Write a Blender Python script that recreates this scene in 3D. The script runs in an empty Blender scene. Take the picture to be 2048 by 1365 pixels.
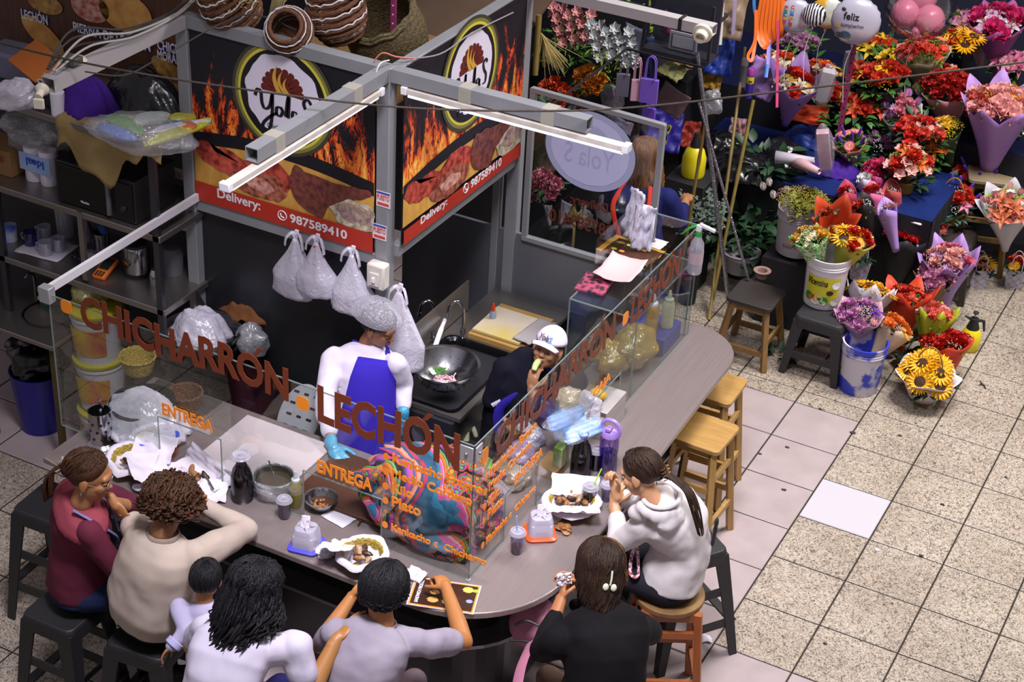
import bpy,math,random
from mathutils import Vector as V,Matrix,Euler,noise
R=math.radians;PI=math.pi
S=bpy.context.scene;COL=S.collection
# ---------------- camera, world, lights, exposure ----------------
cd=bpy.data.cameras.new('camera');cam=bpy.data.objects.new('camera',cd);COL.objects.link(cam)
cd.sensor_width=36;cd.lens=3445.558*36/2048;cd.clip_end=100
cam.location=(2.0998,-7.0025,6.2533)
CE=Euler((1.0222,-0.05064,0.48714));cam.rotation_euler=CE
S.camera=cam
S.view_settings.view_transform='Standard';S.view_settings.look='None'
S.view_settings.gamma=1;S.view_settings.use_curve_mapping=False
S.view_settings.exposure=0.45
w=bpy.data.worlds.new('world');S.world=w;w.use_nodes=True
w.node_tree.nodes['Background'].inputs[0].default_value=(0.94,0.86,0.92,1)
w.node_tree.nodes['Background'].inputs[1].default_value=0.22
def area(name,loc,target,size,power,col,sy=None,spread=180):
 l=bpy.data.lights.new(name,'AREA');l.energy=power;l.color=col;l.size=size;l.spread=R(spread)
 if sy:l.shape='RECTANGLE';l.size_y=sy
 o=bpy.data.objects.new(name,l);COL.objects.link(o);o.location=loc
 o.rotation_euler=(V(target)-V(loc)).to_track_quat('-Z','Y').to_euler();return o
area('skylight',(3.6,4.2,9.0),(1.7,2.4,0),2.4,102,(1.0,0.96,0.92),2.4,66)
area('hall_lamp',(-0.2,-2.9,7.4),(-1.2,-0.9,1.0),1.4,68,(0.96,0.92,1.0),1.4,58)
area('flower_fill_light',(0.6,2.6,6.5),(0.2,5.2,0.6),1.2,290,(1.0,0.95,0.92),1.2)  # unseen fill lamp, added to brighten the flowers
# ---------------- camera ray helpers: a picture point at a real height or on a real plane ----------------
_RM=CE.to_matrix();_CO=V(cam.location)
def _d(u,v):return _RM@V(((u-1024)/3445.558,-(v-682.5)/3445.558,-1))
def at(u,v,z):d=_d(u,v);return _CO+d*((z-_CO.z)/d.z)
def aty(u,v,y):d=_d(u,v);return _CO+d*((y-_CO.y)/d.y)
def atx(u,v,x):d=_d(u,v);return _CO+d*((x-_CO.x)/d.x)
# ---------------- materials ----------------
def lin(c):
 if isinstance(c,str):c=[int(c[i:i+2],16)/255 for i in(0,2,4)]
 return tuple(x/12.92 if x<=.04045 else((x+.055)/1.055)**2.4 for x in c)+(1,)
_M={}
def mat(name,col='808080',rough=.5,metal=0,col2=None,nscale=8,ncon=.5,bump=0,bscale=40,trans=0,alpha=1,emit=0,sss=0,coat=0,stretch=None,sheen=0,spec=None,kind='noise'):
 if name in _M:return _M[name]
 m=bpy.data.materials.new(name);m.use_nodes=True;_M[name]=m
 nt=m.node_tree;N=nt.nodes;L=nt.links;b=N['Principled BSDF']
 b.inputs['Base Color'].default_value=lin(col);b.inputs['Roughness'].default_value=rough
 b.inputs['Metallic'].default_value=metal
 if trans:b.inputs['Transmission Weight'].default_value=trans
 if alpha<1:b.inputs['Alpha'].default_value=alpha
 if sss:b.inputs['Subsurface Weight'].default_value=sss;b.inputs['Subsurface Radius'].default_value=(.02,.008,.004);b.inputs['Subsurface Scale'].default_value=1
 if coat:b.inputs['Coat Weight'].default_value=coat
 if sheen:b.inputs['Sheen Weight'].default_value=sheen
 if spec is not None:b.inputs['Specular IOR Level'].default_value=spec
 if emit:b.inputs['Emission Color'].default_value=lin(col);b.inputs['Emission Strength'].default_value=emit
 if col2 or bump:
  tc=N.new('ShaderNodeTexCoord');mp=N.new('ShaderNodeMapping');L.new(tc.outputs['Object'],mp.inputs[0])
  if stretch:mp.inputs['Scale'].default_value=stretch
 def tex(sc):
  if kind=='wave':
   n=N.new('ShaderNodeTexWave');n.inputs['Scale'].default_value=sc;n.inputs['Distortion'].default_value=6;n.inputs['Detail'].default_value=3;o=n.outputs['Fac']
  elif kind=='voronoi':
   n=N.new('ShaderNodeTexVoronoi');n.inputs['Scale'].default_value=sc;o=n.outputs['Distance']
  else:
   n=N.new('ShaderNodeTexNoise');n.inputs['Scale'].default_value=sc;n.inputs['Detail'].default_value=5;o=n.outputs['Fac']
  L.new(mp.outputs[0],n.inputs['Vector']);return o
 if col2:
  r=N.new('ShaderNodeValToRGB');L.new(tex(nscale),r.inputs[0])
  r.color_ramp.elements[0].position=.5-ncon/2;r.color_ramp.elements[1].position=.5+ncon/2
  r.color_ramp.elements[0].color=lin(col);r.color_ramp.elements[1].color=lin(col2)
  L.new(r.outputs[0],b.inputs['Base Color'])
 if bump:
  bp=N.new('ShaderNodeBump');bp.inputs['Strength'].default_value=min(1,bump);bp.inputs['Distance'].default_value=.01*max(1,bump)
  L.new(tex(bscale),bp.inputs['Height']);L.new(bp.outputs[0],b.inputs['Normal'])
 return m
def glass(name,tint='F8FBFA',refl=.03,rough=.02):
 if name in _M:return _M[name]
 m=bpy.data.materials.new(name);m.use_nodes=True;_M[name]=m
 nt=m.node_tree;N=nt.nodes;L=nt.links;N.clear()
 o=N.new('ShaderNodeOutputMaterial');mx=N.new('ShaderNodeMixShader');t=N.new('ShaderNodeBsdfTransparent');g=N.new('ShaderNodeBsdfGlossy')
 t.inputs[0].default_value=lin(tint);g.inputs['Roughness'].default_value=rough
 lw=N.new('ShaderNodeLayerWeight');lw.inputs[0].default_value=.25;ma=N.new('ShaderNodeMath');ma.operation='MULTIPLY_ADD'
 ma.inputs[1].default_value=.22;ma.inputs[2].default_value=refl
 L.new(lw.outputs['Fresnel'],ma.inputs[0]);L.new(ma.outputs[0],mx.inputs[0]);L.new(t.outputs[0],mx.inputs[1]);L.new(g.outputs[0],mx.inputs[2]);L.new(mx.outputs[0],o.inputs[0])
 return m
def film(name,col='E8E4F0',clear=.35,rough=.25,bump=.6,bscale=25,gl=.12):
 """thin plastic or tissue: part see-through, part diffuse and translucent, with a crinkled sheen"""
 if name in _M:return _M[name]
 m=bpy.data.materials.new(name);m.use_nodes=True;_M[name]=m
 nt=m.node_tree;N=nt.nodes;L=nt.links;N.clear()
 o=N.new('ShaderNodeOutputMaterial');t=N.new('ShaderNodeBsdfTransparent');d=N.new('ShaderNodeBsdfDiffuse');tl=N.new('ShaderNodeBsdfTranslucent');g=N.new('ShaderNodeBsdfGlossy')
 d.inputs[0].default_value=lin(col);tl.inputs[0].default_value=lin(col);g.inputs['Roughness'].default_value=rough
 m1=N.new('ShaderNodeMixShader');m1.inputs[0].default_value=.35;m2=N.new('ShaderNodeMixShader');m2.inputs[0].default_value=clear;m3=N.new('ShaderNodeMixShader');m3.inputs[0].default_value=gl
 L.new(d.outputs[0],m1.inputs[1]);L.new(tl.outputs[0],m1.inputs[2]);L.new(m1.outputs[0],m2.inputs[1]);L.new(t.outputs[0],m2.inputs[2])
 L.new(m2.outputs[0],m3.inputs[1]);L.new(g.outputs[0],m3.inputs[2]);L.new(m3.outputs[0],o.inputs[0])
 tc=N.new('ShaderNodeTexCoord');n=N.new('ShaderNodeTexNoise');n.inputs['Scale'].default_value=bscale;n.inputs['Detail'].default_value=3;n.inputs['Distortion'].default_value=1.5
 L.new(tc.outputs['Object'],n.inputs['Vector']);b=N.new('ShaderNodeBump');b.inputs['Strength'].default_value=bump;b.inputs['Distance'].default_value=.01
 L.new(n.outputs['Fac'],b.inputs['Height'])
 for q in(d,g,tl):L.new(b.outputs[0],q.inputs['Normal'])
 return m
 # ---------------- mesh builder ----------------
def basis(a,b):
 """3x3 whose Z runs from a to b"""
 z=(V(b)-V(a));z=z.normalized() if z.length>1e-9 else V((0,0,1))
 return z.to_track_quat('Z','Y').to_matrix()
class MB:
 def __init__(s):s.v=[];s.f=[];s.m=[]
 def add(s,vs,fs,mi=0):
  k=len(s.v);s.v+=[V(q) for q in vs];s.f+=[[k+i for i in f] for f in fs];s.m+=[mi]*len(fs);return s
 def box(s,c,d,rot=None,mi=0,taper=1):
  x,y,z=d[0]/2,d[1]/2,d[2]/2;t=taper
  vs=[V(q) for q in((-x*t,-y*t,-z),(x*t,-y*t,-z),(x*t,y*t,-z),(-x*t,y*t,-z),(-x,-y,z),(x,-y,z),(x,y,z),(-x,y,z))]
  if rot is not None:
   if not isinstance(rot,Matrix):rot=Euler(rot).to_matrix()
   vs=[rot@q for q in vs]
  return s.add([q+V(c) for q in vs],[(0,3,2,1),(4,5,6,7),(0,1,5,4),(1,2,6,5),(2,3,7,6),(3,0,4,7)],mi)
 def bar(s,a,b,wx,wy,mi=0,tw=0):
  a,b=V(a),V(b);M=basis(a,b)@Matrix.Rotation(tw,3,'Z');return s.box((a+b)/2,(wx,wy,(b-a).length),M,mi)
 def loft(s,rings,mi=0,cap=True,closed=True):
  n=len(rings[0]);vs=[q for r in rings for q in r];fs=[]
  for i in range(len(rings)-1):
   for j in range(n if closed else n-1):
    k=(j+1)%n;fs.append((i*n+j,i*n+k,(i+1)*n+k,(i+1)*n+j))
  if cap and closed:fs.append(tuple(range(n))[::-1]);fs.append(tuple((len(rings)-1)*n+j for j in range(n)))
  return s.add(vs,fs,mi)
 def lathe(s,prof,o=(0,0,0),n=24,M=None,mi=0,cap=False,sx=1,sy=1,wob=0,seed=0):
  o=V(o);rings=[]
  for i,(r,z) in enumerate(prof):
   ring=[]
   for j in range(n):
    t=2*PI*j/n;rr=r*(1+(wob*noise.noise(V((math.cos(t)*1.5+seed,math.sin(t)*1.5,i*.7))) if wob else 0))
    q=V((rr*math.cos(t)*sx,rr*math.sin(t)*sy,z));ring.append(o+(M@q if M is not None else q))
   rings.append(ring)
  return s.loft(rings,mi,cap)
 def cyl(s,a,b,r,r2=None,n=16,mi=0):
  M=basis(a,b);r2=r if r2 is None else r2
  return s.lathe([(r,0),(r2,(V(b)-V(a)).length)],a,n,M,mi,True)
 def tube(s,pts,r,n=8,mi=0,flat=1,closed=False):
  pts=[V(q) for q in pts];k=len(pts);rings=[];up=None
  for i,q in enumerate(pts):
   t=(pts[min(i+1,k-1)]-pts[max(i-1,0)]).normalized() if not closed else(pts[(i+1)%k]-pts[i-1]).normalized()
   if up is None:up=t.orthogonal().normalized()
   up=(up-t*up.dot(t));up=up.normalized() if up.length>1e-6 else t.orthogonal().normalized()
   sd=t.cross(up);rr=r[i] if isinstance(r,(list,tuple)) else r
   rings.append([q+up*(rr*math.cos(2*PI*j/n))+sd*(rr*flat*math.sin(2*PI*j/n)) for j in range(n)])
  if closed:rings.append(rings[0]);return s.loft(rings,mi,False)
  return s.loft(rings,mi,True)
 def ell(s,c,r,M=None,nu=12,nv=8,mi=0,dis=0,fr=6,seed=0):
  c=V(c);r=V((r,r,r)) if not hasattr(r,'__len__') else V(r);rings=[]
  for i in range(nv+1):
   ph=PI*i/nv;ring=[]
   for j in range(nu):
    t=2*PI*j/nu;q=V((math.sin(ph)*math.cos(t),math.sin(ph)*math.sin(t),-math.cos(ph)))
    k=1+(dis*noise.noise(q*fr*.3+V((seed,seed*.7,0))) if dis else 0)
    q=V((q.x*r.x,q.y*r.y,q.z*r.z))*k;ring.append(c+(M@q if M is not None else q))
   rings.append(ring)
  return s.loft(rings,mi,False)
 def prism(s,pts,d,mi=0):
  """extrude a 3D polygon along d"""
  pts=[V(q) for q in pts];n=len(pts);d=V(d)
  return s.add(pts+[q+d for q in pts],[tuple(range(n)),tuple(range(n,2*n))[::-1]]+[((i+1)%n,i,n+i,n+(i+1)%n) for i in range(n)],mi)
 def grid(s,fn,nu,nv,mi=0):
  return s.add([fn(i/nu,j/nv) for j in range(nv+1) for i in range(nu+1)],[(j*(nu+1)+i,j*(nu+1)+i+1,(j+1)*(nu+1)+i+1,(j+1)*(nu+1)+i) for j in range(nv) for i in range(nu)],mi)
 def xf(s,M,k=0):
  M=M.to_4x4();s.v=s.v[:k]+[M@q for q in s.v[k:]];return s
 def build(s,name,mats,parent=None,label=None,smooth=True,bevel=0,solid=0,remesh=0,smo=0,sub=0,kind=None,keep=False,auto=40,crumple=None):
  me=bpy.data.meshes.new(name)
  off=V((0,0,0))
  if parent is None and not keep and s.v:
   xs=[q.x for q in s.v];ys=[q.y for q in s.v];off=V(((min(xs)+max(xs))/2,(min(ys)+max(ys))/2,min(q.z for q in s.v)))
  me.from_pydata([q-off for q in s.v],[],s.f);me.validate();me.update()
  for m in(mats if isinstance(mats,(list,tuple)) else[mats]):me.materials.append(m)
  if len(me.polygons)==len(s.m):me.polygons.foreach_set('material_index',s.m)
  if smooth:
   me.polygons.foreach_set('use_smooth',[True]*len(me.polygons))
   if not remesh and auto<180:
    try:me.set_sharp_from_angle(angle=R(auto))
    except Exception:pass
  o=bpy.data.objects.new(name,me);COL.objects.link(o);o.location=off
  if parent is not None:par(o,parent)
  if remesh:q=o.modifiers.new('r','REMESH');q.mode='VOXEL';q.voxel_size=remesh;q.use_smooth_shade=True
  if smo:q=o.modifiers.new('s','SMOOTH');q.factor=.5;q.iterations=smo
  if bevel:q=o.modifiers.new('b','BEVEL');q.width=bevel;q.segments=2;q.limit_method='ANGLE';q.angle_limit=R(35)
  if sub:q=o.modifiers.new('u','SUBSURF');q.levels=sub;q.render_levels=sub
  if solid:q=o.modifiers.new('t','SOLIDIFY');q.thickness=solid;q.offset=0
  if crumple:
   tx=bpy.data.textures.new(name,'CLOUDS');tx.noise_scale=crumple[1];tx.noise_depth=1
   q=o.modifiers.new('d','DISPLACE');q.texture=tx;q.strength=crumple[0];q.mid_level=.5
  if label:o['label']=label
  if kind:o['kind']=kind
  return o
def wm(o):
 M=Matrix.Translation(o.location)@o.rotation_euler.to_matrix().to_4x4()@Matrix.Diagonal((*o.scale,1))
 if o.parent:M=wm(o.parent)@o.matrix_parent_inverse@M
 return M
_CH={}
def par(o,p):o.parent=p;o.matrix_parent_inverse=wm(p).inverted();_CH.setdefault(p.name,[]).append(o)
def tag(o,label,cat,group=None):
 o['label']=label;o['category']=cat
 if group:o['group']=group
 return o
def thing(name,label,cat,loc=(0,0,0),rz=0,group=None):
 o=bpy.data.objects.new(name,None);COL.objects.link(o);o.location=loc;o.rotation_euler=(0,0,rz);o.empty_display_size=.1
 return tag(o,label,cat,group)
def dup(o,loc=None,rot=None,sc=None,label=None,group=None,parent=None):
 c=o.copy();COL.objects.link(c)
 if parent is not None:c.parent=parent;_CH.setdefault(parent.name,[]).append(c)
 if loc is not None:c.location=loc
 if rot is not None:c.rotation_euler=rot if hasattr(rot,'__len__') else(0,0,rot)
 if sc is not None:c.scale=(sc,)*3 if not hasattr(sc,'__len__') else sc
 if label:c['label']=label
 if group:c['group']=group
 for ch in list(_CH.get(o.name,())):dup(ch,parent=c)
 return c
class Tmp(MB):
 pass
def txt(s,size=1,bold=0,ext=.001,align='LEFT',shear=0,space=1,res=3):
 """lettering as (verts, faces) flat in XY, extruded along +Z"""
 c=bpy.data.curves.new('t','FONT');c.body=s;c.size=size;c.offset=bold;c.extrude=ext;c.align_x=align;c.shear=shear;c.space_character=space;c.resolution_u=res
 o=bpy.data.objects.new('t',c);COL.objects.link(o)
 me=bpy.data.meshes.new_from_object(o,depsgraph=None) if False else o.to_mesh()
 r=([V(v.co) for v in me.vertices],[tuple(p.vertices) for p in me.polygons])
 o.to_mesh_clear();bpy.data.objects.remove(o);bpy.data.curves.remove(c);return r
def put(mb,vf,o,ux,uy,mi=0,fn=None,fit=None):
 """place flat lettering at o with its x along ux and y along uy; fit=(w,h) scales the writing to that box"""
 vs,fs=vf;ux=V(ux).normalized();uy=V(uy).normalized();uz=ux.cross(uy)
 if fit:
  x0,x1=min(q.x for q in vs),max(q.x for q in vs);y0,y1=min(q.y for q in vs),max(q.y for q in vs)
  kx=fit[0]/(x1-x0);ky=(fit[1]/(y1-y0)) if fit[1] else kx
  vs=[V(((q.x-x0)*kx,(q.y-y0)*ky,q.z)) for q in vs]
 if fn:vs=[fn(q) for q in vs]
 return mb.add([V(o)+ux*q.x+uy*q.y+uz*q.z for q in vs],fs,mi)
def rrect(cx,cy,w,h,r,z=0,n=5):
 o=[]
 for(sx,sy,a) in((1,1,0),(-1,1,90),(-1,-1,180),(1,-1,270)):
  for i in range(n+1):
   t=R(a+90*i/n);o.append(V((cx+sx*(w/2-r)+r*math.cos(t),cy+sy*(h/2-r)+r*math.sin(t),z)))
 return o
def spl(pts,n=8):
 """smooth curve through points"""
 pts=[V(p) for p in pts];o=[]
 for i in range(len(pts)-1):
  p0,p1,p2,p3=pts[max(i-1,0)],pts[i],pts[i+1],pts[min(i+2,len(pts)-1)]
  for k in range(n):
   t=k/n;o.append(.5*((2*p1)+(p2-p0)*t+(2*p0-5*p1+4*p2-p3)*t*t+(3*p1-p0-3*p2+p3)*t**3))
 return o+[pts[-1]]
 # ---------------- materials shared by the place ----------------
steel=mat('steel','9A9490',.34,.9,bump=.05,bscale=4,stretch=(1,60,1))
steel_dk=mat('steel_dark','4A4A50',.38,.85,'5C5C62',3,.8)
post_m=mat('painted_steel','96979C',.45,.3,'828488',5,.9)
white_m=mat('white_enamel','D9D6DC',.4,.1)
black_p=mat('black_plastic','1B1B1E',.5,0,bump=.25,bscale=220)
wood_l=mat('light_wood','B28C50',.45,0,'8E6A36',5,.8,stretch=(1,9,1))
wood_r=mat('red_wood','9C5524',.45,0,'7E421B',6,.9,stretch=(4,4,.6))
wood_o=mat('old_wood','8F6B3A',.6,0,'5E4526',9,.9,stretch=(4,4,.8))
pane=glass('pane_glass');edge_g=mat('glass_edge','7E8C8A',.2,0,alpha=.7)
orange_p=mat('orange_paint','F08A1E',.5);brown_p=mat('brown_paint','6E2E14',.5);black_m=mat('black_paint','0E0D16',.5)
white_p=mat('white_plastic','DEDCE4',.4,0);grey_p=mat('grey_plastic','8C8C92',.5)
# ---------------- floor: separate tile faces over a grout bed ----------------
def floor():
 T=.45;mb=MB();mb.box((-2,3,-.03),(16,24,.05),mi=3)
 rnd=random.Random(3)
 def tile(x0,y0,x1,y1,mi):
  g=.0045;b=.004
  a=[V((x0+g,y0+g,-.004)),V((x1-g,y0+g,-.004)),V((x1-g,y1-g,-.004)),V((x0+g,y1-g,-.004))]
  c=[V((x0+g+b,y0+g+b,0)),V((x1-g-b,y0+g+b,0)),V((x1-g-b,y1-g-b,0)),V((x0+g+b,y1-g-b,0))]
  dz=rnd.uniform(-.0008,.0008)
  for q in c:q.z+=dz
  mb.add(a+c,[(4,5,6,7),(0,1,5,4),(1,2,6,5),(2,3,7,6),(3,0,4,7)],mi)
 for i in range(-20,13):
  if i>=0:
   for j in range(-10,30):tile(i*T,j*T,(i+1)*T,(j+1)*T,2 if(i,j)==(0,3) else(1 if j<0 else 0))
  elif i>=-6:
   for j in range(-5,6):tile(i*T,(j-.36)*T,(i+1)*T,(j+.64)*T,1)
   tile(i*T,5.64*T,(i+1)*T,6*T,0)
   for j in range(6,30):tile(i*T,j*T,(i+1)*T,(j+1)*T,0)
   for j in range(-12,-5):tile(i*T,(j-.36)*T,(i+1)*T,(j+.64)*T,0)
  else:
   for j in range(-12,30):tile((i-.05)*T,(j-.45)*T,(i+.95)*T,(j+.55)*T,(0 if j<-1 else 1))
 sp=bpy.data.materials.new('speckled_tile');sp.use_nodes=True
 N=sp.node_tree.nodes;L=sp.node_tree.links;b=N['Principled BSDF'];tc=N.new('ShaderNodeTexCoord')
 n=N.new('ShaderNodeTexNoise');n.inputs['Scale'].default_value=48;n.inputs['Detail'].default_value=1;n.inputs['Distortion'].default_value=1.2;L.new(tc.outputs['Object'],n.inputs['Vector'])
 a=N.new('ShaderNodeMath');a.operation='SUBTRACT';a.inputs[1].default_value=.5;L.new(n.outputs['Fac'],a.inputs[0])
 c=N.new('ShaderNodeMath');c.operation='ABSOLUTE';L.new(a.outputs[0],c.inputs[0])
 r=N.new('ShaderNodeValToRGB');L.new(c.outputs[0],r.inputs[0]);e=r.color_ramp.elements
 e[0].position=.008;e[0].color=lin('4E463E');e[1].position=.075;e[1].color=lin('B2A698')
 n2=N.new('ShaderNodeTexNoise');n2.inputs['Scale'].default_value=1.6;n2.inputs['Detail'].default_value=4;L.new(tc.outputs['Object'],n2.inputs['Vector'])
 mx=N.new('ShaderNodeMix');mx.data_type='RGBA';mx.blend_type='MULTIPLY';mx.inputs[0].default_value=.6
 r2=N.new('ShaderNodeValToRGB');r2.color_ramp.elements[0].position=.3;r2.color_ramp.elements[0].color=(.62,.57,.53,1);r2.color_ramp.elements[1].position=.6;r2.color_ramp.elements[1].color=(1,1,1,1)
 L.new(n2.outputs['Fac'],r2.inputs[0]);L.new(r.outputs[0],mx.inputs[6]);L.new(r2.outputs[0],mx.inputs[7]);L.new(mx.outputs[2],b.inputs['Base Color']);b.inputs['Roughness'].default_value=.32
 pale=mat('pale_tile','A89A9B',.3,0,'948686',5,.7)
 wt=mat('plain_white_tile','B4B0B8',.25)
 gr=mat('grout','211A16',.9)
 mb.build('floor',[sp,pale,wt,gr],kind='structure',smooth=False,keep=True)
floor()
# ---------------- stall frame ----------------
ZT=2.87
fr=thing('stall_frame','grey steel tube frame that carries the two flame banners','frame',(-2.13,0,0))
def post(x,y,w=.075,z0=0,z1=ZT,name='post',m=post_m,p=fr):MB().box((x,y,(z0+z1)/2),(w,w,z1-z0)).build(name,m,p,bevel=.004)
def hollow(a,b,w,h,name,p,m=post_m,t=.004):
 """square tube open at its far end"""
 a,b=V(a),V(b);M=basis(a,b);mb=MB();rings=[]
 for q,s_ in((a,1),(b,1),(b,1-2*t/w),(b+(a-b)*.6,1-2*t/w)):
  rings.append([q+M@V((sx*w/2*s_,sy*h/2*s_,0)) for sx,sy in((-1,-1),(1,-1),(1,1),(-1,1))])
 mb.loft(rings);return mb.build(name,m,p,smooth=False)
post(-3.4,.0);post(-2.13,0);post(-2.09,1.44)
post(-2.2,1.44,.05,0,2.2)
for z in(ZT-.035,1.745):MB().box((-2.765,0,z),(1.2,.07 if z>2 else .05,.07)).build('beam',post_m,fr,bevel=.003)
for z in(ZT-.035,1.80):MB().box((-2.09,.72,z),(.07 if z>2 else .05,1.37,.07)).build('beam',post_m,fr,bevel=.003)
hollow((-2.13,-.04,ZT-.035),(-2.13,-1.18,ZT-.035),.07,.07,'cantilever_arm',fr)
hollow((-2.09,0,ZT-.035),(-.99,0,ZT-.035),.07,.07,'cantilever_arm',fr)
hollow((-3.4,-.04,ZT-.035),(-3.4,-1.08,ZT-.035),.08,.07,'cantilever_arm',fr,mat('dusty_white_steel','B9B4B6',.5,.3))
MB().box((-3.345,-.66,1.80),(.022,1.3,.045)).build('white_rail',white_m,fr,label='white painted rail running to the glass corner')
MB().box((-3.32,-1.32,1.80),(.07,.05,.09)).build('corner_bracket',mat('bracket','B9B9BC',.4,.6),fr,bevel=.004)
tape_m=film('clear_tape','D8D2C0',.45,.3,.3,60)
for(a,b) in(((-2.13,-.33,0),1),((-2.13,-1.0,0),1),((-1.66,0,0),0),((-1.2,0,0),0)):
 MB().box((a[0],a[1],ZT-.045),(.076,.07,.1) if b else(.07,.076,.1)).build('tape',tape_m,fr)
 # fluorescent tubes under the two arms
def tube_light(a,b,lab,xdir):
 a,b=V(a),V(b);d=(b-a).normalized();t=thing('tube_light',lab,'lamp',(a+b)/2,0,None)
 MB().bar(a,b,.05,.028).build('housing',mat('lamp_housing','D8D2CC',.45,.1,'B4A89C',12,.6),t,bevel=.003)
 side=V((0,0,1)).cross(d)
 MB().tube([a+d*.03+V((0,0,-.028)),b-d*.03+V((0,0,-.028))],.012,10).build('fluorescent_tube',mat('tube_glow','F4F2FF',.3,emit=.7),t)
 for q,s in((a,-1),(b,1)):MB().bar(q-d*s*.03,q+d*s*.004,.056,.042).build('end_cap',white_p,t,bevel=.004)
tube_light((-2.11,-.1,ZT-.095),(-2.11,-1.42,ZT-.095),'slim white tube lamp taped under the beam crossing the left banner',0)
tube_light((-2.02,-.02,ZT-.095),(-.765,-.02,ZT-.095),'slim white tube lamp taped under the beam that ends before the oval sticker',1)
# stickers, fuse box on the centre post
st_m=mat('sticker','D8CFD8',.5);st_r=mat('sticker_red','C0463C',.5);st_b=mat('sticker_blue','3A4C9A',.5)
for n_,(x,z) in enumerate(((-2.15,2.13),(-2.17,1.93))):
 o=tag(MB().build('s',st_m) if False else MB().box((x+.03,-.0385-.001,z),(.085,.002,.09)).build('sticker',st_m,label=None),('upper' if n_==0 else 'lower')+' red and white sticker pasted on the centre post','sticker')
 mb=MB();put(mb,txt('PUESTO',1,.02),(x-.008,-.0412,z-.005),(1,0,0),(0,0,1),fit=(.076,.03));mb.box((x+.03,-.041,z-.028),(.07,.001,.016));mb.build('lettering',st_r,o)
 MB().box((x+.03,-.041,z+.036),(.08,.001,.012)).build('stripe',st_b,o)
fb=thing('switch_box','beige plastic switch box taped low on the centre post','switch box',(-2.13,-.09,1.63))
fm=mat('beige_plastic','CFC8C0',.45);MB().box((-2.125,-.075,1.69),(.11,.07,.15)).build('box',fm,fb,bevel=.012);MB().box((-2.125,-.115,1.68),(.06,.012,.08)).build('cover',fm,fb,bevel=.004);MB().box((-2.125,-.125,1.68),(.02,.012,.03)).build('switch',white_p,fb,bevel=.002)
# ---------------- banners ----------------
ink=mat('banner_black','100E18',.45);paper_w=mat('banner_white','D8D2E2',.5);glow_y=mat('banner_yellow','C9BE3A',.5);gold_m=mat('banner_gold','C89A3C',.5);red_b=mat('banner_red','A82A18',.5);maroon=mat('banner_maroon','5E1A10',.5)
fl1=mat('flame_red','9A2A10',.5,0,'E05A22',14,.5,stretch=(1,1,.4));fl2=mat('flame_orange','D8602A',.5,0,'F0A038',18,.5,stretch=(1,1,.4));fl3=mat('flame_yellow','E0A040',.5,0,'EAD878',18,.4,stretch=(1,1,.4))
plank=mat('printed_planks','D8A850',.5,0,'B07A30',6,.6,stretch=(3,3,1));meat1=mat('printed_meat','6A100C',.35,0,'D05A48',24,.35);meat2=mat('printed_roast','3E0E0A',.35,0,'C07058',28,.4);meat_w=mat('printed_shine','E0B0A0',.4,0,'9A3A2A',30,.4);leafg=mat('printed_bowl','D8D4B8',.5,0,'7A5A4A',28,.4)
def flame_print(z0):
 m=bpy.data.materials.new('flame_print');m.use_nodes=True;N=m.node_tree.nodes;L=m.node_tree.links;b=N['Principled BSDF'];b.inputs['Roughness'].default_value=.5
 tc=N.new('ShaderNodeTexCoord');sp=N.new('ShaderNodeSeparateXYZ');L.new(tc.outputs['Object'],sp.inputs[0])
 def M(op,a,b_=None,c=None):
  n=N.new('ShaderNodeMath');n.operation=op
  for i,q in enumerate((a,b_,c)):
   if q is None:continue
   if isinstance(q,(int,float)):n.inputs[i].default_value=q
   else:L.new(q,n.inputs[i])
  return n.outputs[0]
 u=M('ADD',sp.outputs[0],sp.outputs[1]);h=M('SUBTRACT',sp.outputs[2],z0)
 cb=N.new('ShaderNodeCombineXYZ');L.new(M('MULTIPLY',u,7.5),cb.inputs[0]);L.new(M('MULTIPLY',h,2.6),cb.inputs[1])
 n1=N.new('ShaderNodeTexNoise');n1.inputs['Scale'].default_value=1;n1.inputs['Detail'].default_value=3;n1.inputs['Distortion'].default_value=1.6;L.new(cb.outputs[0],n1.inputs['Vector'])
 n2=N.new('ShaderNodeTexNoise');n2.inputs['Scale'].default_value=3.1;n2.inputs['Detail'].default_value=2;n2.inputs['Distortion'].default_value=2.2;L.new(cb.outputs[0],n2.inputs['Vector'])
 rg=M('SUBTRACT',.34,M('MULTIPLY',M('ABSOLUTE',M('SUBTRACT',n2.outputs['Fac'],.5)),3.0))
 f=M('ADD',M('MULTIPLY_ADD',n1.outputs['Fac'],1.7,-.47),M('MULTIPLY',rg,.55));f=M('SUBTRACT',f,M('MULTIPLY',M('MAXIMUM',h,-.02),1.25))
 r=N.new('ShaderNodeValToRGB');L.new(f,r.inputs[0]);e=r.color_ramp.elements;e[0].position=.12;e[0].color=lin('100E18');e[1].position=.8;e[1].color=lin('F0DC80')
 for p_,c_ in((.17,'6A180C'),(.27,'C83A14'),(.40,'E87A2A'),(.58,'ECB84A')):q=e.new(p_);q.color=lin(c_)
 L.new(r.outputs[0],b.inputs['Base Color']);return m
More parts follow.
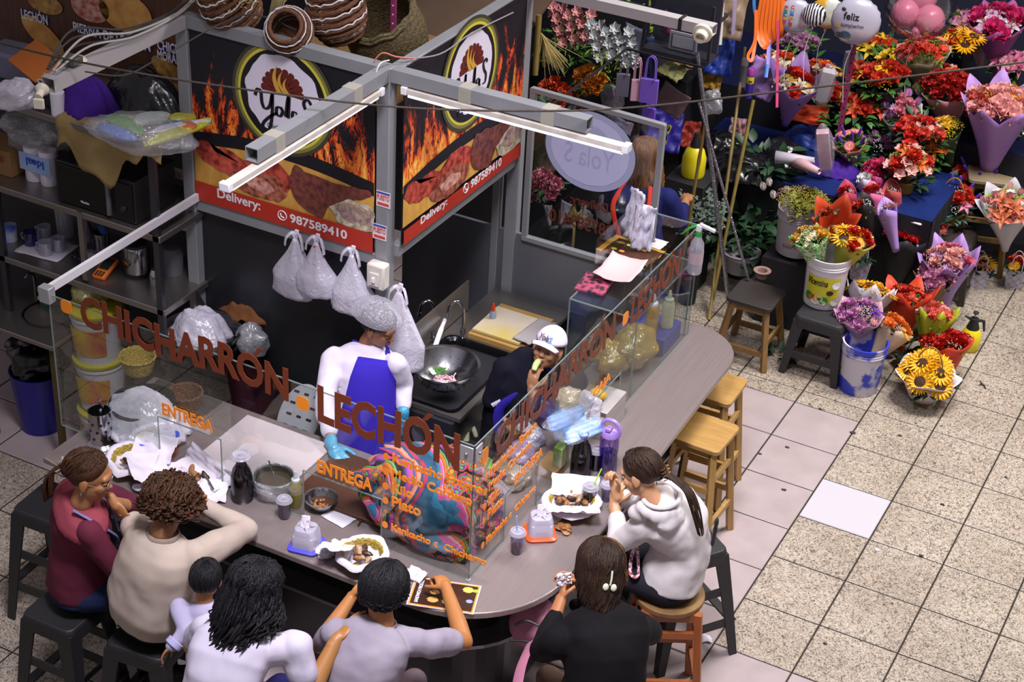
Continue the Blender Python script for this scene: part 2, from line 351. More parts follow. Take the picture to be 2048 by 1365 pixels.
def banner(name,lab,W,H,o,ux,parts_seed,yo=0):
 """printed sheet W x H; art laid in thin printed layers on its face"""
 ux=V(ux);uz=V((0,0,1));nrm=ux.cross(uz);o=V(o);rnd=random.Random(parts_seed)
 root=thing(name,lab,'banner',o+ux*W/2)
 k=[0]
 def P(x,y,l):return o+ux*(x*W)+uz*(y*H)+nrm*(.0012*l+.002)
 def poly(name,pts,m,l,tri=False):
  mb=MB();n=len(pts)
  if tri:c=V((sum(p[0] for p in pts)/n,sum(p[1] for p in pts)/n));mb.add([P(*c,l)]+[P(*p,l) for p in pts],[(0,i+1,(i+1)%n+1) for i in range(n)])
  else:mb.add([P(*p,l) for p in pts],[tuple(range(n))])
  return mb
 MB().prism([P(0,0,0),P(1,0,0),P(1,1,0),P(0,1,0)],-nrm*.006).build('sheet',ink,root)
 def circ(cx,cy,r,l,m,nm,wob=0,n=56,sy=1):
  poly(nm,[(cx+r/W*(1+wob*noise.noise(V((math.cos(t)*3,math.sin(t)*3,parts_seed))))*math.cos(t),cy+r*sy/H*(1+wob*noise.noise(V((math.cos(t)*3,math.sin(t)*3,parts_seed))))*math.sin(t)) for t in[2*PI*i/n for i in range(n)]],m,l,True).build(nm,m,root,smooth=False)
  # flames printed over the black sheet
 MB().add([P(0,.3+yo,1),P(1,.3+yo,1),P(1,.97,1),P(0,.97,1)],[(0,1,2,3)]).build('printed_flames',flame_print(o.z+.34*H),root,smooth=False)
 # glow ring, logo disc
 cx,cy,r=.515,.735+yo*.3,.272
 circ(cx,cy,r*1.2,5.3,mat('banner_halo2','3A3826',.5),'halo');circ(cx,cy,r*1.13,5.6,mat('banner_halo','7A7438',.5),'halo');circ(cx,cy,r*1.06,6,glow_y,'halo');circ(cx,cy,r,7,ink,'logo_ring');circ(cx,cy+.01,r*.86,8,paper_w,'logo_disc',.08)
 mb=MB()
 for i in range(10):
  a=R(4+172*i/9);c,s_=math.cos(a),math.sin(a);pts=[]
  q=[(.05,-.011),(.125,-.020),(.137,-.010),(.137,.010),(.125,.020),(.05,.011)]
  mb.add([P(cx+(rr*c-h*s_)/W,cy+.035+(rr*s_+h*c)/H,9) for rr,h in q],[tuple(range(6))])
 n=20;mb.add([P(cx,cy+.03,9.2)]+[P(cx+.062*math.cos(PI*i/n)/W,cy+.03+.062*math.sin(PI*i/n)/H,9.2) for i in range(n+1)],[(0,i+1,i+2) for i in range(n)])
 mb.build('logo_sun',maroon,root,smooth=False)
 mb=MB()
 for(x0,h,w_) in((-.03,.16,.02),(.0,.13,.016),(.03,.1,.014)):
  n=10;L=[];Rr=[]
  for i in range(n+1):
   t=i/n;c=x0-.03*math.sin(t*PI)*1.0-.02*t+.02;hw=w_*(1-t)**.7;L.append((cx+(c-hw)/W,cy+.025+h*t/H));Rr.append((cx+(c+hw)/W,cy+.025+h*t/H))
  mb.add([P(*p,10) for p in L]+[P(*p,10) for p in Rr],[(i,n+1+i,n+2+i,i+1) for i in range(n)])
 mb.build('logo_flame',gold_m,root,smooth=False)
 # script word on the disc: pen strokes
 def pen(strokes,sc,x0,y0,wd,l=10):
  mb=MB()
  for st in strokes:
   c=spl([(x,y,0) for x,y in st],6);n=len(c)
   Lf,Rt=[],[]
   for i,q in enumerate(c):
    t=(c[min(i+1,n-1)]-c[max(i-1,0)]);t=t.normalized() if t.length else V((1,0,0));w2=wd*(.35+.65*abs(t.y))
    Lf.append(P(cx+(x0+q.x*sc-t.y*w2)/W,cy+(y0+q.y*sc+t.x*w2)/H,l));Rt.append(P(cx+(x0+q.x*sc+t.y*w2)/W,cy+(y0+q.y*sc-t.x*w2)/H,l))
   mb.add(Lf+Rt,[(i,n+i,n+i+1,i+1) for i in range(n-1)])
  return mb
 Y=[(-.1,.75),(0,1),(.14,.95),(.18,.55),(.3,.35),(.5,.5),(.62,1.0)],[(.62,1.0),(.6,.3),(.5,-.3),(.3,-.5),(.2,-.25),(.5,.1),(.8,.3)]
 o_=[(.95,.55),(.8,.5),(.78,.28),(.92,.22),(1.03,.4),(.95,.56)],
 l_=[(1.15,.25),(1.25,.9),(1.3,.98),(1.28,.6),(1.25,.22)],
 a_=[(1.62,.5),(1.46,.5),(1.43,.28),(1.55,.22),(1.65,.45),(1.64,.25),(1.75,.22)],
 s_=[(2.2,.95),(2.05,1.1),(1.9,.95),(1.98,.7),(2.12,.5),(2.08,.22),(1.88,.2)],
 pen(list(Y)+list(o_)+list(l_)+list(a_)+list(s_),.155,-.16,-.135,.011).build('logo_script',ink,root,smooth=False)
 mb=MB();put(mb,txt('Chicharronería',1,.01,.0002),P(cx-.1/W,cy-.185/H,10),ux,uz,fit=(.2,.028));mb.build('logo_small_lettering',ink,root,smooth=False)
 # lower picture: planks, arc, meats, bowl
 poly('a',[(0,.1),(1,.1)]+[(1-t/14,(.36 if W<1.2 else .30)+.06*math.sin(PI*(1-t/14))) for t in range(15)],plank,4,True).build('printed_table',plank,root,smooth=False)
 mb=MB();n=16;z0=.33 if W<1.2 else .27
 mb.add([P(i/n,z0+.06*math.sin(PI*i/n),5) for i in range(n+1)]+[P(i/n,z0+.075+.06*math.sin(PI*i/n),5) for i in range(n+1)],[(i,i+1,n+2+i,n+1+i) for i in range(n)]);mb.build('printed_arc',ink,root,smooth=False)
 def blob(nm,pts,m,l,wob=.02):
  c=spl([(x,y,0) for x,y in pts]+[(pts[0][0],pts[0][1],0)],6)[:-1]
  c=[(p.x+wob*.6*noise.noise(V((p.x*20,p.y*20,l))),p.y+wob*noise.noise(V((p.x*20,p.y*20,l+9)))) for p in c]
  poly(nm,c,m,l,True).build(nm,m,root,smooth=False)
 b0=-.03 if W>1.2 else 0
 blob('printed_roast',[(-.0+.004,.30+b0),(.06,.24+b0),(.2,.2+b0),(.35,.19+b0),(.5,.2+b0),(.56,.27+b0),(.5,.35+b0),(.38,.37+b0),(.3,.32+b0),(.17,.36+b0),(.13,.33+b0),(.06,.37+b0)],meat1,6)
 blob('printed_roast',[(.2,.22+b0),(.24,.15+b0),(.36,.12+b0),(.48,.14+b0),(.53,.2+b0),(.46,.27+b0),(.32,.27+b0)],meat2,7);blob('printed_shine',[(.28,.22+b0),(.32,.17+b0),(.42,.16+b0),(.46,.2+b0),(.38,.24+b0)],meat_w,8)
 blob('printed_roast',[(.54,.3+b0),(.56,.2+b0),(.64,.13+b0),(.72,.12+b0),(.76,.19+b0),(.86,.26+b0),(.98,.32+b0),(.96,.36+b0),(.8,.34+b0),(.66,.36+b0),(.58,.37+b0)],mat('printed_ham','3A1820',.35,0,'8A4A3A',30,.5),8)
 blob('printed_bowl',[(.76,.2+b0),(.82,.12+b0),(.92,.105+b0),(.995,.13+b0),(.995,.25+b0),(.88,.27+b0)],leafg,9);blob('printed_salad',[(.8,.2+b0),(.86,.15+b0),(.97,.16+b0),(.985,.23+b0),(.88,.25+b0)],mat('printed_salad','6A4A6A',.5,0,'B8A080',34,.4),10)
 hb=.115 if W<1.2 else .085
 poly('a',[(0,0),(1,0),(1,hb),(0,hb)],red_b,11).build('red_band',red_b,root,smooth=False)
 mb=MB();put(mb,txt('Delivery:',1,.02,.0002),P(.13,.035,12),ux,uz,fit=(.29,.075 if W<1.2 else .06));mb.build('banner_lettering',white_p,root,smooth=False);mb=MB();put(mb,txt('987589410',1,.025,.0002),P(.545,.035,12),ux,uz,fit=(.37,.055));mb.build('phone_number',white_p,root,smooth=False)
 mb=MB();mb.tube([P(.502+.028*math.cos(t)/W,.062+.028*math.sin(t)/H,12) for t in[2*PI*i/20 for i in range(20)]],.003,6,closed=True);mb.tube([P(.502-.012/W,.062+.012/H,12),P(.502-.006/W,.062-.008/H,12),P(.502+.013/W,.062-.013/H,12)],.004,6);mb.build('phone_icon',white_p,root,smooth=False)
 return root
banner('left_banner'.replace('left_','printed_'),'left flame banner with round logo, roast meats and a red phone band',1.17,1.03,(-3.355,-.02,1.785),(1,0,0),1)
banner('printed_banner','right flame banner with round logo, running away from the centre post',1.35,1.02,(-2.055,.045,1.84),(0,1,0),2,yo=-.0)
# ---------------- walls ----------------
dk=mat('dark_wall','26252B',.7);wallm=mat('stall_panel','63666E',.4,.4,'787B84',1.6,.9)
def struct(name,c,d,m,**k):MB().box(c,d).build(name,m,kind='structure',smooth=False,keep=True,**k)
struct('wall_back',(-2.765,.03,.86),(1.2,.02,1.7),mat('wall_steel','3A3B40',.32,.8,'48494E',2,.9))
struct('wall_rear_low',(-2.0,1.44,.65),(1.72,.025,1.3),wallm)
struct('wall_far_left',(-5.6,.6,2),(4.4,.05,4),dk)
struct('wall_far',(-2.5,7.6,2.5),(13,.06,5),mat('navy_wall','1C2038',.8))
struct('backdrop_florist',(-3.3,3.5,1.05),(2.3,.05,2.1),mat('dark_backdrop','15161E',.8))  # invented dark backdrop, hides the bright floor behind the rear glass
struct('wall_neighbour',(-5.2,3.2,1.2),(4.6,.05,2.4),dk)
# ---------------- poster of sandwiches, far left ----------------
ps=thing('food_poster','brown wood-print poster of sandwiches with white lettering, top left','poster',(-4.2,.3,1.9))
MB().box((-4.25,.33,2.75),(1.75,.01,1.7)).build('sheet',mat('poster_wood','3A2016',.5,0,'5E3620',9,.6,stretch=(6,6,.5)),ps)
pw,pv=white_p,mat('letter_violet','3A2C8A',.5)
def pt(s,u,v,w_,h):
 q=aty(u,v,.32);
 for m,dx,dy in((pv,.014,-.01),(pw,0,.002)):
  mb=MB();put(mb,txt(s,1,.05 if m is pv else .02,.0004),q+V((dx*.4,-dy,dx*-.6)) if False else V((q.x+dx*.3,.32-(.004 if m is pw else .001),q.z-dx*.4)),(1,0,0),(0,0,1),fit=(w_,h));mb.build('lettering',m,ps,smooth=False)
pt('LECHÓN',44,36,.2,.075);pt('PIERNA DE LECHÓN',148,62,.56,.075);pt('CHICHA',316,98,.2,.06);pt('MORADA',316,118,.2,.06)
bread=mat('printed_bread','B8742E',.5,0,'E0B060',12,.5);fill=mat('printed_filling','7A4A1E',.5,0,'C8A050',25,.5)
for(u,v,rx,rz,a,m) in((85,70,.17,.075,-.5,bread),(90,8,.13,.06,.0,fill),(250,25,.19,.12,0,bread),(180,15,.14,.09,0,meat_w),(335,140,.12,.06,-.4,fill),(345,165,.1,.03,-.4,bread),(225,108,.1,.03,0,mat('printed_salad2','3A5A1E',.5,0,'6A2A1A',30,.4))):
 q=aty(u,v,.318);mb=MB();n=26
 mb.add([q]+[V((q.x+rx*math.cos(t)*math.cos(a)-rz*math.sin(t)*math.sin(a),.318,q.z+rx*math.cos(t)*math.sin(a)+rz*math.sin(t)*math.cos(a))) for t in[2*PI*i/n for i in range(n)]],[(0,i+1,(i+1)%n+1) for i in range(n)]);mb.build('printed_food',m,ps,smooth=False)
 # ---------------- counter ----------------
ct=thing('steel_counter','L-shaped stainless steel bar counter with rounded corner and rounded far end','counter',(-1,-1,0))
def arc(cx,cy,r,a0,a1,n=14):return[(cx+r*math.cos(R(a0+(a1-a0)*i/n)),cy+r*math.sin(R(a0+(a1-a0)*i/n))) for i in range(n+1)]
out=[(-3.2,-1.6)]+arc(-1.0,-1.05,.55,-90,0)+[(-.46,-.8),(-.5,.9)]+arc(-.83,1.18,.33,0,180)+[(-1.2,.6),(-1.2,-.68),(-3.2,-.68)]
top_m=mat('worktop_steel','A09494',.3,.55,'8C7E7A',2.2,.9,bump=.04,bscale=3,stretch=(50,1,1))
MB().prism([V((x,y,.965)) for x,y in out][::-1],(0,0,.035)).build('worktop',top_m,ct,bevel=.006)
inn=[(-3.12,-1.3)]+arc(-1.05,-1.0,.3,-90,0,8)+[(-.75,1.1),(-.85,1.1)]+[(-.85,-1.0),(-1.05,-1.2),(-3.12,-1.2)]
MB().prism([V((x,y,.05)) for x,y in inn][::-1],(0,0,.91)).build('front_panel',mat('front_panel','3C3A3C',.3,.8),ct,smooth=False)
lg=[(-3.12,-1.42)]+arc(-1.05,-1.0,.42,-90,0,8)+[(-.62,1.1),(-.75,1.1)]+arc(-1.05,-1.0,.3,0,-90,8)+[(-3.12,-1.3)]
MB().prism([V((x,y,.6)) for x,y in lg][::-1],(0,0,.02)).build('bag_ledge',mat('ledge_steel','8A8A90',.3,.8),ct,smooth=False)
for(x,y) in((-.9,1.25),(-1.1,.3),(-1.15,-.6),(-3.1,-.75),(-2.2,-.72)):MB().box((x,y,.48),(.04,.04,.96)).build('leg',steel_dk,ct)
# ---------------- glass screens ----------------
def screen(name,lab,outline,to3,nrm,notches=()):
 t=thing(name,lab,'glass screen',to3(outline[0]))
 MB().prism([to3(p) for p in outline],V(nrm)*.006).build('pane',pane,t,smooth=False)
 # ground edges: thin strips that catch light
 mb=MB();n=len(outline)
 for i in range(n):mb.bar(to3(outline[i]),to3(outline[(i+1)%n]),.0045,.0062)
 mb.build('polished_edge',edge_g,t,smooth=False);return t
YF,XS=-1.32,-.845
g1=screen('front_glass','clear front glass screen lettered with brown words, two pass-through openings',[(-3.31,1.0),(-2.66,1.0),(-2.66,1.29),(-2.27,1.29),(-2.27,1.0),(-1.78,1.0),(-1.78,1.29),(-1.33,1.29),(-1.33,1.0),(XS,1.0),(XS,1.78),(-3.31,1.80)][::-1],lambda p:V((p[0],YF,p[1])),(0,1,0))
g2=screen('side_glass','clear side glass screen with brown words, running along the long counter',[(YF,1.0),(-.97,1.0),(-.97,1.27),(-.62,1.27),(-.62,1.0),(-.1,1.0),(-.1,1.27),(.36,1.27),(.36,1.0),(1.36,1.0),(1.36,1.74),(YF,1.78)],lambda p:V((XS,p[0],p[1])),(-1,0,0))
MB().box((XS,YF,1.0+.004),(.02,.02,.008)).build('glass_foot',grey_p,g1)
def wavy(n,amp):return lambda q:V((q.x,q.y+amp*math.sin(q.x*n),q.z))
def gtext(s,o,L,h,m,p,side,bold=.03,wav=0,nm='lettering'):
 mb=MB();ux=(0,1,0) if side else(1,0,0)
 if 'Ó' in s:
  i=s.index('Ó');s=s.replace('Ó','O');x=L*(i+.42)/len(s);q=V(o)+V(ux)*x+V((0,0,h*1.02));u_=V(ux);k_=V((0,0,.045));mb.prism([q,q+u_*.024,q+u_*.06+k_,q+u_*.03+k_],V((.002,0,0)) if side else V((0,-.002,0)))
 put(mb,txt(s,1,bold,.0015),o,ux,(0,0,1),fit=(L,h),fn=wavy(9,wav) if wav else None);return mb.build(nm,m,p,smooth=False)
gtext('CHICHARRÓN',(-3.1,YF-.009,1.68),1.25,.19,brown_p,g1,0,.035,.012);gtext('LECHÓN',(-1.685,YF-.009,1.62),.77,.21,brown_p,g1,0,.035,-.01)
gtext('CHICHARRÓN',(XS+.009,-1.12,1.585),1.31,.17,brown_p,g2,1,.035,.012);gtext('LECHÓN',(XS+.009,.40,1.55),.66,.17,brown_p,g2,1,.035,-.01)
for(x,z) in((-3.19,1.83-.06),(-1.77,1.69)):MB().prism([q+V((x,YF-.009,z)) for q in[V((p.x,0,p.y)) for p in rrect(0,0,.07,.075,.022)]],(0,-.002,0)).build('orange_sign',orange_p,g1,smooth=False)
for(y,z) in((-1.23,1.68),(.33,1.63)):MB().prism([q+V((XS+.007,y,z)) for q in[V((0,p.x,p.y)) for p in rrect(0,0,.07,.075,.022)]],(.002,0,0)).build('orange_sign',orange_p,g2,smooth=False)
for i,(s,L) in enumerate((('Kankacho Entero',.48),('Medio Cordero',.43),('Kilo',.115),('Plato',.16),('Kankacho c  Chicharro',.52))):
 z=1.535-.085*i-(.06 if i==4 else 0)
 h=.055
 for side in(0,1):
  p=g2 if side else g1;o=(XS+.009,-1.17,z-.015) if side else(-1.27,YF-.009,z+.0)
  gtext(s,o,L,None,orange_p,p,side,.03)
  c=V(o)+(V((0,-.035,.02)) if side else V((-.035,0,.02)))
  mb=MB();n=14;ax=V((0,1,0)) if side else V((1,0,0))
  mb.prism([c+ax*.017*math.cos(2*PI*k/n)+V((0,0,.02*math.sin(2*PI*k/n))) for k in range(n)],V((.001,0,0)) if side else V((0,-.001,0)));mb.build('bullet',orange_p,p,smooth=False)
for(s,x) in(('ENTREGA',-2.62),('ENTREGA',-1.69)):gtext(s,(x,YF-.009,1.32),.31,.075,orange_p,g1,0,.03)
gtext('ENTREGA',(XS+.009,-.9,1.3),.3,.06,orange_p,g2,1,.03);gtext('CAJA',(XS+.009,-.02,1.3),.22,.07,orange_p,g2,1,.03)
# corner bracket of the screens
for(c,d) in(((XS-.035,YF-.008,1.73),(.07,.008,.085)),((XS+.008,YF+.03,1.73),(.008,.06,.085)),((XS+.008,1.33,1.71),(.008,.06,.09))):
 b=MB().box(c,d).build('bracket',mat('bracket','B9B9BC',.4,.6),g2,bevel=.003)
for c in((XS-.035,YF-.014,1.73),(XS+.014,YF+.03,1.73)):MB().ell(c,.008).build('screw',steel,g2)
# rear glass with the oval sticker
g3=thing('rear_glass','framed rear glass pane with a pale oval sticker and mirrored phone lettering','glass screen',(-1.55,1.42,1.3))
MB().box((-1.57,1.42,1.76),(.82,.006,.95)).build('pane',pane,g3,smooth=False)
for a,b in(((-1.99,1.42,1.28),(-1.99,1.42,2.28)),((-1.16,1.42,1.28),(-1.16,1.42,2.26)),((-2.0,1.42,2.27),(-1.15,1.42,2.25)),((-2.0,1.42,1.29),(-1.15,1.42,1.29))):MB().bar(a,b,.035,.03).build('frame_bar',post_m,g3,bevel=.002)
c0=aty(1180,303,1.41);mb=MB();n=48
mb.prism([c0+V((.29*math.cos(2*PI*k/n),0,.25*math.sin(2*PI*k/n))) for k in range(n)],(0,-.002,0));mb.build('oval_sticker',mat('pale_vinyl','A4AACC',.5),g3,smooth=False)
mb=MB();mb.prism([c0+V((.25*math.cos(2*PI*k/n)*(1+.05*noise.noise(V((k*.3,0,0)))),-.003,.215*math.sin(2*PI*k/n)*(1+.05*noise.noise(V((k*.3,5,0)))))) for k in range(n)],(0,-.001,0));mb.build('sticker_centre',mat('pale_vinyl2','BCBEE2',.5),g3,smooth=False)
vm=mat('vinyl_print','A8ABD2',.5);mb=MB()  # darker print tone of the sticker
for i in range(9):
 a=R(10+20*i);c,s_=math.cos(a),math.sin(a);mb.prism([c0+V((-.0+rr*c-h*s_,-.0045,.05+(rr*s_+h*c)*.9)) for rr,h in((.07,-.012),(.13,-.02),(.13,.02),(.07,.012))],(0,-.001,0))
put(mb,txt('Yola S',1,.0,.0003),c0+V((.16,-.005,-.1)),(-1,0,0),(0,0,1),fit=(.32,.13));mb.build('sticker_print',vm,g3,smooth=False)
mb=MB();q=aty(1215,432,1.41);put(mb,txt('Delivery:',1,.02,.0006),q+V((0,-.004,0)),(-1,0,0),(0,0,1),fit=(.25,.08));mb.build('mirrored_lettering',mat('dark_brown_paint','5A2418',.5),g3,smooth=False);mb=MB();q=aty(1225,468,1.41);put(mb,txt('987589410',1,.02,.0006),q+V((0,-.004,-.03)),(-1,0,0),(0,0,1),fit=(.42,.085));mb.build('mirrored_lettering',mat('dark_brown_paint','5A2418',.5),g3,smooth=False)
# ---------------- people ----------------
def capsule(mb,a,b,ra,rb,n=14,mi=0):
 a,b=V(a),V(b);M=basis(a,b);L=(b-a).length;pr=[]
 for k in range(5):t=-PI/2+PI/2*k/5;pr.append((max(ra*math.cos(t),1e-4),ra*math.sin(t)))
 pr+=[(ra,0),(ra*.5+rb*.5,L/2),(rb,L)]
 for k in range(1,6):t=PI/2*k/5;pr.append((max(rb*math.cos(t),1e-4),L+rb*math.sin(t)))
 return mb.lathe(pr,a,n,M,mi,True)
def frame(fwd,up):
 f=V(fwd).normalized();r=f.cross(V(up)).normalized();u=r.cross(f);return Matrix((r,f,u)).transposed()
def hand(mb,w,d,pn,side=1,curl=(.5,.5,.5,.5),sc=1.0,thumb=.6,spread=.12,grow=0):
 """palm and five jointed fingers; d = pointing direction, pn = direction the palm faces, side=+1 right hand"""
 d=V(d).normalized();pn=V(pn);pn=(pn-d*pn.dot(d)).normalized();ac=d.cross(pn)*side
 w=V(w);s=sc;M=Matrix((ac,d,pn)).transposed()
 mb.ell(w+d*.048*s,V((.042,.055,.017))*s+V((grow,)*3),M,14,10);mb.ell(w+d*.03*s+ac*.012*s+pn*.006*s,V((.026,.036,.017))*s,M,12,8)
 capsule(mb,w-d*.03*s,w+d*.02*s,.026*s+grow,.029*s+grow)
 for i,(off,ln,r) in enumerate(((.029,1.0,.0092),(.0098,1.1,.0095),(-.0098,1.02,.009),(-.029,.82,.008))):
  p=w+d*(.088-.004*abs(i-1))*s+ac*off*s;a=curl[i]*.5;dd=(d+ac*spread*(1.3-i*.9)*.55).normalized()
  for k,l in enumerate((.044,.027,.021)):
   q=p+(dd*math.cos(a)+pn*math.sin(a))*(l*ln*s);capsule(mb,p,q,(r-.0007*k)*s+grow,(r-.0007*(k+1))*s+grow,10);p=q;a+=curl[i]*(.9 if k==0 else .7)
 p=w+d*.022*s+ac*.026*s+pn*.006*s;dd=(d*.75+ac*.8+pn*thumb*.8).normalized()
 for k,l in enumerate((.038,.032,.025)):
  q=p+dd*l*s;capsule(mb,p,q,(.0125-.0012*k)*s+grow,(.0118-.0012*k)*s+grow,10);p=q;dd=(dd+d*.35+pn*thumb*.3-ac*.15).normalized()
def head(mb,c,M,s=1.0,ears=True):
 E=lambda p,r,Rm=None:mb.ell(V(c)+M@(V(p)*s),V(r)*s,M if Rm is None else M@Rm,20,14)
 E((0,-.012,.03),(.075,.094,.088));E((0,.022,-.03),(.060,.066,.074));E((0,.05,-.078),(.03,.03,.024));E((0,.035,-.055),(.05,.05,.042))
 E((0,.072,.035),(.052,.02,.022));E((-.034,.06,-.016),(.024,.026,.024));E((.034,.06,-.016),(.024,.026,.024))
 mb.loft([[V(c)+M@(V(q)*s) for q in r] for r in(((-.008,.078,.03),(.008,.078,.03),(.006,.07,.03),(-.006,.07,.03)),((-.012,.101,-.008),(.012,.101,-.008),(.016,.075,-.012),(-.016,.075,-.012)),((-.011,.094,-.02),(.011,.094,-.02),(.014,.072,-.022),(-.014,.072,-.022)))])
 E((0,.1,-.012),(.011,.010,.009));E((-.012,.09,-.016),(.008,.01,.007));E((.012,.09,-.016),(.008,.01,.007))
 E((0,.083,-.042),(.022,.014,.012))
 if ears:
  for k in(-1,1):E((k*.076,-.004,-.002),(.009,.02,.031),Matrix.Rotation(k*-.25,3,'Z'));E((k*.078,.002,-.022),(.007,.011,.012))
def face(p,c,M,s=1.0,lip='9A4A42',look=(0,0),lids=.35,brow='1E1410'):
 c=V(c);P=lambda q:c+M@(V(q)*s)
 for k in(-1,1):
  o=MB().ell(P((k*.031,.0765,.012)),V((.0135,.009,.0078))*s,M,14,10).build('eye',mat('eye_white','D8D0CC',.3),p)
  MB().ell(P((k*.031+look[0]*.004,.0835,.0115+look[1]*.004)),V((.0058,.0035,.0058))*s,M,12,8).build('iris',mat('iris_brown','1E120C',.2),o)
  mb=MB();mb.ell(P((k*.031,.0772,.0125+.0065*(1-lids))),V((.0155,.0098,.0055+.005*lids))*s,M,14,8);mb.build('eyelid',p['_skin'] if False else _M[p['skin_mat']],p)
  mb=MB();mb.tube([P((k*x,y,z)) for x,y,z in((.013,.087,.0285),(.026,.086,.034),(.04,.077,.034),(.05,.066,.029))],[.0022*s,.0034*s,.003*s,.0012*s],6,flat=1.4);mb.build('eyebrow',mat('brow_'+brow,brow,.8),p)
  mb=MB();mb.tube([P((k*x,y,z)) for x,y,z in((.0165,.084,.0105),(.025,.0872,.0145-.004*lids),(.037,.0862,.0145-.004*lids),(.047,.0775,.0105))],.0011*s,5);mb.build('lash_line',mat('lash','140C0A',.7),p)
 mb=MB();mb.tube([P((x,y,z)) for x,y,z in((-.023,.083,-.043),(-.010,.0965,-.0385),(0,.0985,-.0405),(.010,.0965,-.0385),(.023,.083,-.043))],[.001*s,.004*s,.0036*s,.004*s,.001*s],8);mb.tube([P((x,y,z)) for x,y,z in((-.022,.083,-.044),(-.009,.0955,-.0485),(0,.0975,-.0495),(.009,.0955,-.0485),(.022,.083,-.044))],[.001*s,.0042*s,.0048*s,.0042*s,.001*s],8)
 mb.build('lips',mat('lips_'+lip,lip,.4),p)
def torso(mb,pel,chest,neck,side,prof,n=28):
 """prof rows: t along the spine, half width, half depth, forward shift"""
 c=spl([pel,chest,neck],10);m=len(c)-1;side=V(side).normalized();rings=[]
 for(t,wx,wy,f) in prof:
  x=t*m;i=max(0,min(int(x),m-1));q=c[i].lerp(c[i+1],x-i);tg=(c[i+1]-c[i]).normalized();s_=(side-tg*side.dot(tg)).normalized();fw=tg.cross(s_)
  rings.append([q+fw*f+s_*(wx*math.copysign(abs(math.cos(a))**.85,math.cos(a)))+fw*(wy*math.copysign(abs(math.sin(a))**.9,math.sin(a))) for a in[2*PI*k/n for k in range(n)]])
 return mb.loft(rings)
TW=[(-.12,.13,.10,0),(-.05,.17,.135,0),(.1,.172,.132,0),(.25,.168,.125,0),(.38,.155,.118,.005),(.58,.168,.128,.012),(.72,.182,.12,.008),(.84,.17,.092,0),(.92,.125,.074,0),(.98,.075,.062,0)]
def hairs(c,M,parent,name,m,s=1.0,hw=(.083,.102,.1),theta=lambda a:1.9,hang=lambda a:(0,0),n=170,rad=.0075,wav=.006,seed=1,crown=(0,-.03,.02),shell=True,tie=None,tail=None,lab=None,gather=.0,flat=.5,grav=None,curl=0):
 """hair as a shell hugging the skull plus many tapered locks, each running from the crown"""
 rad*=.72;n=int(n*1.5);rnd=random.Random(seed);mb=MB();c=V(c);C0=V((0,-.012,.03));G=(M.inverted()@V(grav or(0,0,-1))).normalized()
 def sp(a,th,k=1.0):return C0+V((hw[0]*math.sin(th)*math.sin(a)*k,hw[1]*math.sin(th)*math.cos(a)*k,hw[2]*math.cos(th)*k))
 if shell:
  nu,nv=40,14;rings=[]
  for j in range(nv+1):
   ring=[]
   for i in range(nu):
    a=2*PI*i/nu;th=theta(a)*j/nv;q=sp(a,max(th,.02),.985-.12*max(0,j/nv-.7)/.3+.03*noise.noise(V((math.cos(a)*4,math.sin(a)*4,th*3+seed))));ring.append(c+M@(q*s))
   rings.append(ring)
  mb.loft(rings,0,False)
 for i in range(n):
  a=2*PI*(i+rnd.random())/n*1.0;tm=theta(a)*rnd.uniform(.86,1.03);L,out=hang(a);pts=[];ph=rnd.uniform(0,6);k0=rnd.uniform(1.0,1.07)
  st=rnd.uniform(.02,.5)
  for j in range(8):
   th=tm*(st+(1-st)*j/7);q=sp(a+.12*math.sin(ph+j*.5),th,k0*(.97+.05*math.sin(PI*j/7)))
   if tie is not None:w_=(j/7)**2;q=q.lerp(V(tie),w_)
   if curl:q=q+V((noise.noise(V((i*1.7,j*.9,0))),noise.noise(V((i*1.7,5,j*.9))),noise.noise(V((9,i*1.7,j*.9)))))*curl*3
   pts.append(q)
  if L>0 and tie is None:
   L*=rnd.uniform(.75,1.1);b=pts[-1];o=V((math.sin(a),math.cos(a),0))
   for j in range(1,8):
    t=j/7;q=b+G*(L*t)+o*(out*math.sin(t*PI*.6))+V((math.sin(ph+t*9),math.cos(ph*1.3+t*8),0))*wav*t*2-V((b.x,0,0))*gather*t;pts.append(q)
  k=len(pts);r=[rad*(.5+.7*math.sin(PI*min(1,(j+1)/k*.95)))*(1 if j<k-1 else .15) for j in range(k)]
  mb.tube([c+M@(q*s) for q in pts],[x*s for x in r],5,flat=flat)
 if tie is not None and tail:
  for i in range(60):
   ph=rnd.uniform(0,6);rr=rnd.uniform(0,.018);pts=[V(tie)+V((rr*math.cos(ph),0,rr*math.sin(ph)))];T=[V(q) for q in tail]
   for j,q in enumerate(T):w_=.022*math.sin(PI*(j+1)/(len(T)+1))+.004;pts.append(q+V((w_*math.cos(ph+j*.2),w_*.6*math.sin(ph),w_*math.sin(ph+j*.3))))
   pts=spl(pts,4);k=len(pts);mb.tube([c+M@(q*s) for q in pts],[.006*(1-.8*j/k)*s for j in range(k)],5)
 return mb.build(name,m,parent,label=lab,auto=180)
hair_m=lambda nm,c1,c2:mat(nm,c1,.5,0,c2,9,.7,bump=.5,bscale=60,stretch=(3,3,.6),spec=.25)
hair_black=hair_m('hair_black','0C0B0E','1E1C22');hair_brown=hair_m('hair_brown','1E120B','543420');hair_dark=hair_m('hair_dark_brown','170F0C','3A261A');hair_gold=hair_m('hair_golden','3A2412','8A5C30')
def person(label,loc,skin,group=None):
 p=thing('person',label,'person',loc,0,group);p['skin_mat']=skin.name;return p
def skinm(n,c):return mat('skin_'+n,c,.45,0,bump=.04,bscale=300,sss=.12)
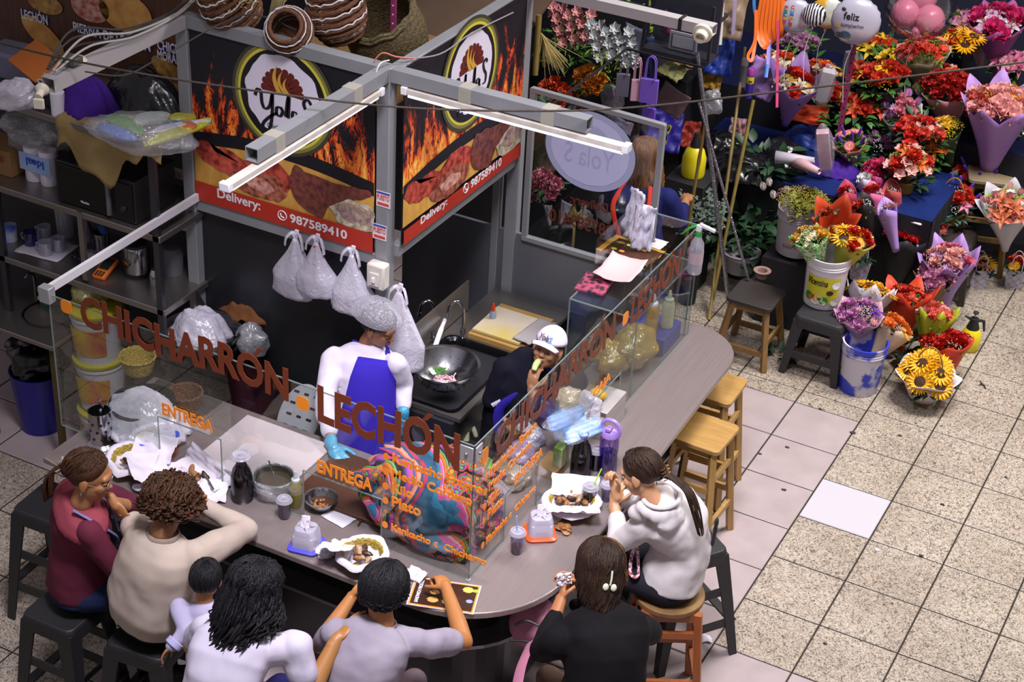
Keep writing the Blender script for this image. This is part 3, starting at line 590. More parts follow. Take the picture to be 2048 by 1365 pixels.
def arm(mb,sh,el,wr,r=(.05,.041,.028)):
 capsule(mb,sh,el,r[0],r[1],16);m=V(el).lerp(V(wr),.3);capsule(mb,el,m,r[1]*1.0,r[1]*1.02,16);capsule(mb,m,wr,r[1]*1.02,r[2],16)
def leg(mb,hip,kn,an,r=(.088,.062,.042)):
 capsule(mb,hip,kn,r[0],r[1],16);capsule(mb,kn,an,r[1]*.98,r[2],16)
def shoe(p,an,d,m=None):
 d=V(d).normalized();o=MB();a=V(an);capsule(o,a+V((0,0,-.045)),a+d*.14+V((0,0,-.055)),.042,.036);o.ell(a+V((0,0,-.01)),(.045,.05,.04));o.build('shoe',m or mat('shoe_black','17171A',.5),p,remesh=.008,smo=3)
def cloth(nm,c,c2=None,rough=.85):return mat(nm,c,rough,0,c2,4,.8,bump=.12,bscale=500,spec=.15)
# --- A: woman in maroon, chin on her hand -----------------------------------
def person_A():
 sk=skinm('warm','A06C44');hd=at(178,955,1.47);fwd=V((.9,.38,-.28));M=frame(fwd,(0,.1,1))
 p=person('person in maroon blouse and rimless glasses, chin resting on left hand',at(180,1180,0),sk)
 nk=hd+V((-.03,-.03,-.13));pel=V((-2.56,-2.10,.80));ch=V((-2.55,-2.08,1.1));side=V((.80,-.6,0))
 shR=V((-2.385,-2.19,1.24));shL=V((-2.60,-1.93,1.25));elR=V((-2.28,-2.13,1.0));wrR=V((-2.22,-1.95,.93));elL=V((-2.42,-1.74,1.06));wrL=hd+V((.075,.07,-.16))
 b=MB();head(b,hd,M,1.07);capsule(b,hd+V((-.01,-.01,-.07)),nk,.05,.054);arm(b,shR,elR,wrR,(.04,.036,.027));arm(b,shL,elL,wrL,(.04,.036,.027))
 hand(b,wrL,(.42,.02,-.5),(-.5,.4,.6),-1,(.5,.5,.55,.6),.95,.3);hand(b,wrR,(.5,.8,-.35),(-.2,-.3,-1),1,(.7,.8,.9,.9),.95)
 b.build('body',sk,p,remesh=.0045,smo=4,auto=180)
 face(p,hd,M,1.07,'8E4038',(.3,-.3))
 t=MB();torso(t,pel,ch,nk,side,[(a,x*1.05,y*1.12,f) for a,x,y,f in TW]);capsule(t,shR,elR,.066,.054);capsule(t,elR,elR.lerp(wrR,.7),.054,.043);capsule(t,shL,elL,.066,.054);capsule(t,elL,elL.lerp(wrL,.6),.052,.042)
 t.build('blouse',cloth('maroon_knit','6A2A3C','4A1C2E'),p,remesh=.009,smo=8,auto=180,crumple=(0.020,0.135))
 y=MB();
 c2=spl([pel,ch,nk],10)
 torso(y,ch.lerp(nk,.62),ch.lerp(nk,.8),nk+V((0,0,.0)),side,[(0,.19,.128,0),(.4,.185,.118,.002),(.75,.15,.09,0),(.95,.085,.075,0)])
 y.build('yoke',cloth('rose_knit','8E3F4C'),p,remesh=.008,smo=5,auto=180,label='lighter rose shoulder yoke',crumple=(0.015,0.135))
 l=MB();torso(l,pel+V((0,0,-.07)),pel,pel+V((0,0,.09)),side,[(0,.12,.1,0),(.3,.178,.15,0),(.7,.165,.138,0),(1,.14,.115,0)])
 kn1,kn2=V((-2.2,-1.95,.78)),V((-2.32,-1.8,.78));an1,an2=V((-2.14,-1.98,.36)),V((-2.2,-1.8,.36))
 leg(l,pel+V((.08,-.06,0)),kn1,an1);leg(l,pel+V((-.03,.08,0)),kn2,an2)
 l.build('jeans',cloth('denim_dark','161C38','222C4E'),p,remesh=.009,smo=4,auto=180);shoe(p,an1,(.7,.7,0));shoe(p,an2,(.7,.7,0))
 th=lambda a:.95+1.55*min(1,1.25*abs(math.sin(a/2))**1.6)
 hairs(hd,M,p,'hair',hair_brown,1.09,theta=th,tie=(0,-.125,.0),tail=[(0,-.16,-.04),(0,-.155,-.11),(0,-.14,-.17)],seed=4)
 # glasses
 G=MB();P=lambda q:hd+M@V(q)
 for k in(-1,1):
  G.tube([P((k*.034+.021*math.cos(t),.099,.006+.017*math.sin(t))) for t in[2*PI*i/18 for i in range(18)]],.0014,6,closed=True);G.tube([P((k*.055,.097,.01)),P((k*.078,.05,.012)),P((k*.081,-.01,.006))],.0014,6)
 G.tube([P((-.013,.1,.01)),P((0,.104,.013)),P((.013,.1,.01))],.0014,6);go=G.build('glasses',mat('wire','C8C0B8',.3,.8),p)
 for k in(-1,1):MB().prism([P((k*.034+.021*math.cos(t),.099,.006+.017*math.sin(t))) for t in[2*PI*i/18 for i in range(18)]],M@V((0,.001,0))).build('lens',glass('lens_glass','E0E0F4',.2),go)
 cl=MB();q0=hd+M@V((0,-.125,.005))
 for a in range(6):cl.bar(q0,q0+M@V((.05*math.cos(a*1.05),-.02,.05*math.sin(a*1.05))),.008,.004)
 cl.bar(q0+M@V((.0,-.02,0)),q0+M@V((.03,-.08,.04)),.004,.004);cl.build('hair_clip',mat('clip_gold','D8CBB0',.2,.6),p,smooth=False)
 MB().tube([hd+M@V((.082,-.004,-.03)),hd+M@V((.082,-.004,-.055))],.003,6).build('earring',mat('wire','C8C0B8',.3,.8),p)
 ln=MB();fw=V((.6,.8,0));s0=nk+V((.0,.0,-.01))
 ln.tube(spl([s0+V((.02,-.085,.02)),s0+V((.10,-.03,-.06)),s0+V((.12,.08,-.2)),s0+V((.1,.1,-.28))],6),.006,6,flat=2.2);ln.tube(spl([s0+V((-.05,.07,.02)),s0+V((.06,.11,-.05)),s0+V((.1,.12,-.2))],6),.006,6,flat=2.2);ln.build('lanyard',mat('lanyard_blue','8088C0',.6),p)
 MB().tube([wrL+V((.04,.0,-.05))+V((.014*math.cos(t),.014*math.sin(t),0)) for t in[2*PI*i/12 for i in range(12)]],.002,5,closed=True).build('ring',mat('wire','C8C0B8',.3,.8),p)
person_A()
# --- B: older woman in beige sweater ----------------------------------------
def person_B():
 sk=skinm('tan','9A6A48');hd=at(340,1012,1.40);M=frame((.15,.9,-.55),(0,.5,1))
 p=person('person in beige sweater with short brown curls, elbow on the counter',at(300,1240,0),sk)
 pel=V((-2.12,-2.12,.80));ch=V((-2.08,-2.10,1.08));nk=V((-2.05,-2.07,1.30));side=V((.97,-.2,0))
 shR=V((-1.90,-2.04,1.19));shL=V((-2.27,-2.0,1.19));elR=V((-1.855,-1.66,1.06));wrR=V((-2.07,-1.56,1.12));elL=V((-2.38,-1.78,1.04));wrL=V((-2.14,-1.79,1.22))
 elR=at(492,1062,1.07);wrR=at(402,1008,1.10)
 b=MB();head(b,hd,M);capsule(b,hd+V((0,-.02,-.06)),nk,.055,.06);arm(b,shR,elR,wrR);arm(b,shL,elL,wrL)
 hand(b,wrR,(-.75,.25,.2),(0,-.5,-.7),1,(.9,.9,.9,.9),.95);hand(b,wrL,(.5,.3,.3),(.2,-.5,.4),-1,(.8,.8,.8,.8),.95)
 b.build('body',sk,p,remesh=.005,smo=4,auto=180)
 t=MB();torso(t,pel,ch,nk,side,[(-.12,.15,.12,0),(0,.2,.165,0),(.2,.225,.18,0),(.45,.215,.165,0),(.65,.205,.15,0),(.78,.19,.125,0),(.88,.14,.1,0),(.97,.07,.07,0)])
 capsule(t,shR,elR,.078,.062);capsule(t,elR,wrR,.062,.04);capsule(t,shL,elL,.074,.058);capsule(t,elL,wrL,.056,.04)
 t.build('sweater',cloth('beige_knit','A8988C','B4A69C'),p,remesh=.009,smo=10,auto=180,crumple=(0.023,0.148))
 for(a,d) in((wrR,(wrR-elR)),(nk+V((0,0,-.005)),V((0,.15,1)))):
  M2=basis((0,0,0),d);r=.036 if a is wrR else .076;c=MB();c.lathe([(r,-.03),(r+.004,-.02),(r+.004,0),(r,.008),(r-.006,0)],a,24,M2);c.build('ribbed_band',cloth('beige_rib','A09084'),p)
 l=MB();torso(l,pel+V((0,0,-.08)),pel,pel+V((0,0,.05)),side,[(0,.12,.1,0),(.4,.18,.145,0),(1,.14,.11,0)]);kn=[V((-2.2,-1.8,.77)),V((-2.0,-1.8,.77))];an=[V((-2.32,-1.88,.34)),V((-2.06,-1.86,.34))]
 for i,s in enumerate((-1,1)):leg(l,pel+V((s*.09,.02,0)),kn[i],an[i]);shoe(p,an[i],(-.2,1,0))
 l.build('trousers',cloth('navy_trousers','141826'),p,remesh=.01,smo=4,auto=180)
 th=lambda a:1.25+.75*abs(math.sin(a/2))
 hairs(hd,M,p,'hair',hair_brown,1.12,hw=(.092,.108,.1),theta=th,hang=lambda a:(.035,.012),n=260,rad=.009,wav=.012,seed=7,flat=.8,curl=.012)
person_B()
# --- toddler in the lap of the woman in white --------------------------------
def toddler():
 sk=skinm('child','A8744C');hd=at(412,1162,1.16);M=frame((-.35,.9,-.2),(0,0,1))
 p=person('toddler in pale lilac long-sleeved top, held against the white T-shirt',at(420,1330,0),sk)
 nk=hd+V((.01,-.035,-.088));pel=nk+V((.1,-.1,-.3));ch=nk+V((.05,-.05,-.15));side=V((.93,.1,0))
 shL=nk+V((-.10,-.05,-.05));elL=at(372,1262,.98);wrL=at(345,1292,.93);shR=nk+V((.13,.0,-.05));elR=shR+V((.05,.12,-.1));wrR=elR+V((-.02,.12,-.02))
 b=MB();head(b,hd,M,.86);capsule(b,hd+V((0,-.02,-.05)),nk,.038,.042);arm(b,shL,elL,wrL,(.03,.026,.02));arm(b,shR,elR,wrR,(.03,.026,.02))
 hand(b,wrL,(-.35,-.45,-.5),(.8,0,-.4),-1,(.5,.5,.6,.6),.58);hand(b,wrR,(0,1,0),(0,0,-1),1,(.5,.5,.6,.6),.58)
 leg(b,pel+V((-.06,.05,0)),pel+V((-.08,.2,-.02)),pel+V((-.09,.2,-.2)),(.05,.04,.03));b.build('body',sk,p,remesh=.0045,smo=4,auto=180)
 face(p,hd,M,.86)
 t=MB();torso(t,pel,ch,nk,side,[(a,x*.66,y*.7,f) for a,x,y,f in TW]);capsule(t,shL,elL,.046,.04);capsule(t,elL,wrL,.04,.034);capsule(t,shR,elR,.046,.038);capsule(t,elR,wrR,.038,.03)
 t.build('top',cloth('pale_lilac_cotton','A8A2C0'),p,remesh=.007,smo=6,auto=180,crumple=(0.015,0.087))
 c=MB();c.lathe([(.036,-.03),(.041,-.026),(.041,.0),(.036,.004)],wrL,20,basis(elL,wrL));c.build('cuff',cloth('pale_lilac_cuff','A8A6D0'),p)
 l=MB();torso(l,pel+V((0,0,-.08)),pel,pel+V((0,0,.06)),side,[(0,.08,.07,0),(.5,.115,.1,0),(1,.11,.09,0)]);leg(l,pel+V((-.05,.03,-.02)),pel+V((-.12,.14,-.05)),pel+V((-.12,.12,-.25)),(.06,.05,.04));leg(l,pel+V((.05,.03,-.02)),pel+V((.06,.2,-.05)),pel+V((.06,.2,-.25)),(.06,.05,.04))
 l.build('trousers',cloth('blue_violet_trousers','2A2868'),p,remesh=.008,smo=4,auto=180)
 hairs(hd,M,p,'hair',hair_black,.86,theta=lambda a:.95+1.4*min(1,1.2*abs(math.sin(a/2))**1.6),n=240,rad=.005,seed=11,wav=0,hw=(.08,.1,.094),flat=.6)
toddler()
# --- C: woman in white T-shirt with long black hair --------------------------
def person_C():
 sk=skinm('golden','A8743F');hd=at(508,1180,1.44);M=frame((.45,.8,-.45),(.1,.3,1))
 p=person('person in white T-shirt with long wavy black hair, hand on a neighbour\'s shoulder',at(520,1364,0)+V((0,-.3,0)),sk)
 nk=hd+V((-.02,-.08,-.13));pel=V((-1.42,-2.62,.80));ch=V((-1.36,-2.60,1.08));side=V((.95,.28,0))
 shR=at(592,1296,1.22);elR=at(618,1392,1.02);wrR=at(672,1282,1.19);shL=at(415,1262,1.2);elL=at(385,1292,1.0);wrL=at(470,1330,.92)+V((0,.1,0))
 b=MB();head(b,hd,M);capsule(b,hd+V((-.01,-.03,-.05)),nk,.048,.052);arm(b,shR,elR,wrR,(.05,.043,.03));arm(b,shL,elL,wrL,(.05,.043,.03))
 hand(b,wrR,at(712,1236,1.245)-wrR,(.5,.35,-.75),1,(.22,.22,.24,.25),1.0,.25,.2);hand(b,wrL,(.9,.2,0),(0,.4,1),-1,(.4,)*4,.95)
 b.build('body',sk,p,remesh=.0045,smo=4,auto=180);face(p,hd,M)
 t=MB();torso(t,pel,ch,nk,side,[(a,x*1.0,y*1.1,f) for a,x,y,f in TW]);capsule(t,shR,shR.lerp(elR,.5),.077,.072);capsule(t,shL,shL.lerp(elL,.5),.074,.074);capsule(t,shR,ch.lerp(nk,.5),.06,.1);capsule(t,shL,ch.lerp(nk,.5),.06,.1)
 t.build('t_shirt',cloth('white_cotton','C6C0D2','BDB6CA'),p,remesh=.008,smo=7,auto=180,crumple=(0.023,0.123))
 l=MB();torso(l,pel+V((0,0,-.1)),pel,pel+V((0,0,.06)),side,[(0,.14,.11,0),(.4,.165,.135,0),(1,.12,.1,0)])
 for s in(-1,1):k=pel+V((s*.1,.42,0));leg(l,pel+V((s*.09,.02,0)),k,k+V((0,0,-.4)));shoe(p,k+V((0,0,-.42)),(0,1,0))
 l.build('trousers',cloth('violet_trousers','28265C'),p,remesh=.01,smo=4,auto=180)
 th=lambda a:1.3+.55*abs(math.sin(a/2))
 hairs(hd,M,p,'hair',hair_black,1.08,hw=(.09,.108,.1),theta=th,hang=lambda a:((.16+.2*max(0,-math.cos(a))) if math.cos(a)<.75 else .0,.02),n=320,rad=.0095,wav=.017,seed=21,flat=.7,curl=.005,grav=(.02,-.42,-.9))
person_C()
# --- D: boy in grey-lilac T-shirt --------------------------------------------
def person_D():
 sk=skinm('amber','A46C3C');hd=at(766,1186,1.36);M=frame((.08,.85,-.55),(0,.5,1))
 p=person('person in grey-lilac T-shirt with short black hair, one fist over the menu',at(780,1364,0)+V((0,-.2,0)),sk)
 nk=at(765,1243,1.235);pel=V((-.95,-2.24,.78));ch=V((-.92,-2.18,1.02));side=V((.98,.05,0))
 shR=at(862,1288,1.16);elR=at(928,1284,1.04);wrR=at(893,1178,1.09);shL=at(672,1268,1.16);elL=at(652,1262,1.03)+V((0,.02,0));elL=at(640,1290,1.02);wrL=at(700,1200,1.09)
 b=MB();head(b,hd,M);capsule(b,hd+V((0,-.03,-.04)),nk+V((0,0,-.02)),.052,.056);arm(b,shR,elR,wrR,(.047,.041,.027));arm(b,shL,elL,wrL,(.047,.041,.027))
 hand(b,wrR,at(878,1150,1.1)-wrR,(-.6,.3,-.6),1,(1.5,1.5,1.5,1.5),.92,.8,.02);hand(b,wrL,at(722,1165,1.12)-wrL,(.8,0,-.2),-1,(1.0,1.1,1.1,1.2),.92,.8)
 b.build('body',sk,p,remesh=.0045,smo=4,auto=180)
 t=MB();torso(t,pel,ch,nk,side,[(a,x*.98,y*1.05,f) for a,x,y,f in TW]);capsule(t,shR,shR.lerp(elR,.55),.07,.066);capsule(t,shL,shL.lerp(elL,.55),.07,.062);capsule(t,shR,nk+V((0,0,-.1)),.06,.08);capsule(t,shL,nk+V((0,0,-.1)),.06,.08)
 t.build('t_shirt',cloth('lilac_grey_cotton','8E8494','96909C'),p,remesh=.008,smo=7,auto=180,crumple=(0.023,0.110))
 c=MB();c.lathe([(.062,-.012),(.066,-.004),(.064,.006),(.058,.006)],nk+V((0,.0,-.01)),26,basis((0,0,0),(0,.25,1)));c.build('collar',cloth('lilac_grey_rib','847A8C'),p)
 l=MB();torso(l,pel+V((0,0,-.1)),pel,pel+V((0,0,.06)),side,[(0,.14,.11,0),(.4,.16,.13,0),(1,.12,.1,0)])
 for s in(-1,1):k=pel+V((s*.12,.40,0));leg(l,pel+V((s*.09,.02,0)),k,k+V((0,0,-.38)));shoe(p,k+V((0,0,-.42)),(0,1,0))
 l.build('trousers',cloth('grey_trousers','6A5A60'),p,remesh=.01,smo=4,auto=180)
 hairs(hd,M,p,'hair',hair_black,1.12,hw=(.085,.106,.102),theta=lambda a:1.1+1.3*min(1,1.2*abs(math.sin(a/2))**1.6),hang=lambda a:(.02 if math.cos(a)<0 else .012,.002),n=320,rad=.007,wav=.006,seed=31,flat=.7)
person_D()
# --- E: woman in black top, facing the counter -------------------------------
def person_E():
 sk=skinm('clay','9C6440');hd=at(1198,1140,1.40);M=frame((-.55,.7,-.4),(0,.3,1))
 p=person('person in black top with claw clip in brown hair, folding a napkin',at(1200,1364,0),sk)
 nk=hd+V((.05,-.06,-.12));pel=V((0.0,-1.62,.80));ch=V((.0,-1.58,1.06));side=V((.80,.62,0))
 shR=at(1268,1262,1.17);elR=V((.05,-1.2,1.0));wrR=at(1165,1172,1.08)+V((.01,.0,0));shL=at(1118,1282,1.17);elL=at(1085,1300,1.02);wrL=at(1120,1205,1.06)
 b=MB();head(b,hd,M);capsule(b,hd+V((.02,-.03,-.05)),nk,.05,.055);arm(b,shR,elR,wrR);arm(b,shL,elL,wrL)
 hand(b,wrL,at(1132,1160,1.09)-wrL,(.8,.2,-.2),-1,(.9,1.,1.,1.),.95,.8);hand(b,wrR,at(1135,1150,1.1)-wrR,(-.3,-.8,-.3),1,(.8,.9,1.,1.),.95,.8)
 b.build('body',sk,p,remesh=.0045,smo=4,auto=180)
 t=MB();torso(t,pel,ch,nk,side,[(a,x*1.16,y*1.28,f) for a,x,y,f in TW]);capsule(t,shR,elR,.08,.06);capsule(t,elR,elR.lerp(wrR,.75),.058,.042);capsule(t,shL,elL,.08,.062);capsule(t,elL,elL.lerp(wrL,.7),.06,.042)
 t.build('top',cloth('black_knit','0C0A0E','151216'),p,remesh=.009,smo=9,auto=180,crumple=(0.023,0.148))
 l=MB();torso(l,pel+V((0,0,-.1)),pel,pel+V((0,0,.06)),side,[(0,.14,.11,0),(.4,.185,.15,0),(1,.14,.12,0)])
 for s in(-1,1):k=pel+V((-.32+s*.0,.25+s*.12,-.02));k=pel+V((-.30,.10,0)) if s<0 else pel+V((-.12,.34,0));leg(l,pel+V((s*.06,s*.06,0)),k,k+V((0,0,-.38)));shoe(p,k+V((0,0,-.42)),(-.7,.7,0))
 l.build('trousers',cloth('tie_dye_brown','8A7464','3E2A22'),p,remesh=.01,smo=4,auto=180)
 hairs(hd,M,p,'hair',hair_dark,1.1,hw=(.092,.108,.102),theta=lambda a:1.35+.5*abs(math.sin(a/2)),hang=lambda a:((.11+.09*max(0,-math.cos(a))),.016),n=280,rad=.009,wav=.004,seed=41,gather=.35,flat=.7,grav=(.1,-.32,-.93))
 hairs(hd,M,p,'hair_highlight',hair_gold,1.115,hw=(.092,.108,.103),theta=lambda a:1.2+.5*abs(math.sin(a/2)) if .35<a<2.0 else .03,hang=lambda a:(.08,.014) if .35<a<2.0 else(0,0),n=120,rad=.005,wav=.004,seed=42,shell=False,lab='golden streak on the right of the hair')
 q=at(1228,1182,1.42)+V((.03,-.09,-.03));q=hd+M@V((.02,-.135,-.02));cm=mat('pearl_clip','DCE0C8',.2,.2);cl=MB();r=M@V((1,0,0));u=M@V((0,0,1));bk=M@V((0,-1,0))
 cl.tube([q+u*.055+bk*.012,q+u*.02+bk*.02,q-u*.01+bk*.014],.0045,6)
 for k in(-1,1):cl.ell(q-u*.02+r*.018*k+bk*.012,(.014,.008,.017),M)
 cl.build('hair_clip',cm,p)
person_E()
# --- F: young woman in white hoodie ------------------------------------------
def person_F():
 sk=skinm('fair','B98A66');hd=at(1282,950,1.43);M=frame((-.86,-.05,-.42),(0,.1,1))
 p=person('person in white hoodie with brown ponytail, hands clasped at her mouth',at(1320,1180,0),sk)
 nk=hd+V((.07,-.0,-.125));pel=V((-.10,-.56,.80));ch=V((-.08,-.52,1.07));side=V((.15,1.0,0))
 shR=nk+V((.02,.15,-.07));shL=at(1290,1052,1.18);elL=at(1240,1085,1.02);wrL=at(1228,1008,1.13);elR=V((-.38,-.42,1.06));wrR=at(1232,985,1.19)
 b=MB();head(b,hd,M);capsule(b,hd+V((.02,0,-.04)),nk,.046,.05);arm(b,shL,elL,wrL,(.042,.037,.025));arm(b,shR,elR,wrR,(.042,.037,.025))
 hand(b,wrL,at(1238,962,1.23)-wrL,(.1,.7,.2),-1,(1.5,1.5,1.6,1.6),.9,.8,.02);hand(b,wrR,at(1228,950,1.27)-wrR,(-.1,-.8,-.2),1,(1.4,1.5,1.5,1.5),.9,.8,.02)
 b.build('body',sk,p,remesh=.0042,smo=4,auto=180);face(p,hd,M,1,'A05048',(0,-.4),.6)
 t=MB();torso(t,pel,ch,nk,side,[(a,x*1.0,y*1.12,f) for a,x,y,f in TW]);capsule(t,shL,elL,.072,.06);capsule(t,elL,elL.lerp(wrL,.6),.06,.044);capsule(t,shR,elR,.07,.058);capsule(t,elR,elR.lerp(wrR,.7),.056,.042)
 # hood gathered behind the neck
 for i in range(11):a=-2.1+4.2*i/10;q=nk+V((.035+.085*math.cos(a),.10*math.sin(a),.0-.015*math.cos(a)));t.ell(q,(.042,.042,.04))
 t.ell(nk+V((.10,0,-.05)),(.075,.12,.07));t.ell(nk+V((-.03,-.08,-.04)),(.06,.05,.05))
 t.build('hoodie',cloth('white_fleece','C6C0C2','D0CACC'),p,remesh=.008,smo=7,auto=180,crumple=(0.025,0.123))
 h=MB();h.tube([nk+V((.045+.088*math.cos(a),.105*math.sin(a),.045)) for a in[-2.3+4.6*i/20 for i in range(21)]],.012,8);h.build('hood_edge',cloth('white_rib','CFC9CB'),p)
 o=MB();o.ell(nk+V((0,0,-.02)),(.062,.062,.03));o.build('undershirt',cloth('red_cotton','A03028'),p)
 for i,(dz,dy,r) in enumerate(((.0,0,.034),(-.05,.01,.04),(-.1,.015,.032),(-.14,.02,.024))):
  q=ch+V((.142-.004*i,.06+dy,.08+dz));MB().ell(q,(.010,.02,r),Matrix.Rotation(.2,3,'X')).build('back_print',mat('print_black','242226',.7),p,label='black printed motif on the back')
 l=MB();torso(l,pel+V((0,0,-.08)),pel,pel+V((0,0,.07)),side,[(0,.14,.11,0),(.4,.165,.14,0),(1,.12,.10,0)])
 for s in(-1,1):k=pel+V((-.42,s*.09,0));leg(l,pel+V((0,s*.085,0)),k,k+V((.02,0,-.38)));shoe(p,k+V((.02,0,-.42)),(-1,0,0))
 l.build('trousers',cloth('charcoal_denim','1E1E26','2A2A34'),p,remesh=.01,smo=4,auto=180)
 th=lambda a:.95+1.55*min(1,1.25*abs(math.sin(a/2))**1.6)
 hairs(hd,M,p,'hair',hair_dark,1.03,theta=th,tie=(0,-.115,-.01),tail=[(0,-.15,-.03),(.0,-.21,-.10),(.0,-.22,-.2),(.0,-.21,-.32)],seed=51,n=220,rad=.008,hw=(.083,.103,.1))
 q=hd+M@V((0,-.125,-.005));cl=MB()
 for k in(-1,1):
  for j in range(4):cl.tube([q+M@V((k*.004,-.01,.03-.018*j)),q+M@V((k*.022,-.02,.028-.018*j)),q+M@V((k*.028,.0,.024-.018*j))],.003,6)
 cl.tube([q+M@V((0,-.02,.04)),q+M@V((0,-.02,-.04))],.006,6);cl.build('hair_clip',mat('tortoise','6A4A2A',.25),p)
 MB().tube([wrL+V((.03*math.cos(t),.03*math.sin(t),-.012+.01*math.cos(t))) for t in[2*PI*i/16 for i in range(16)]],.002,5,closed=True).build('bracelet',mat('tortoise','6A4A2A',.25),p)
person_F()
# --- cook with apron and hair net --------------------------------------------
def cook():
 sk=skinm('deep','8E5C3C');hd=at(757,655,1.45);M=frame((.86,.0,-.38),(.1,.0,1))
 p=person('cook in white long-sleeved shirt, blue apron, hair net and blue gloves',V((-2.0,-.35,0)),sk)
 nk=hd+V((-.06,-.0,-.12));pel=V((-2.04,-.37,.88));ch=V((-2.07,-.31,1.13));side=V((-.55,-.83,0))
 shR=at(668,718,1.29);elR=at(648,805,1.14);elR=V(elR);wrR=at(662,880,1.055);shL=V((-1.92,-.22,1.27));elL=at(808,770,1.12);wrL=at(806,830,1.0)
 b=MB();head(b,hd,M);capsule(b,hd+V((-.02,0,-.04)),nk,.05,.056);arm(b,shR,elR,wrR);arm(b,shL,elL,wrL);b.build('body',sk,p,remesh=.0045,smo=4,auto=180);face(p,hd,M,1,'8A4A40',(0,-.4),.6)
 gm=mat('glove_blue','3A86A8',.35,0,bump=.5,bscale=30)
 g=MB();hand(g,at(664,893,1.045),at(690,928,1.01)-at(664,893,1.045),(0,.2,-1),1,(.35,.3,.3,.35),1.0,.1,.3,.002);capsule(g,wrR,at(664,893,1.045),.034,.031);g.build('glove',gm,p,remesh=.0045,smo=3,auto=180)
 g=MB();w2=wrL+V((0,-.0,-.04));hand(g,w2,(.03,-.15,-1),(-.8,.2,0),-1,(.4,.4,.5,.5),1.0,.3,.1,.002);capsule(g,wrL+V((0,0,.02)),w2,.036,.032);g.build('glove',gm,p,remesh=.0045,smo=3,auto=180)
 t=MB();torso(t,pel,ch,nk,side,[(a,x*1.05,y*1.05,f) for a,x,y,f in TW]);capsule(t,shR,elR,.068,.056);capsule(t,elR,elR.lerp(wrR,.75),.056,.046);capsule(t,shL,elL,.068,.056);capsule(t,elL,elL.lerp(wrL,.7),.055,.044)
 t.build('shirt',cloth('white_twill','CCC4D6','C0B8CA'),p,remesh=.008,smo=6,auto=180,crumple=(0.025,0.110))
 a=MB();side_n=V((.83,-.55,0))
 c=spl([pel,ch,nk],10);rings=[]
 for(t_,wx,wy,al) in((-.72,.23,.17,75),(-.35,.215,.17,75),(0,.20,.16,72),(.25,.185,.152,66),(.45,.178,.150,52),(.6,.19,.155,42),(.72,.195,.150,34),(.80,.185,.13,30)):
  x=max(0,t_)*20;i=min(int(x),19);q=c[i].lerp(c[i+1],x-i) if t_>=0 else pel+V((.02,-.01,t_*.6));tg=(c[min(i+1,20)]-c[i]).normalized() if t_>=0 else V((0,0,1));s_=(side-tg*side.dot(tg)).normalized();fw=tg.cross(s_)
  rings.append([q+s_*(wx*math.copysign(abs(math.sin(b_))**.85,math.sin(b_)))+fw*(wy*math.cos(b_)**.9+.012) for b_ in[R(al)*(k/8-1) for k in range(17)]])
 a.loft(rings,0,False,False);a.build('apron',cloth('royal_blue_cloth','2C1E96','33249E'),p,solid=.006,smo=1,auto=180,crumple=(0.011,0.145))
 s=MB();
 for k in(-1,1):q1=ch.lerp(nk,.52)+side.normalized()*(k*.075)+side_n*.15;s.tube(spl([q1,nk+side.normalized()*k*.07+side_n*.07+V((0,0,-.015)),nk+side.normalized()*k*.06-side_n*.05+V((0,0,.0))],6),.010,6,flat=2.2)
 s.build('apron_strap',cloth('royal_blue_strap','2A2088'),p)
 l=MB();torso(l,pel+V((0,0,-.12)),pel,pel+V((0,0,.04)),side,[(0,.15,.12,0),(.4,.16,.13,0),(1,.12,.1,0)])
 for k in(-1,1):q=pel+side.normalized()*k*.09;leg(l,q,q+V((.02,0,-.42)),q+V((0,0,-.78)));shoe(p,q+V((0,0,-.80)),side_n)
 l.build('trousers',cloth('dark_trousers','16161C'),p,remesh=.01,smo=3,auto=180)
 hairs(hd,M,p,'hair',hair_black,1.0,theta=lambda a:1.1+1.3*min(1,1.2*abs(math.sin(a/2))**1.6),n=170,rad=.005,seed=61,wav=0,hw=(.079,.098,.092))
 n=MB();rings=[]
 for j in range(12):
  th=.03+1.42*j/11;ring=[]
  for i in range(44):
   a_=2*PI*i/44;k=1+.05*noise.noise(V((math.cos(a_)*5,math.sin(a_)*5,th*2)))+(.03*math.sin(a_*22) if j>8 else 0);ring.append(hd+M@V((.122*math.sin(th)*math.sin(a_)*k,-.04+.152*math.sin(th)*math.cos(a_)*k,.045+.115*math.cos(th)*k+.03*math.cos(a_)*(th/1.4))))
  rings.append(ring)
 n.loft(rings,0,False);n.build('hair_net',film('net_film','D8D4E4',.6,.3,1.0,55,.08),p,auto=180)
cook()
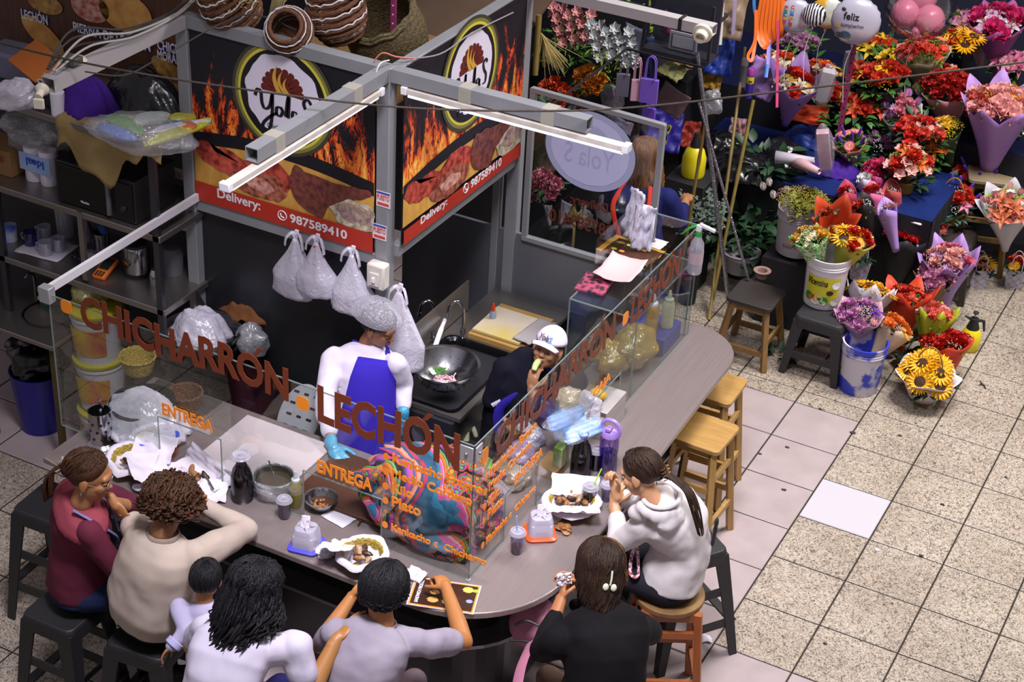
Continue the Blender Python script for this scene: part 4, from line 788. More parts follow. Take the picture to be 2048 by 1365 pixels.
# --- G: worker with cap, eating ----------------------------------------------
def worker():
 sk=skinm('umber','9A6C4C');hd=at(1096,700,1.33);M=frame((.10,-.78,-.5),(0,.0,1));M=frame((.08,-.88,.26),(0.15,0,1))
 p=person('worker in white cap and dark navy top, biting a slice of melon',V((-1.35,.25,0)),sk)
 nk=hd+V((-.02,.06,-.12));pel=V((-1.42,.22,.62));ch=V((-1.42,.24,.98));side=V((-1,-.1,0))
 shR=at(1010,738,1.16);elR=at(985,800,.98);wrR=at(1005,822,.93);shL=nk+V((.17,.02,-.08));elL=V((-1.12,.06,1.02));wrL=hd+V((.0,-.17,-.17))
 b=MB();head(b,hd,M);capsule(b,hd+V((0,.03,-.04)),nk,.048,.055);arm(b,shR,elR,wrR);arm(b,shL,elL,wrL);hand(b,wrL,(-.05,.15,1),(0,1,.1),-1,(1.,1.,1.,1.),.9,.7);hand(b,wrR,(.7,-.3,-.4),(0,0,-1),1,(.8,)*4,.95)
 b.build('body',sk,p,remesh=.0045,smo=4,auto=180);face(p,hd,M,1,'8A4A44',(-.3,-.4),.5)
 t=MB();torso(t,pel,ch,nk,side,TW);capsule(t,shR,elR,.072,.058);capsule(t,elR,elR.lerp(wrR,.8),.056,.046);capsule(t,shL,elL,.066,.056);capsule(t,elL,elL.lerp(wrL,.7),.054,.042)
 t.build('jacket',cloth('navy_cloth','0B0B16','101020'),p,remesh=.008,smo=6,auto=180,crumple=(0.020,0.110))
 s=MB();f=V((.05,-1,0));s.tube(spl([nk+V((.03,-.03,.0)),nk+V((-.0,-.11,-.09)),ch+V((.0,-.15,.02)),ch+V((.0,-.16,-.15))],6),.03,8,flat=.35);s.build('apron_strap',cloth('royal_blue_strap','2A2088'),p)
 w_=MB();w_.tube(spl([nk+V((-.05,-.06,-.03)),nk+V((-.07,-.12,-.12)),ch+V((-.06,-.15,.0))],6),.016,6,flat=.4);w_.build('collar',cloth('white_twill','CCC4D6'),p)
 cm=cloth('cap_white','D6CCE2');c=MB();rings=[]
 for j in range(10):
  th=.03+1.3*j/9;rings.append([hd+M@V((.088*math.sin(th)*math.sin(a_),-.012+.108*math.sin(th)*math.cos(a_),.03+.108*math.cos(th))) for a_ in[2*PI*i/36 for i in range(36)]])
 c.loft(rings,0,False);c.lathe([(.006,0),(.007,.004),(.001,.007)],hd+M@V((0,-.012,.138)),10,M);co=c.build('cap',cm,p,solid=.004,auto=180)
 v=MB();v.grid(lambda a_,b_:hd+M@V((.082*(2*a_-1)*(1-.12*b_),.072+(.02+.032*(1-(2*a_-1)**2))*b_+.02*(1-(2*a_-1)**2),.066-.012*b_-.028*(2*a_-1)**2)),14,6);v.build('visor',cm,co,solid=.004,auto=180)
 lt=MB();mm=frame(M@V((0,.35,1)),(0,0,1));o=hd+M@V((.045,.1,.075));ux=M@V((-1,0,0));uy=(M@V((0,-.62,.78)));vf=txt('Yola',1,.01,.002,shear=.3);put(lt,vf,o,ux,uy,fit=(.055,.035));lt.build('cap_lettering',black_m,co,smooth=False)
 lt=MB();put(lt,txt('S',1,.02,.002),hd+M@V((-.012,.104,.078)),ux,uy,fit=(.018,.03));lt.build('cap_lettering',mat('cap_blue','3A6AD8',.5),co,smooth=False)
 hairs(hd,M,p,'hair',hair_black,1.0,theta=lambda a:1.1+.95*abs(math.sin(a/2)),n=110,rad=.006,seed=71,wav=0,tie=(0,-.12,-.02),tail=[(0,-.14,-.06),(0,-.13,-.12)])
 l=MB();torso(l,pel+V((0,0,-.1)),pel,pel+V((0,0,.04)),side,[(0,.14,.12,0),(1,.16,.13,0)])
 for k in(-1,1):q=pel+V((k*.09,0,0));leg(l,q,q+V((0,-.1,-.28)),q+V((0,0,-.5)))
 l.build('trousers',cloth('dark_trousers','16161C'),p,remesh=.012,smo=3,auto=180)
 m=tag(MB().tube(spl([hd+M@V((0,.1,-.042)),hd+M@V((.004,.125,-.06)),hd+M@V((0,.145,-.09))],5),[.012,.016,.018,.018,.018,.018,.017,.017,.016,.015,.012],10).build('melon_slice',mat('melon','B8D878',.4,0,'D8E8A0',30,.5)),'pale green melon slice held to the mouth of the capped worker','fruit')
worker()
# --- H: florist seen from behind ---------------------------------------------
def florist():
 sk=skinm('tan','9A6A48');hd=at(1290,318,1.5);M=frame((-.2,.9,-.3),(0,.3,1))
 p=person('florist with long golden-brown hair and dark blue apron with red straps',at(1300,430,0),sk)
 nk=hd+V((.02,-.05,-.13));pel=hd+V((.03,-.12,-.62));ch=hd+V((.03,-.1,-.35));side=V((.95,.2,0))
 shR=nk+V((.18,.0,-.08));shL=nk+V((-.18,-.02,-.08));elR=shR+V((.06,.12,-.2));elL=shL+V((-.06,.12,-.2));wrR=elR+V((-.05,.2,.05));wrL=elL+V((.05,.2,.05))
 b=MB();head(b,hd,M);capsule(b,hd,nk,.05,.055);arm(b,shR,elR,wrR);arm(b,shL,elL,wrL);hand(b,wrR,(-.2,1,0),(0,0,-1),1);hand(b,wrL,(.2,1,0),(0,0,-1),-1);b.build('body',sk,p,remesh=.006,smo=3,auto=180)
 t=MB();torso(t,pel,ch,nk,side,[(a,x*1.08,y*1.12,f) for a,x,y,f in TW]);capsule(t,shR,elR,.072,.058);capsule(t,shL,elL,.072,.058);capsule(t,elR,elR.lerp(wrR,.6),.056,.045);capsule(t,elL,elL.lerp(wrL,.6),.056,.045);t.build('smock',cloth('navy_smock','1E2460','181C48'),p,remesh=.01,smo=6,auto=180,crumple=(0.028,0.148))
 l=MB();torso(l,pel+V((0,0,-.3)),pel+V((0,0,-.1)),pel+V((0,0,.04)),side,[(0,.16,.13,0),(1,.17,.14,0)])
 for k in(-1,1):q=pel+V((k*.09,0,-.2));leg(l,q,q+V((0,0,-.35)),q+V((0,0,-.64)))
 l.build('trousers',cloth('dark_trousers','16161C'),p,remesh=.012,smo=3,auto=180)
 s=MB()
 for k in(-1,1):s.tube(spl([nk+V((k*.08,-.06,.0)),ch+V((k*.12,-.15,.1)),ch+V((k*.05,-.17,-.1)),pel+V((k*.02,-.17,.1))],6),.011,6,flat=1.6)
 s.build('red_strap',cloth('red_tape','B83020'),p)
 hairs(hd,M,p,'hair',hair_gold,1.08,hw=(.092,.11,.102),theta=lambda a:1.3+.55*abs(math.sin(a/2)),hang=lambda a:(.22+.16*max(0,-math.cos(a)),.014),n=260,rad=.009,wav=.012,seed=81,flat=.7)
florist()
# ---------------- small makers for counter things ----------------
chrome=mat('chrome','B8B8BC',.15,1);bowl_m=mat('bowl_steel','A8A8AC',.22,1)
bag_w=film('bag_white','E6E2F0',.18,.3,.8,22,.1);bag_c=film('bag_clear','E0E2EA',.62,.15,1.0,30,.16);paper=mat('tissue_paper','D6D0DC',.8,0,'C6BECC',5,.8,bump=.3,bscale=30)
bag_x=film('bag_clearest','E4E6F0',.84,.12,1.0,34,.1);plastic_c=glass('clear_plastic','E6E4F2',.06,.12);lid_m=film('lid_plastic','D4D0E0',.38,.2,.1,20,.12)
straw=mat('wicker_straw','B8923E',.6,0,'7A5A22',90,.5,bump=1,bscale=120,stretch=(1,1,1.5));straw_y=mat('wicker_yellow','C8B04A',.6,0,'8A6E28',90,.5,bump=1,bscale=120)
straw_b=mat('wicker_brown','7A4A24',.6,0,'3E2412',70,.6,bump=1,bscale=90)
cola=mat('dark_drink','120A10',.15);mustard=mat('mustard','9A8A2A',.35);cream=mat('cream_sauce','B8B894',.4)
def cloud(mb,c,r,seed=0,dis=.5,nu=40,nv=26,fr=7,M=None,k=.35,mi=0):
 """crumpled closed shape: an ellipsoid pulled into folds"""
 c=V(c);rings=[]
 for i in range(nv+1):
  ph=PI*i/nv;ring=[]
  for j in range(nu):
   t=2*PI*j/nu;q=V((math.sin(ph)*math.cos(t),math.sin(ph)*math.sin(t),-math.cos(ph)))
   f=1+dis*(noise.noise(q*1.3+V((seed*3.1,0,seed)))*.6)+dis*k*(abs(noise.noise(q*fr*.5+V((seed,7,0))))-.25)+dis*.14*abs(noise.noise(q*fr*1.3+V((0,seed,3))))
   q=V((q.x*r[0],q.y*r[1],q.z*r[2]))*f;ring.append(c+(M@q if M is not None else q))
  rings.append(ring)
 return mb.loft(rings,mi,False)
def bagthing(name,label,cat,c,r,m,seed=0,dis=.6,tie=None,group=None):
 mb=MB();cloud(mb,c,r,seed,dis)
 o=mb.build(name,m,auto=75);return tag(o,label,cat,group)
def sheet(mb,c,ux,uy,w,h,amp=.01,seed=0,n=14,curl=0,th=.0015):
 c=V(c);ux=V(ux).normalized();uy=V(uy).normalized();uz=ux.cross(uy)
 def fn(a,b):
  x,y=(a-.5),(b-.5);z=amp*(noise.noise(V((x*5+seed,y*5,seed)))+.5*noise.noise(V((x*12,y*12+seed,1))))+curl*(x*x+y*y)*4
  return c+ux*(w*x*(1+.06*noise.noise(V((y*4,seed,0)))))+uy*(h*y*(1+.06*noise.noise(V((x*4,0,seed)))))+uz*(z+abs(amp)*.8)
 return mb.grid(fn,n,n)
def basket(name,label,c,r,h,m,group=None,rim=None,n=40,handle=None,sx=1):
 """woven basket: wall of interlaced strands, with a rolled rim"""
 t=thing(name,label,'basket',c,0,group);c=V(c);mb=MB();rows=9
 rings=[]
 for i in range(rows*3+1):
  z=h*i/(rows*3);rr=r*(.72+.28*(z/h)**.8)
  rings.append([c+V(((rr+.0028*math.sin(n/2*2*PI*j/n+(i//3)*PI)+.002*math.sin(i*2.1))*math.cos(2*PI*j/n)*sx,(rr+.0028*math.sin(n/2*2*PI*j/n+(i//3)*PI)+.002*math.sin(i*2.1))*math.sin(2*PI*j/n),z)) for j in range(n)])
 inner=[[c+V(((q-c).x*.94,(q-c).y*.94,max((q-c).z,.006))) for q in rg] for rg in rings[::-1]]
 mb.loft(rings+inner,0,True);mb.build('woven_body',m,t,auto=180)
 mb=MB();mb.tube([c+V(((r+.002*math.sin(k*2.2))*math.cos(2*PI*k/60)*sx,(r+.002*math.sin(k*2.2))*math.sin(2*PI*k/60),h+.003*math.cos(k*2.2))) for k in range(60)],.006,6,closed=True);mb.build('rim',rim or m,t)
 if handle:mb=MB();mb.tube([c+V((r*math.cos(a)*sx,0,h+handle*math.sin(a))) for a in[PI*k/16 for k in range(17)]],.005,6);mb.build('handle',m,t)
 return t
def stool_plastic(name,label,corner,ang,m,H=.70,W=.30,B=.40):
 """moulded square plastic stool: slab seat, four splayed channel legs, rails"""
 t=thing(name,label,'stool',(corner[0],corner[1],0),ang);C=V((corner[0],corner[1],0));Rm=Matrix.Rotation(ang,3,'Z')
 P=lambda x,y,z:C+Rm@V((x,y,z))
 mb=MB();pr=rrect(0,0,W,W,.045);mb.loft([[P(q.x*k,q.y*k,z) for q in pr] for k,z in((1.04,H-.085),(1.03,H-.03),(1.0,H-.008),(.96,H),(.0001,H))]);mb.build('seat',m,t,bevel=.003)
 for sx,sy in((-1,-1),(1,-1),(1,1),(-1,1)):
  l=MB();a=W/2*1.0;b=B/2;w0,w1=.085,.045
  def ring(x,y,w_,z):return[P(sx*x,sy*y,z),P(sx*(x-w_),sy*y,z),P(sx*(x-w_),sy*(y-.012),z),P(sx*(x-.012),sy*(y-.012),z),P(sx*(x-.012),sy*(y-w_),z),P(sx*x,sy*(y-w_),z)]
  rg=[ring(b+(a-b)*k,b+(a-b)*k,w1+(w0-w1)*k,z) for k,z in((0,0),(.5,H*.5),(1,H-.03))];l.loft(rg if sx*sy>0 else[r[::-1] for r in rg]);l.build('leg',m,t,smooth=False)
 for z,k in((H*.32,.32),(H*.62,.62)) if H>.6 else((H*.35,.35),):
  x=B/2+(W/2-B/2)*k-.01
  for i in range(4):
   if z>H*.5 and i%2 and H>.6:continue
   q=[(-x,-x),(x,-x),(x,x),(-x,x)];a_,b_=q[i],q[(i+1)%4];MB().bar(P(a_[0],a_[1],z),P(b_[0],b_[1],z),.012 if i%2==0 else .05,.05 if i%2==0 else .012).build('rail',m,t,smooth=False)
 return t
def stool_wood(name,label,c,ang,m,mt_,H=.745,W=.33,B=.40,round_=False,rails=((.22,1),(.30,0),(.45,0),(.52,1)),legm=None):
 t=thing(name,label,'stool',(c[0],c[1],0),ang);C=V((c[0],c[1],0));Rm=Matrix.Rotation(ang,3,'Z');P=lambda x,y,z:C+Rm@V((x,y,z))
 mb=MB();pr=[V((W/2*math.cos(2*PI*k/36),W/2*math.sin(2*PI*k/36),0)) for k in range(36)] if round_ else rrect(0,0,W,W,.035)
 mb.prism([P(q.x,q.y,H-.03) for q in pr][::-1],(0,0,.03));mb.build('seat',mt_,t,bevel=.005);lm=legm or m
 a,b=W/2-.045,B/2-.02
 for sx,sy in((-1,-1),(1,-1),(1,1),(-1,1)):MB().bar(P(sx*b,sy*b,0),P(sx*a,sy*a,H-.03),.038,.038,tw=ang if abs(ang)<.8 else 0).build('leg',lm,t,bevel=.003)
 for i in range(4):
  q=[(-a,-a),(a,-a),(a,a),(-a,a)];MB().bar(P(*q[i],H-.055),P(*q[(i+1)%4],H-.055),.02,.05 if i%2 else .05).build('apron_rail',lm,t,smooth=False)
 for z,odd in rails:
  k=z/H;x=b+(a-b)*k
  for i in(1,3) if odd else(0,2):q=[(-x,-x),(x,-x),(x,x),(-x,x)];MB().bar(P(*q[i],z),P(*q[(i+1)%4],z),.022,.038).build('rail',lm,t,smooth=False)
 return t
 # ---------------- stools at the counter ----------------
stool_plastic('plastic_stool','black plastic stool under the person in the maroon blouse',at(130,1213,.70)[:2],.02,black_p,.70,.30,.42)
stool_plastic('plastic_stool','tall black plastic stool just behind the maroon blouse, half hidden',at(105,1010,.70)[:2],.05,black_p,.72,.3,.42)
stool_plastic('plastic_stool','black plastic stool under the person in the beige sweater',(-2.12,-2.12),.1,black_p,.70,.32,.44)
stool_plastic('plastic_stool','black plastic stool with grey tape, beside the white hoodie',at(1372,1085,.66)[:2],.95,black_p,.68,.33,.5)
wc=at(1430,770,.745);stool_wood('wooden_bar_stool','light wooden bar stool farther along the counter, nearer the rounded end',(wc.x-.01,wc.y+.0),0.02,wood_l,wood_l)
wc=at(1408,862,.745);stool_wood('wooden_bar_stool','light wooden bar stool directly behind the white hoodie',(wc.x-.005,wc.y),-.03,wood_l,wood_l)
stool_wood('round_stool','round-topped reddish wooden stool under the person in the white hoodie',(-.1,-.56),.5,wood_r,mat('worn_wood','8A6A3E',.6,0,'5A3E22',12,.8),.72,.36,.42,True,((.2,1),(.26,0),(.5,1),(.56,0)))
stool_wood('wooden_stool','reddish wooden stool under the person in the black top',(.02,-1.58),.3,wood_r,wood_r,.70,.33,.42)
stool_wood('wooden_stool','wooden stool under the person in the grey-lilac T-shirt',(-.95,-2.24),.1,wood_r,wood_r,.68,.33,.4)
stool_wood('wooden_stool','wooden stool under the person in the white T-shirt',(-1.42,-2.62),.1,wood_r,wood_r,.70,.33,.4)
# ---------------- cups, bottles, napkin boxes ----------------
def lidded(parent,c,r,z,m=lid_m):
 c=V(c);MB().lathe([(.001,z+.004),(r*.25,z+.006),(r*.3,z+.001),(r*.7,z+.002),(r*.78,z+.008),(r*.95,z+.008),(r*1.02,z+.0),(r*1.14,z-.004),(r*1.16,z-.009),(r*1.05,z-.012)],c,32).build('lid',m,parent)
def cup(label,c,h,r,drink,level,strawcol=None,group=None,lean=(.02,.02)):
 c=V(c);t=thing('drink_cup',label,'cup',c,0,group)
 MB().lathe([(.001,.001),(r*.72,.001),(r*1.0,h),(r*.97,h),(r*.70,.004),(.001,.004)],c,32).build('cup',plastic_c,t)
 if drink:MB().lathe([(.001,.005),(r*.68,.005),(r*(.68+.27*level),h*level),(.001,h*level)],c,32).build('drink',drink,t)
 lidded(t,c,r,h)
 if strawcol:MB().cyl(c+V((-lean[0]*.5,-lean[1]*.5,.02)),c+V((lean[0],lean[1],h+.09)),.0035,n=10).build('straw',mat('straw_'+strawcol,strawcol,.4),t)
 return t
def bottle(name,label,c,prof,m,fill=None,fprof=None,cap=None,group=None,cat='bottle',n=28):
 c=V(c);t=thing(name,label,cat,c,0,group);MB().lathe(prof,c,n).build('body',m,t)
 if fill:MB().lathe(fprof,c,n).build('content',fill,t)
 if cap:MB().lathe(cap[0],c,20).build('cap',cap[1],t)
 return t
z1=1.001
carafe=[(.001,0),(.052,0),(.056,.012),(.056,.13),(.046,.18),(.026,.215),(.023,.245),(.028,.26)]
def dark_carafe(label,c,lid=True):
 c=V(c);t=thing('drink_carafe',label,'bottle',c);MB().lathe(carafe+[(.026,.26),(.021,.245),(.021,.22)],c,30).build('body',glass('carafe_glass','C8C8D4',.08),t);MB().lathe([(x*.93,y+.004) for x,y in carafe[:6]]+[(.001,.218)],c,30).build('drink',cola,t)
 if lid:lidded(t,c,.044,.268)
dark_carafe('dark drink carafe with a clear lid, between the white board and the beige sleeve',at(485,998,z1));dark_carafe('dark drink carafe standing between the cardboard box and the lilac water bottle',at(1160,950,z1),False)
cup('cup of dark drink with clear lid beside the mustard bottle',at(569,1035,z1),.11,.036,cola,.92);cup('clear cup with a little red drink and pale blue straw, outside the glass corner',at(1033,1105,z1),.125,.037,mat('red_drink','4A0E10',.25),.3,'8FA8E8',None,(-.012,.0))
cup('cup of dark drink with lime green straw near the clasped hands',at(1178,1010,z1),.115,.038,cola,.85,'A8D838',None,(.03,.05));cup('cup of dark drink with plain lid behind the lilac bottle',at(1190,938,z1),.12,.036,cola,.85)
cup('clear lidded cup behind the elbow of the white hoodie',at(1213,1000,z1),.1,.036,None,0)
bottle('squeeze_bottle','mustard-coloured squeeze bottle with white tip, beside the pot in a bag',at(592,1012,z1),[(.001,0),(.027,0),(.03,.01),(.03,.13),(.024,.15),(.02,.155)],mat('mustard_bottle','8E7E20',.35),cap=([(.022,.15),(.022,.165),(.012,.172),(.005,.21),(.001,.212)],white_p))
# cutlery holder
c=at(204,888,z1);t=thing('cutlery_holder','perforated steel cutlery cylinder at the left end of the counter','cutlery holder',c)
mb=MB();mb.lathe([(.001,0),(.074,0),(.076,.006),(.058,.02),(.056,.03),(.058,.21),(.061,.213),(.055,.21),(.053,.03),(.001,.025)],c,36);mb.build('cylinder',chrome,t)
for k in range(24):
 a=(k%8)*PI/4+(k//8)*.39;z=.06+.045*(k//8);d=V((math.cos(a),math.sin(a),0));MB().cyl(c+d*.056+V((0,0,z)),c+d*.0595+V((0,0,z)),.008,n=10).build('hole',black_m,t)
for k,(dx,dy) in enumerate(((.01,.0),(-.01,.015),(.015,-.012))):mb=MB();mb.tube([c+V((dx,dy,.05)),c+V((dx*2,dy*2,.2)),c+V((dx*2.6,dy*2.6,.25))],[.004,.004,.007],6,flat=.4);tag(mb.build('fork',chrome),'steel fork handle standing in the perforated cutlery cylinder','cutlery','forks in the cutlery cylinder')
def napkin_box(label,c,ang,basem,bc):
 c=V(c);t=thing('napkin_dispenser',label,'napkin dispenser',c,0);Rm=Matrix.Rotation(ang,3,'Z')
 mb=MB();mb.loft([[c+Rm@V((q.x,q.y,z)) for q in rrect(0,0,w_,w_,.03)] for w_,z in((.145,0),(.155,.006),(.155,.012),(.13,.02))]);mb.build('base',basem,t)
 mb=MB();mb.loft([[c+Rm@V((q.x,q.y,z)) for q in rrect(0,0,w_,w_*.95,.03)] for w_,z in((.128,.018),(.118,.09),(.1,.115),(.05,.12),(.046,.12),(.095,.112),(.113,.088),(.123,.018))],cap=False);mb.build('cover',lid_m,t)
 mb=MB();mb.loft([[c+Rm@V((q.x,q.y,z)) for q in rrect(0,0,w_,w_,.02)] for w_,z in((.115,.015),(.11,.085),(.09,.1))]);mb.build('napkins',paper,t)
 mb=MB();sheet(mb,c+V((0,0,.145)),Rm@V((1,0,.1)),Rm@V((0,.35,1)),.045,.07,.01,3,8);mb.build('pulled_napkin',paper,t,solid=.001)
napkin_box('napkin dispenser with violet-blue base in front of the nut bowl',at(613,1092,z1),.2,mat('blue_base','4A48C8',.3),0);napkin_box('napkin dispenser with orange base beside the bone basket',at(1080,1068,z1),.6,mat('orange_base','E0501E',.3),0)
# bowls of food
meatm=mat('fried_meat','6A3E1E',.45,0,'A87844',30,.5,bump=.8,bscale=60);meatd=mat('dark_meat','24120C',.4,0,'4A2A18',30,.6,bump=.6,bscale=60);bonem=mat('bone','B09878',.5,0,'8A6A4A',30,.6)
def scraps(c,n,R_,seed,z=.0,grp='',lab='',s=1,mats=(0,1,2),cat='meat scrap'):
 rnd=random.Random(seed)
 for i in range(n):
  a=rnd.uniform(0,2*PI);r=R_*math.sqrt(rnd.random());q=V(c)+V((r*math.cos(a),r*math.sin(a),z+.012+rnd.uniform(0,.028)*(1-r/R_)));mb=MB();M=Euler((rnd.uniform(-.6,.6),rnd.uniform(-.6,.6),rnd.uniform(0,6))).to_matrix()
  cloud(mb,q,(rnd.uniform(.016,.028)*s,rnd.uniform(.009,.014)*s,rnd.uniform(.007,.012)*s),i+seed,.9,12,8,6,M);tag(mb.build('meat_scrap',(meatm,meatd,bonem)[mats[i%len(mats)]],auto=180),lab,cat,grp)
def paper_basket(label,c,r,h,seed,m,sheets,lab2):
 t=basket('food_basket',label,c,r,h,m);c=V(c)
 mb=MB();n=40;rings=[]
 for k,rr,z in((0,.001,.012),(1,r*.6,.014),(2,r*.88,h*.6),(3,r*1.0,h+.012),(4,r*1.18,h+.01+.0),(5,r*1.26,h-.01)):
  rings.append([c+V((rr*(1+(.16*noise.noise(V((math.cos(2*PI*j/n)*1.5+seed,math.sin(2*PI*j/n)*1.5,0))) if k>2 else 0))*math.cos(2*PI*j/n),rr*(1+(.22*noise.noise(V((math.cos(2*PI*j/n)*1.5,math.sin(2*PI*j/n)*1.5+seed,3))) if k>2 else 0))*math.sin(2*PI*j/n),z+(.012*noise.noise(V((j*.5+seed,k,0))) if k>1 else 0))) for j in range(n)])
 mb.loft(rings,0,False);mb.build('paper_liner',paper,t,auto=180)
 for(dx,dy,w_,hh,az,tilt) in sheets:
  mb=MB();ux=V((math.cos(az),math.sin(az),0));uy=V((-math.sin(az)*math.cos(tilt),math.cos(az)*math.cos(tilt),math.sin(tilt)));sheet(mb,c+V((dx,dy,h+.01)),ux,uy,w_,hh,.018,seed+dx*9,12);mb.build('paper_sheet',paper,t,auto=180)
c=at(270,925,z1+.03);c.z=z1;paper_basket('yellow woven basket with white paper, nearest the maroon blouse',c,.12,.06,2,straw_y,((.13,-.06,.26,.2,-.7,-.25),(.05,.1,.22,.16,.3,.4)),'')
scraps(c+V((0,0,.035)),9,.06,5,0,'meat in the yellow paper-lined basket','dark piece of meat in the yellow basket beside the maroon blouse',1,(1,0,1,2))
c=at(385,962,z1);t=thing('paper_tray','spread white paper with leftovers in front of the beige sweater','food paper',c)
for k,(dx,dy,w_,h_,az,ti,am) in enumerate(((.02,.03,.34,.24,-.35,.0,.02),(.0,.12,.30,.10,-.35,1.0,.015),(.13,-.05,.2,.16,.5,.15,.02),(-.12,-.03,.14,.1,.2,.3,.02))):
 mb=MB();ux=V((math.cos(az),math.sin(az),0));uy=V((-math.sin(az)*math.cos(ti),math.cos(az)*math.cos(ti),math.sin(ti)));sheet(mb,c+V((dx,dy,.006+.028*(k==1))),ux,uy,w_,h_,am,k+3,14);mb.build('paper_sheet',paper,t,auto=180)
scraps(c+V((0,0,.02)),8,.07,15,0,'leftovers on the spread paper','brown leftover piece on the spread paper by the beige sweater',1.2);mb=MB();mb.tube([c+V((.05,.03,.045)),c+V((.17,-.05,.04))],[.009,.006],6,flat=.25);tag(mb.build('table_knife',chrome),'knife blade lying on the spread paper by the beige sweater','knife')
c=at(724,1118,z1+.03);c.z=z1;paper_basket('paper-lined basket of bones in front of the grey-lilac T-shirt',c,.105,.07,9,straw_y,((-.11,-.06,.16,.2,.4,-.5),),'');scraps(c+V((0,0,.04)),12,.06,25,0,'bones in the basket by the grey-lilac T-shirt','brown bone or meat scrap in the paper-lined basket nearest the short black hair',1.25)
c=at(1142,1010,z1+.03);c.z=z1;paper_basket('paper-lined yellow basket of bones near the person in the white hoodie',c,.12,.06,17,straw_y,((.06,-.1,.26,.12,.5,-.4),(-.03,.1,.24,.12,.4,.6)),'');scraps(c+V((0,0,.035)),16,.075,35,0,'bones in the basket by the white hoodie','brown bone or meat scrap in the basket near the white hoodie',1.25)
# crumpled napkins
def crumple(label,c,r,seed,group=None,m=paper,name='crumpled_napkin',cat='napkin',rz=.4):
 mb=MB();cloud(mb,V(c)+V((0,0,r*rz)),(r,r*.8,r*rz),seed,1.3,26,16,9);return tag(mb.build(name,m,auto=50),label,cat,group)
crumple('crumpled napkin beside the violet-based dispenser',at(650,1108,z1),.05,3,rz=.25);crumple('torn crumpled napkin touching the basket of bones',at(684,1098,z1),.045,4,rz=.35);crumple('crumpled napkin by the orange-based dispenser',at(1108,1040,z1),.03,5);crumple('brown and yellow food remains beside the orange-based dispenser',at(1128,1062,z1),.035,6,None,meatm,'food_scrap','food scrap')
crumple('crumpled napkin under the spread paper, by the yellow basket',at(292,985,z1),.05,7);crumple('crumpled white wrapper lying on the floor tiles',at(1410,1280,.0),.035,8,rz=.25)
mb=MB();sheet(mb,at(832,1156,z1)+V((0,0,.012)),(.9,-.1,0),(.1,.8,.25),.1,.07,.015,4,8);tag(mb.build('folded_napkin',paper,solid=.003),'folded napkin at the corner of the printed menu','napkin')
mb=MB();q=at(1128,1160,1.12);sheet(mb,q+V((0,0,.01)),(.8,.5,.2),(-.2,.2,.9),.07,.06,.02,8,8);tag(mb.build('napkin',paper,solid=.002),'white napkin between the fingers of the person in black','napkin')
# printed menu on the counter edge
o0=at(812,1210,z1+.003);ux=(at(940,1232,z1)-at(808,1212,z1)).normalized();uy=V((-ux.y,ux.x,0));t=thing('printed_menu','laminated dark menu with orange border under the raised fist','menu',o0)
L,W_=.32,.21;MB().prism([o0,o0+ux*L,o0+ux*L+uy*W_,o0+uy*W_],(0,0,.002)).build('laminate',mat('laminate','B8B0B8',.2),t,smooth=False);q=o0+ux*.007+uy*.007+V((0,0,.0022));MB().prism([q,q+ux*(L-.014),q+ux*(L-.014)+uy*(W_-.014),q+uy*(W_-.014)],(0,0,.0006)).build('border',orange_p,t,smooth=False);q=q+ux*.007+uy*.007+V((0,0,.0008));MB().prism([q,q+ux*(L-.028),q+ux*(L-.028)+uy*(W_-.028),q+uy*(W_-.028)],(0,0,.0006)).build('print',mat('menu_brown','2A140C',.4,0,'3E2010',10,.5),t,smooth=False)
mb=MB();put(mb,txt('SANDWICH PRODUC',1,.03,.0003),q+ux*.035+uy*.01+V((0,0,.001)),uy,-ux,fit=(.165,.018));mb.build('heading',white_p,t,smooth=False)
for i,(x,y,m,s) in enumerate(((.10,.15,bread,.024),(.10,.10,fill,.022),(.10,.045,bread,.026),(.17,.10,mat('printed_bun','C8A060',.5),.02),(.17,.045,mat('printed_chips','8A8A4A',.5,0,'C8C080',30,.5),.026),(.27,.07,mat('printed_cup','8A90B8',.5),.016),(.25,.15,mat('printed_sticks','D8B050',.5),.026),(.285,.15,mat('printed_green','8AB83A',.5),.014))):
 c_=q+ux*x+uy*y+V((0,0,.001));mb=MB();mb.prism([c_+ux*s*math.cos(2*PI*k/18)*(1+.15*math.sin(k*3))+uy*s*.8*math.sin(2*PI*k/18) for k in range(18)],(0,0,.0005));mb.build('printed_dish',m,t,smooth=False)
 # steel pot in a bag, nut bowl, boards
c=at(548,985,z1);t=thing('steel_pot','small steel pot wrapped in a clear plastic bag with a spoon in it','pot',c);MB().lathe([(.001,0),(.085,0),(.092,.01),(.096,.10),(.1,.104),(.09,.1),(.087,.012),(.001,.008)],c,36).build('pot',bowl_m,t);MB().lathe([(.001,.07),(.088,.07)],c,30).build('soup',mat('soup','4A4030',.3),t);mb=MB();mb.lathe([(.098,.004),(.103,.02),(.106,.07),(.108,.1),(.1,.112),(.104,.085),(.115,.06),(.11,.05)],c,60,wob=.16,seed=4);mb.build('plastic_bag',bag_c,t,auto=180)
tag(MB().tube([c+V((.02,0,.06)),c+V((-.05,.03,.16))],[.005,.004],6).build('spoon',chrome),'spoon handle leaning out of the bagged steel pot','spoon')
def bowl(label,c,r,h,m=bowl_m,name='steel_bowl'):
 return tag(MB().lathe([(.001,0),(r*.5,0),(r*.8,h*.35),(r*.97,h),(r*1.05,h+.002),(r*1.05,h-.002),(r*.95,h-.005),(r*.78,h*.38),(r*.48,.005),(.001,.004)],c,40).build(name,m),label,'bowl')
c=at(642,1015,z1);bowl('small steel bowl of roasted corn beside the wooden board',c,.082,.06)
rnd=random.Random(5);corn=mat('roast_corn','B8742A',.4);cp=None
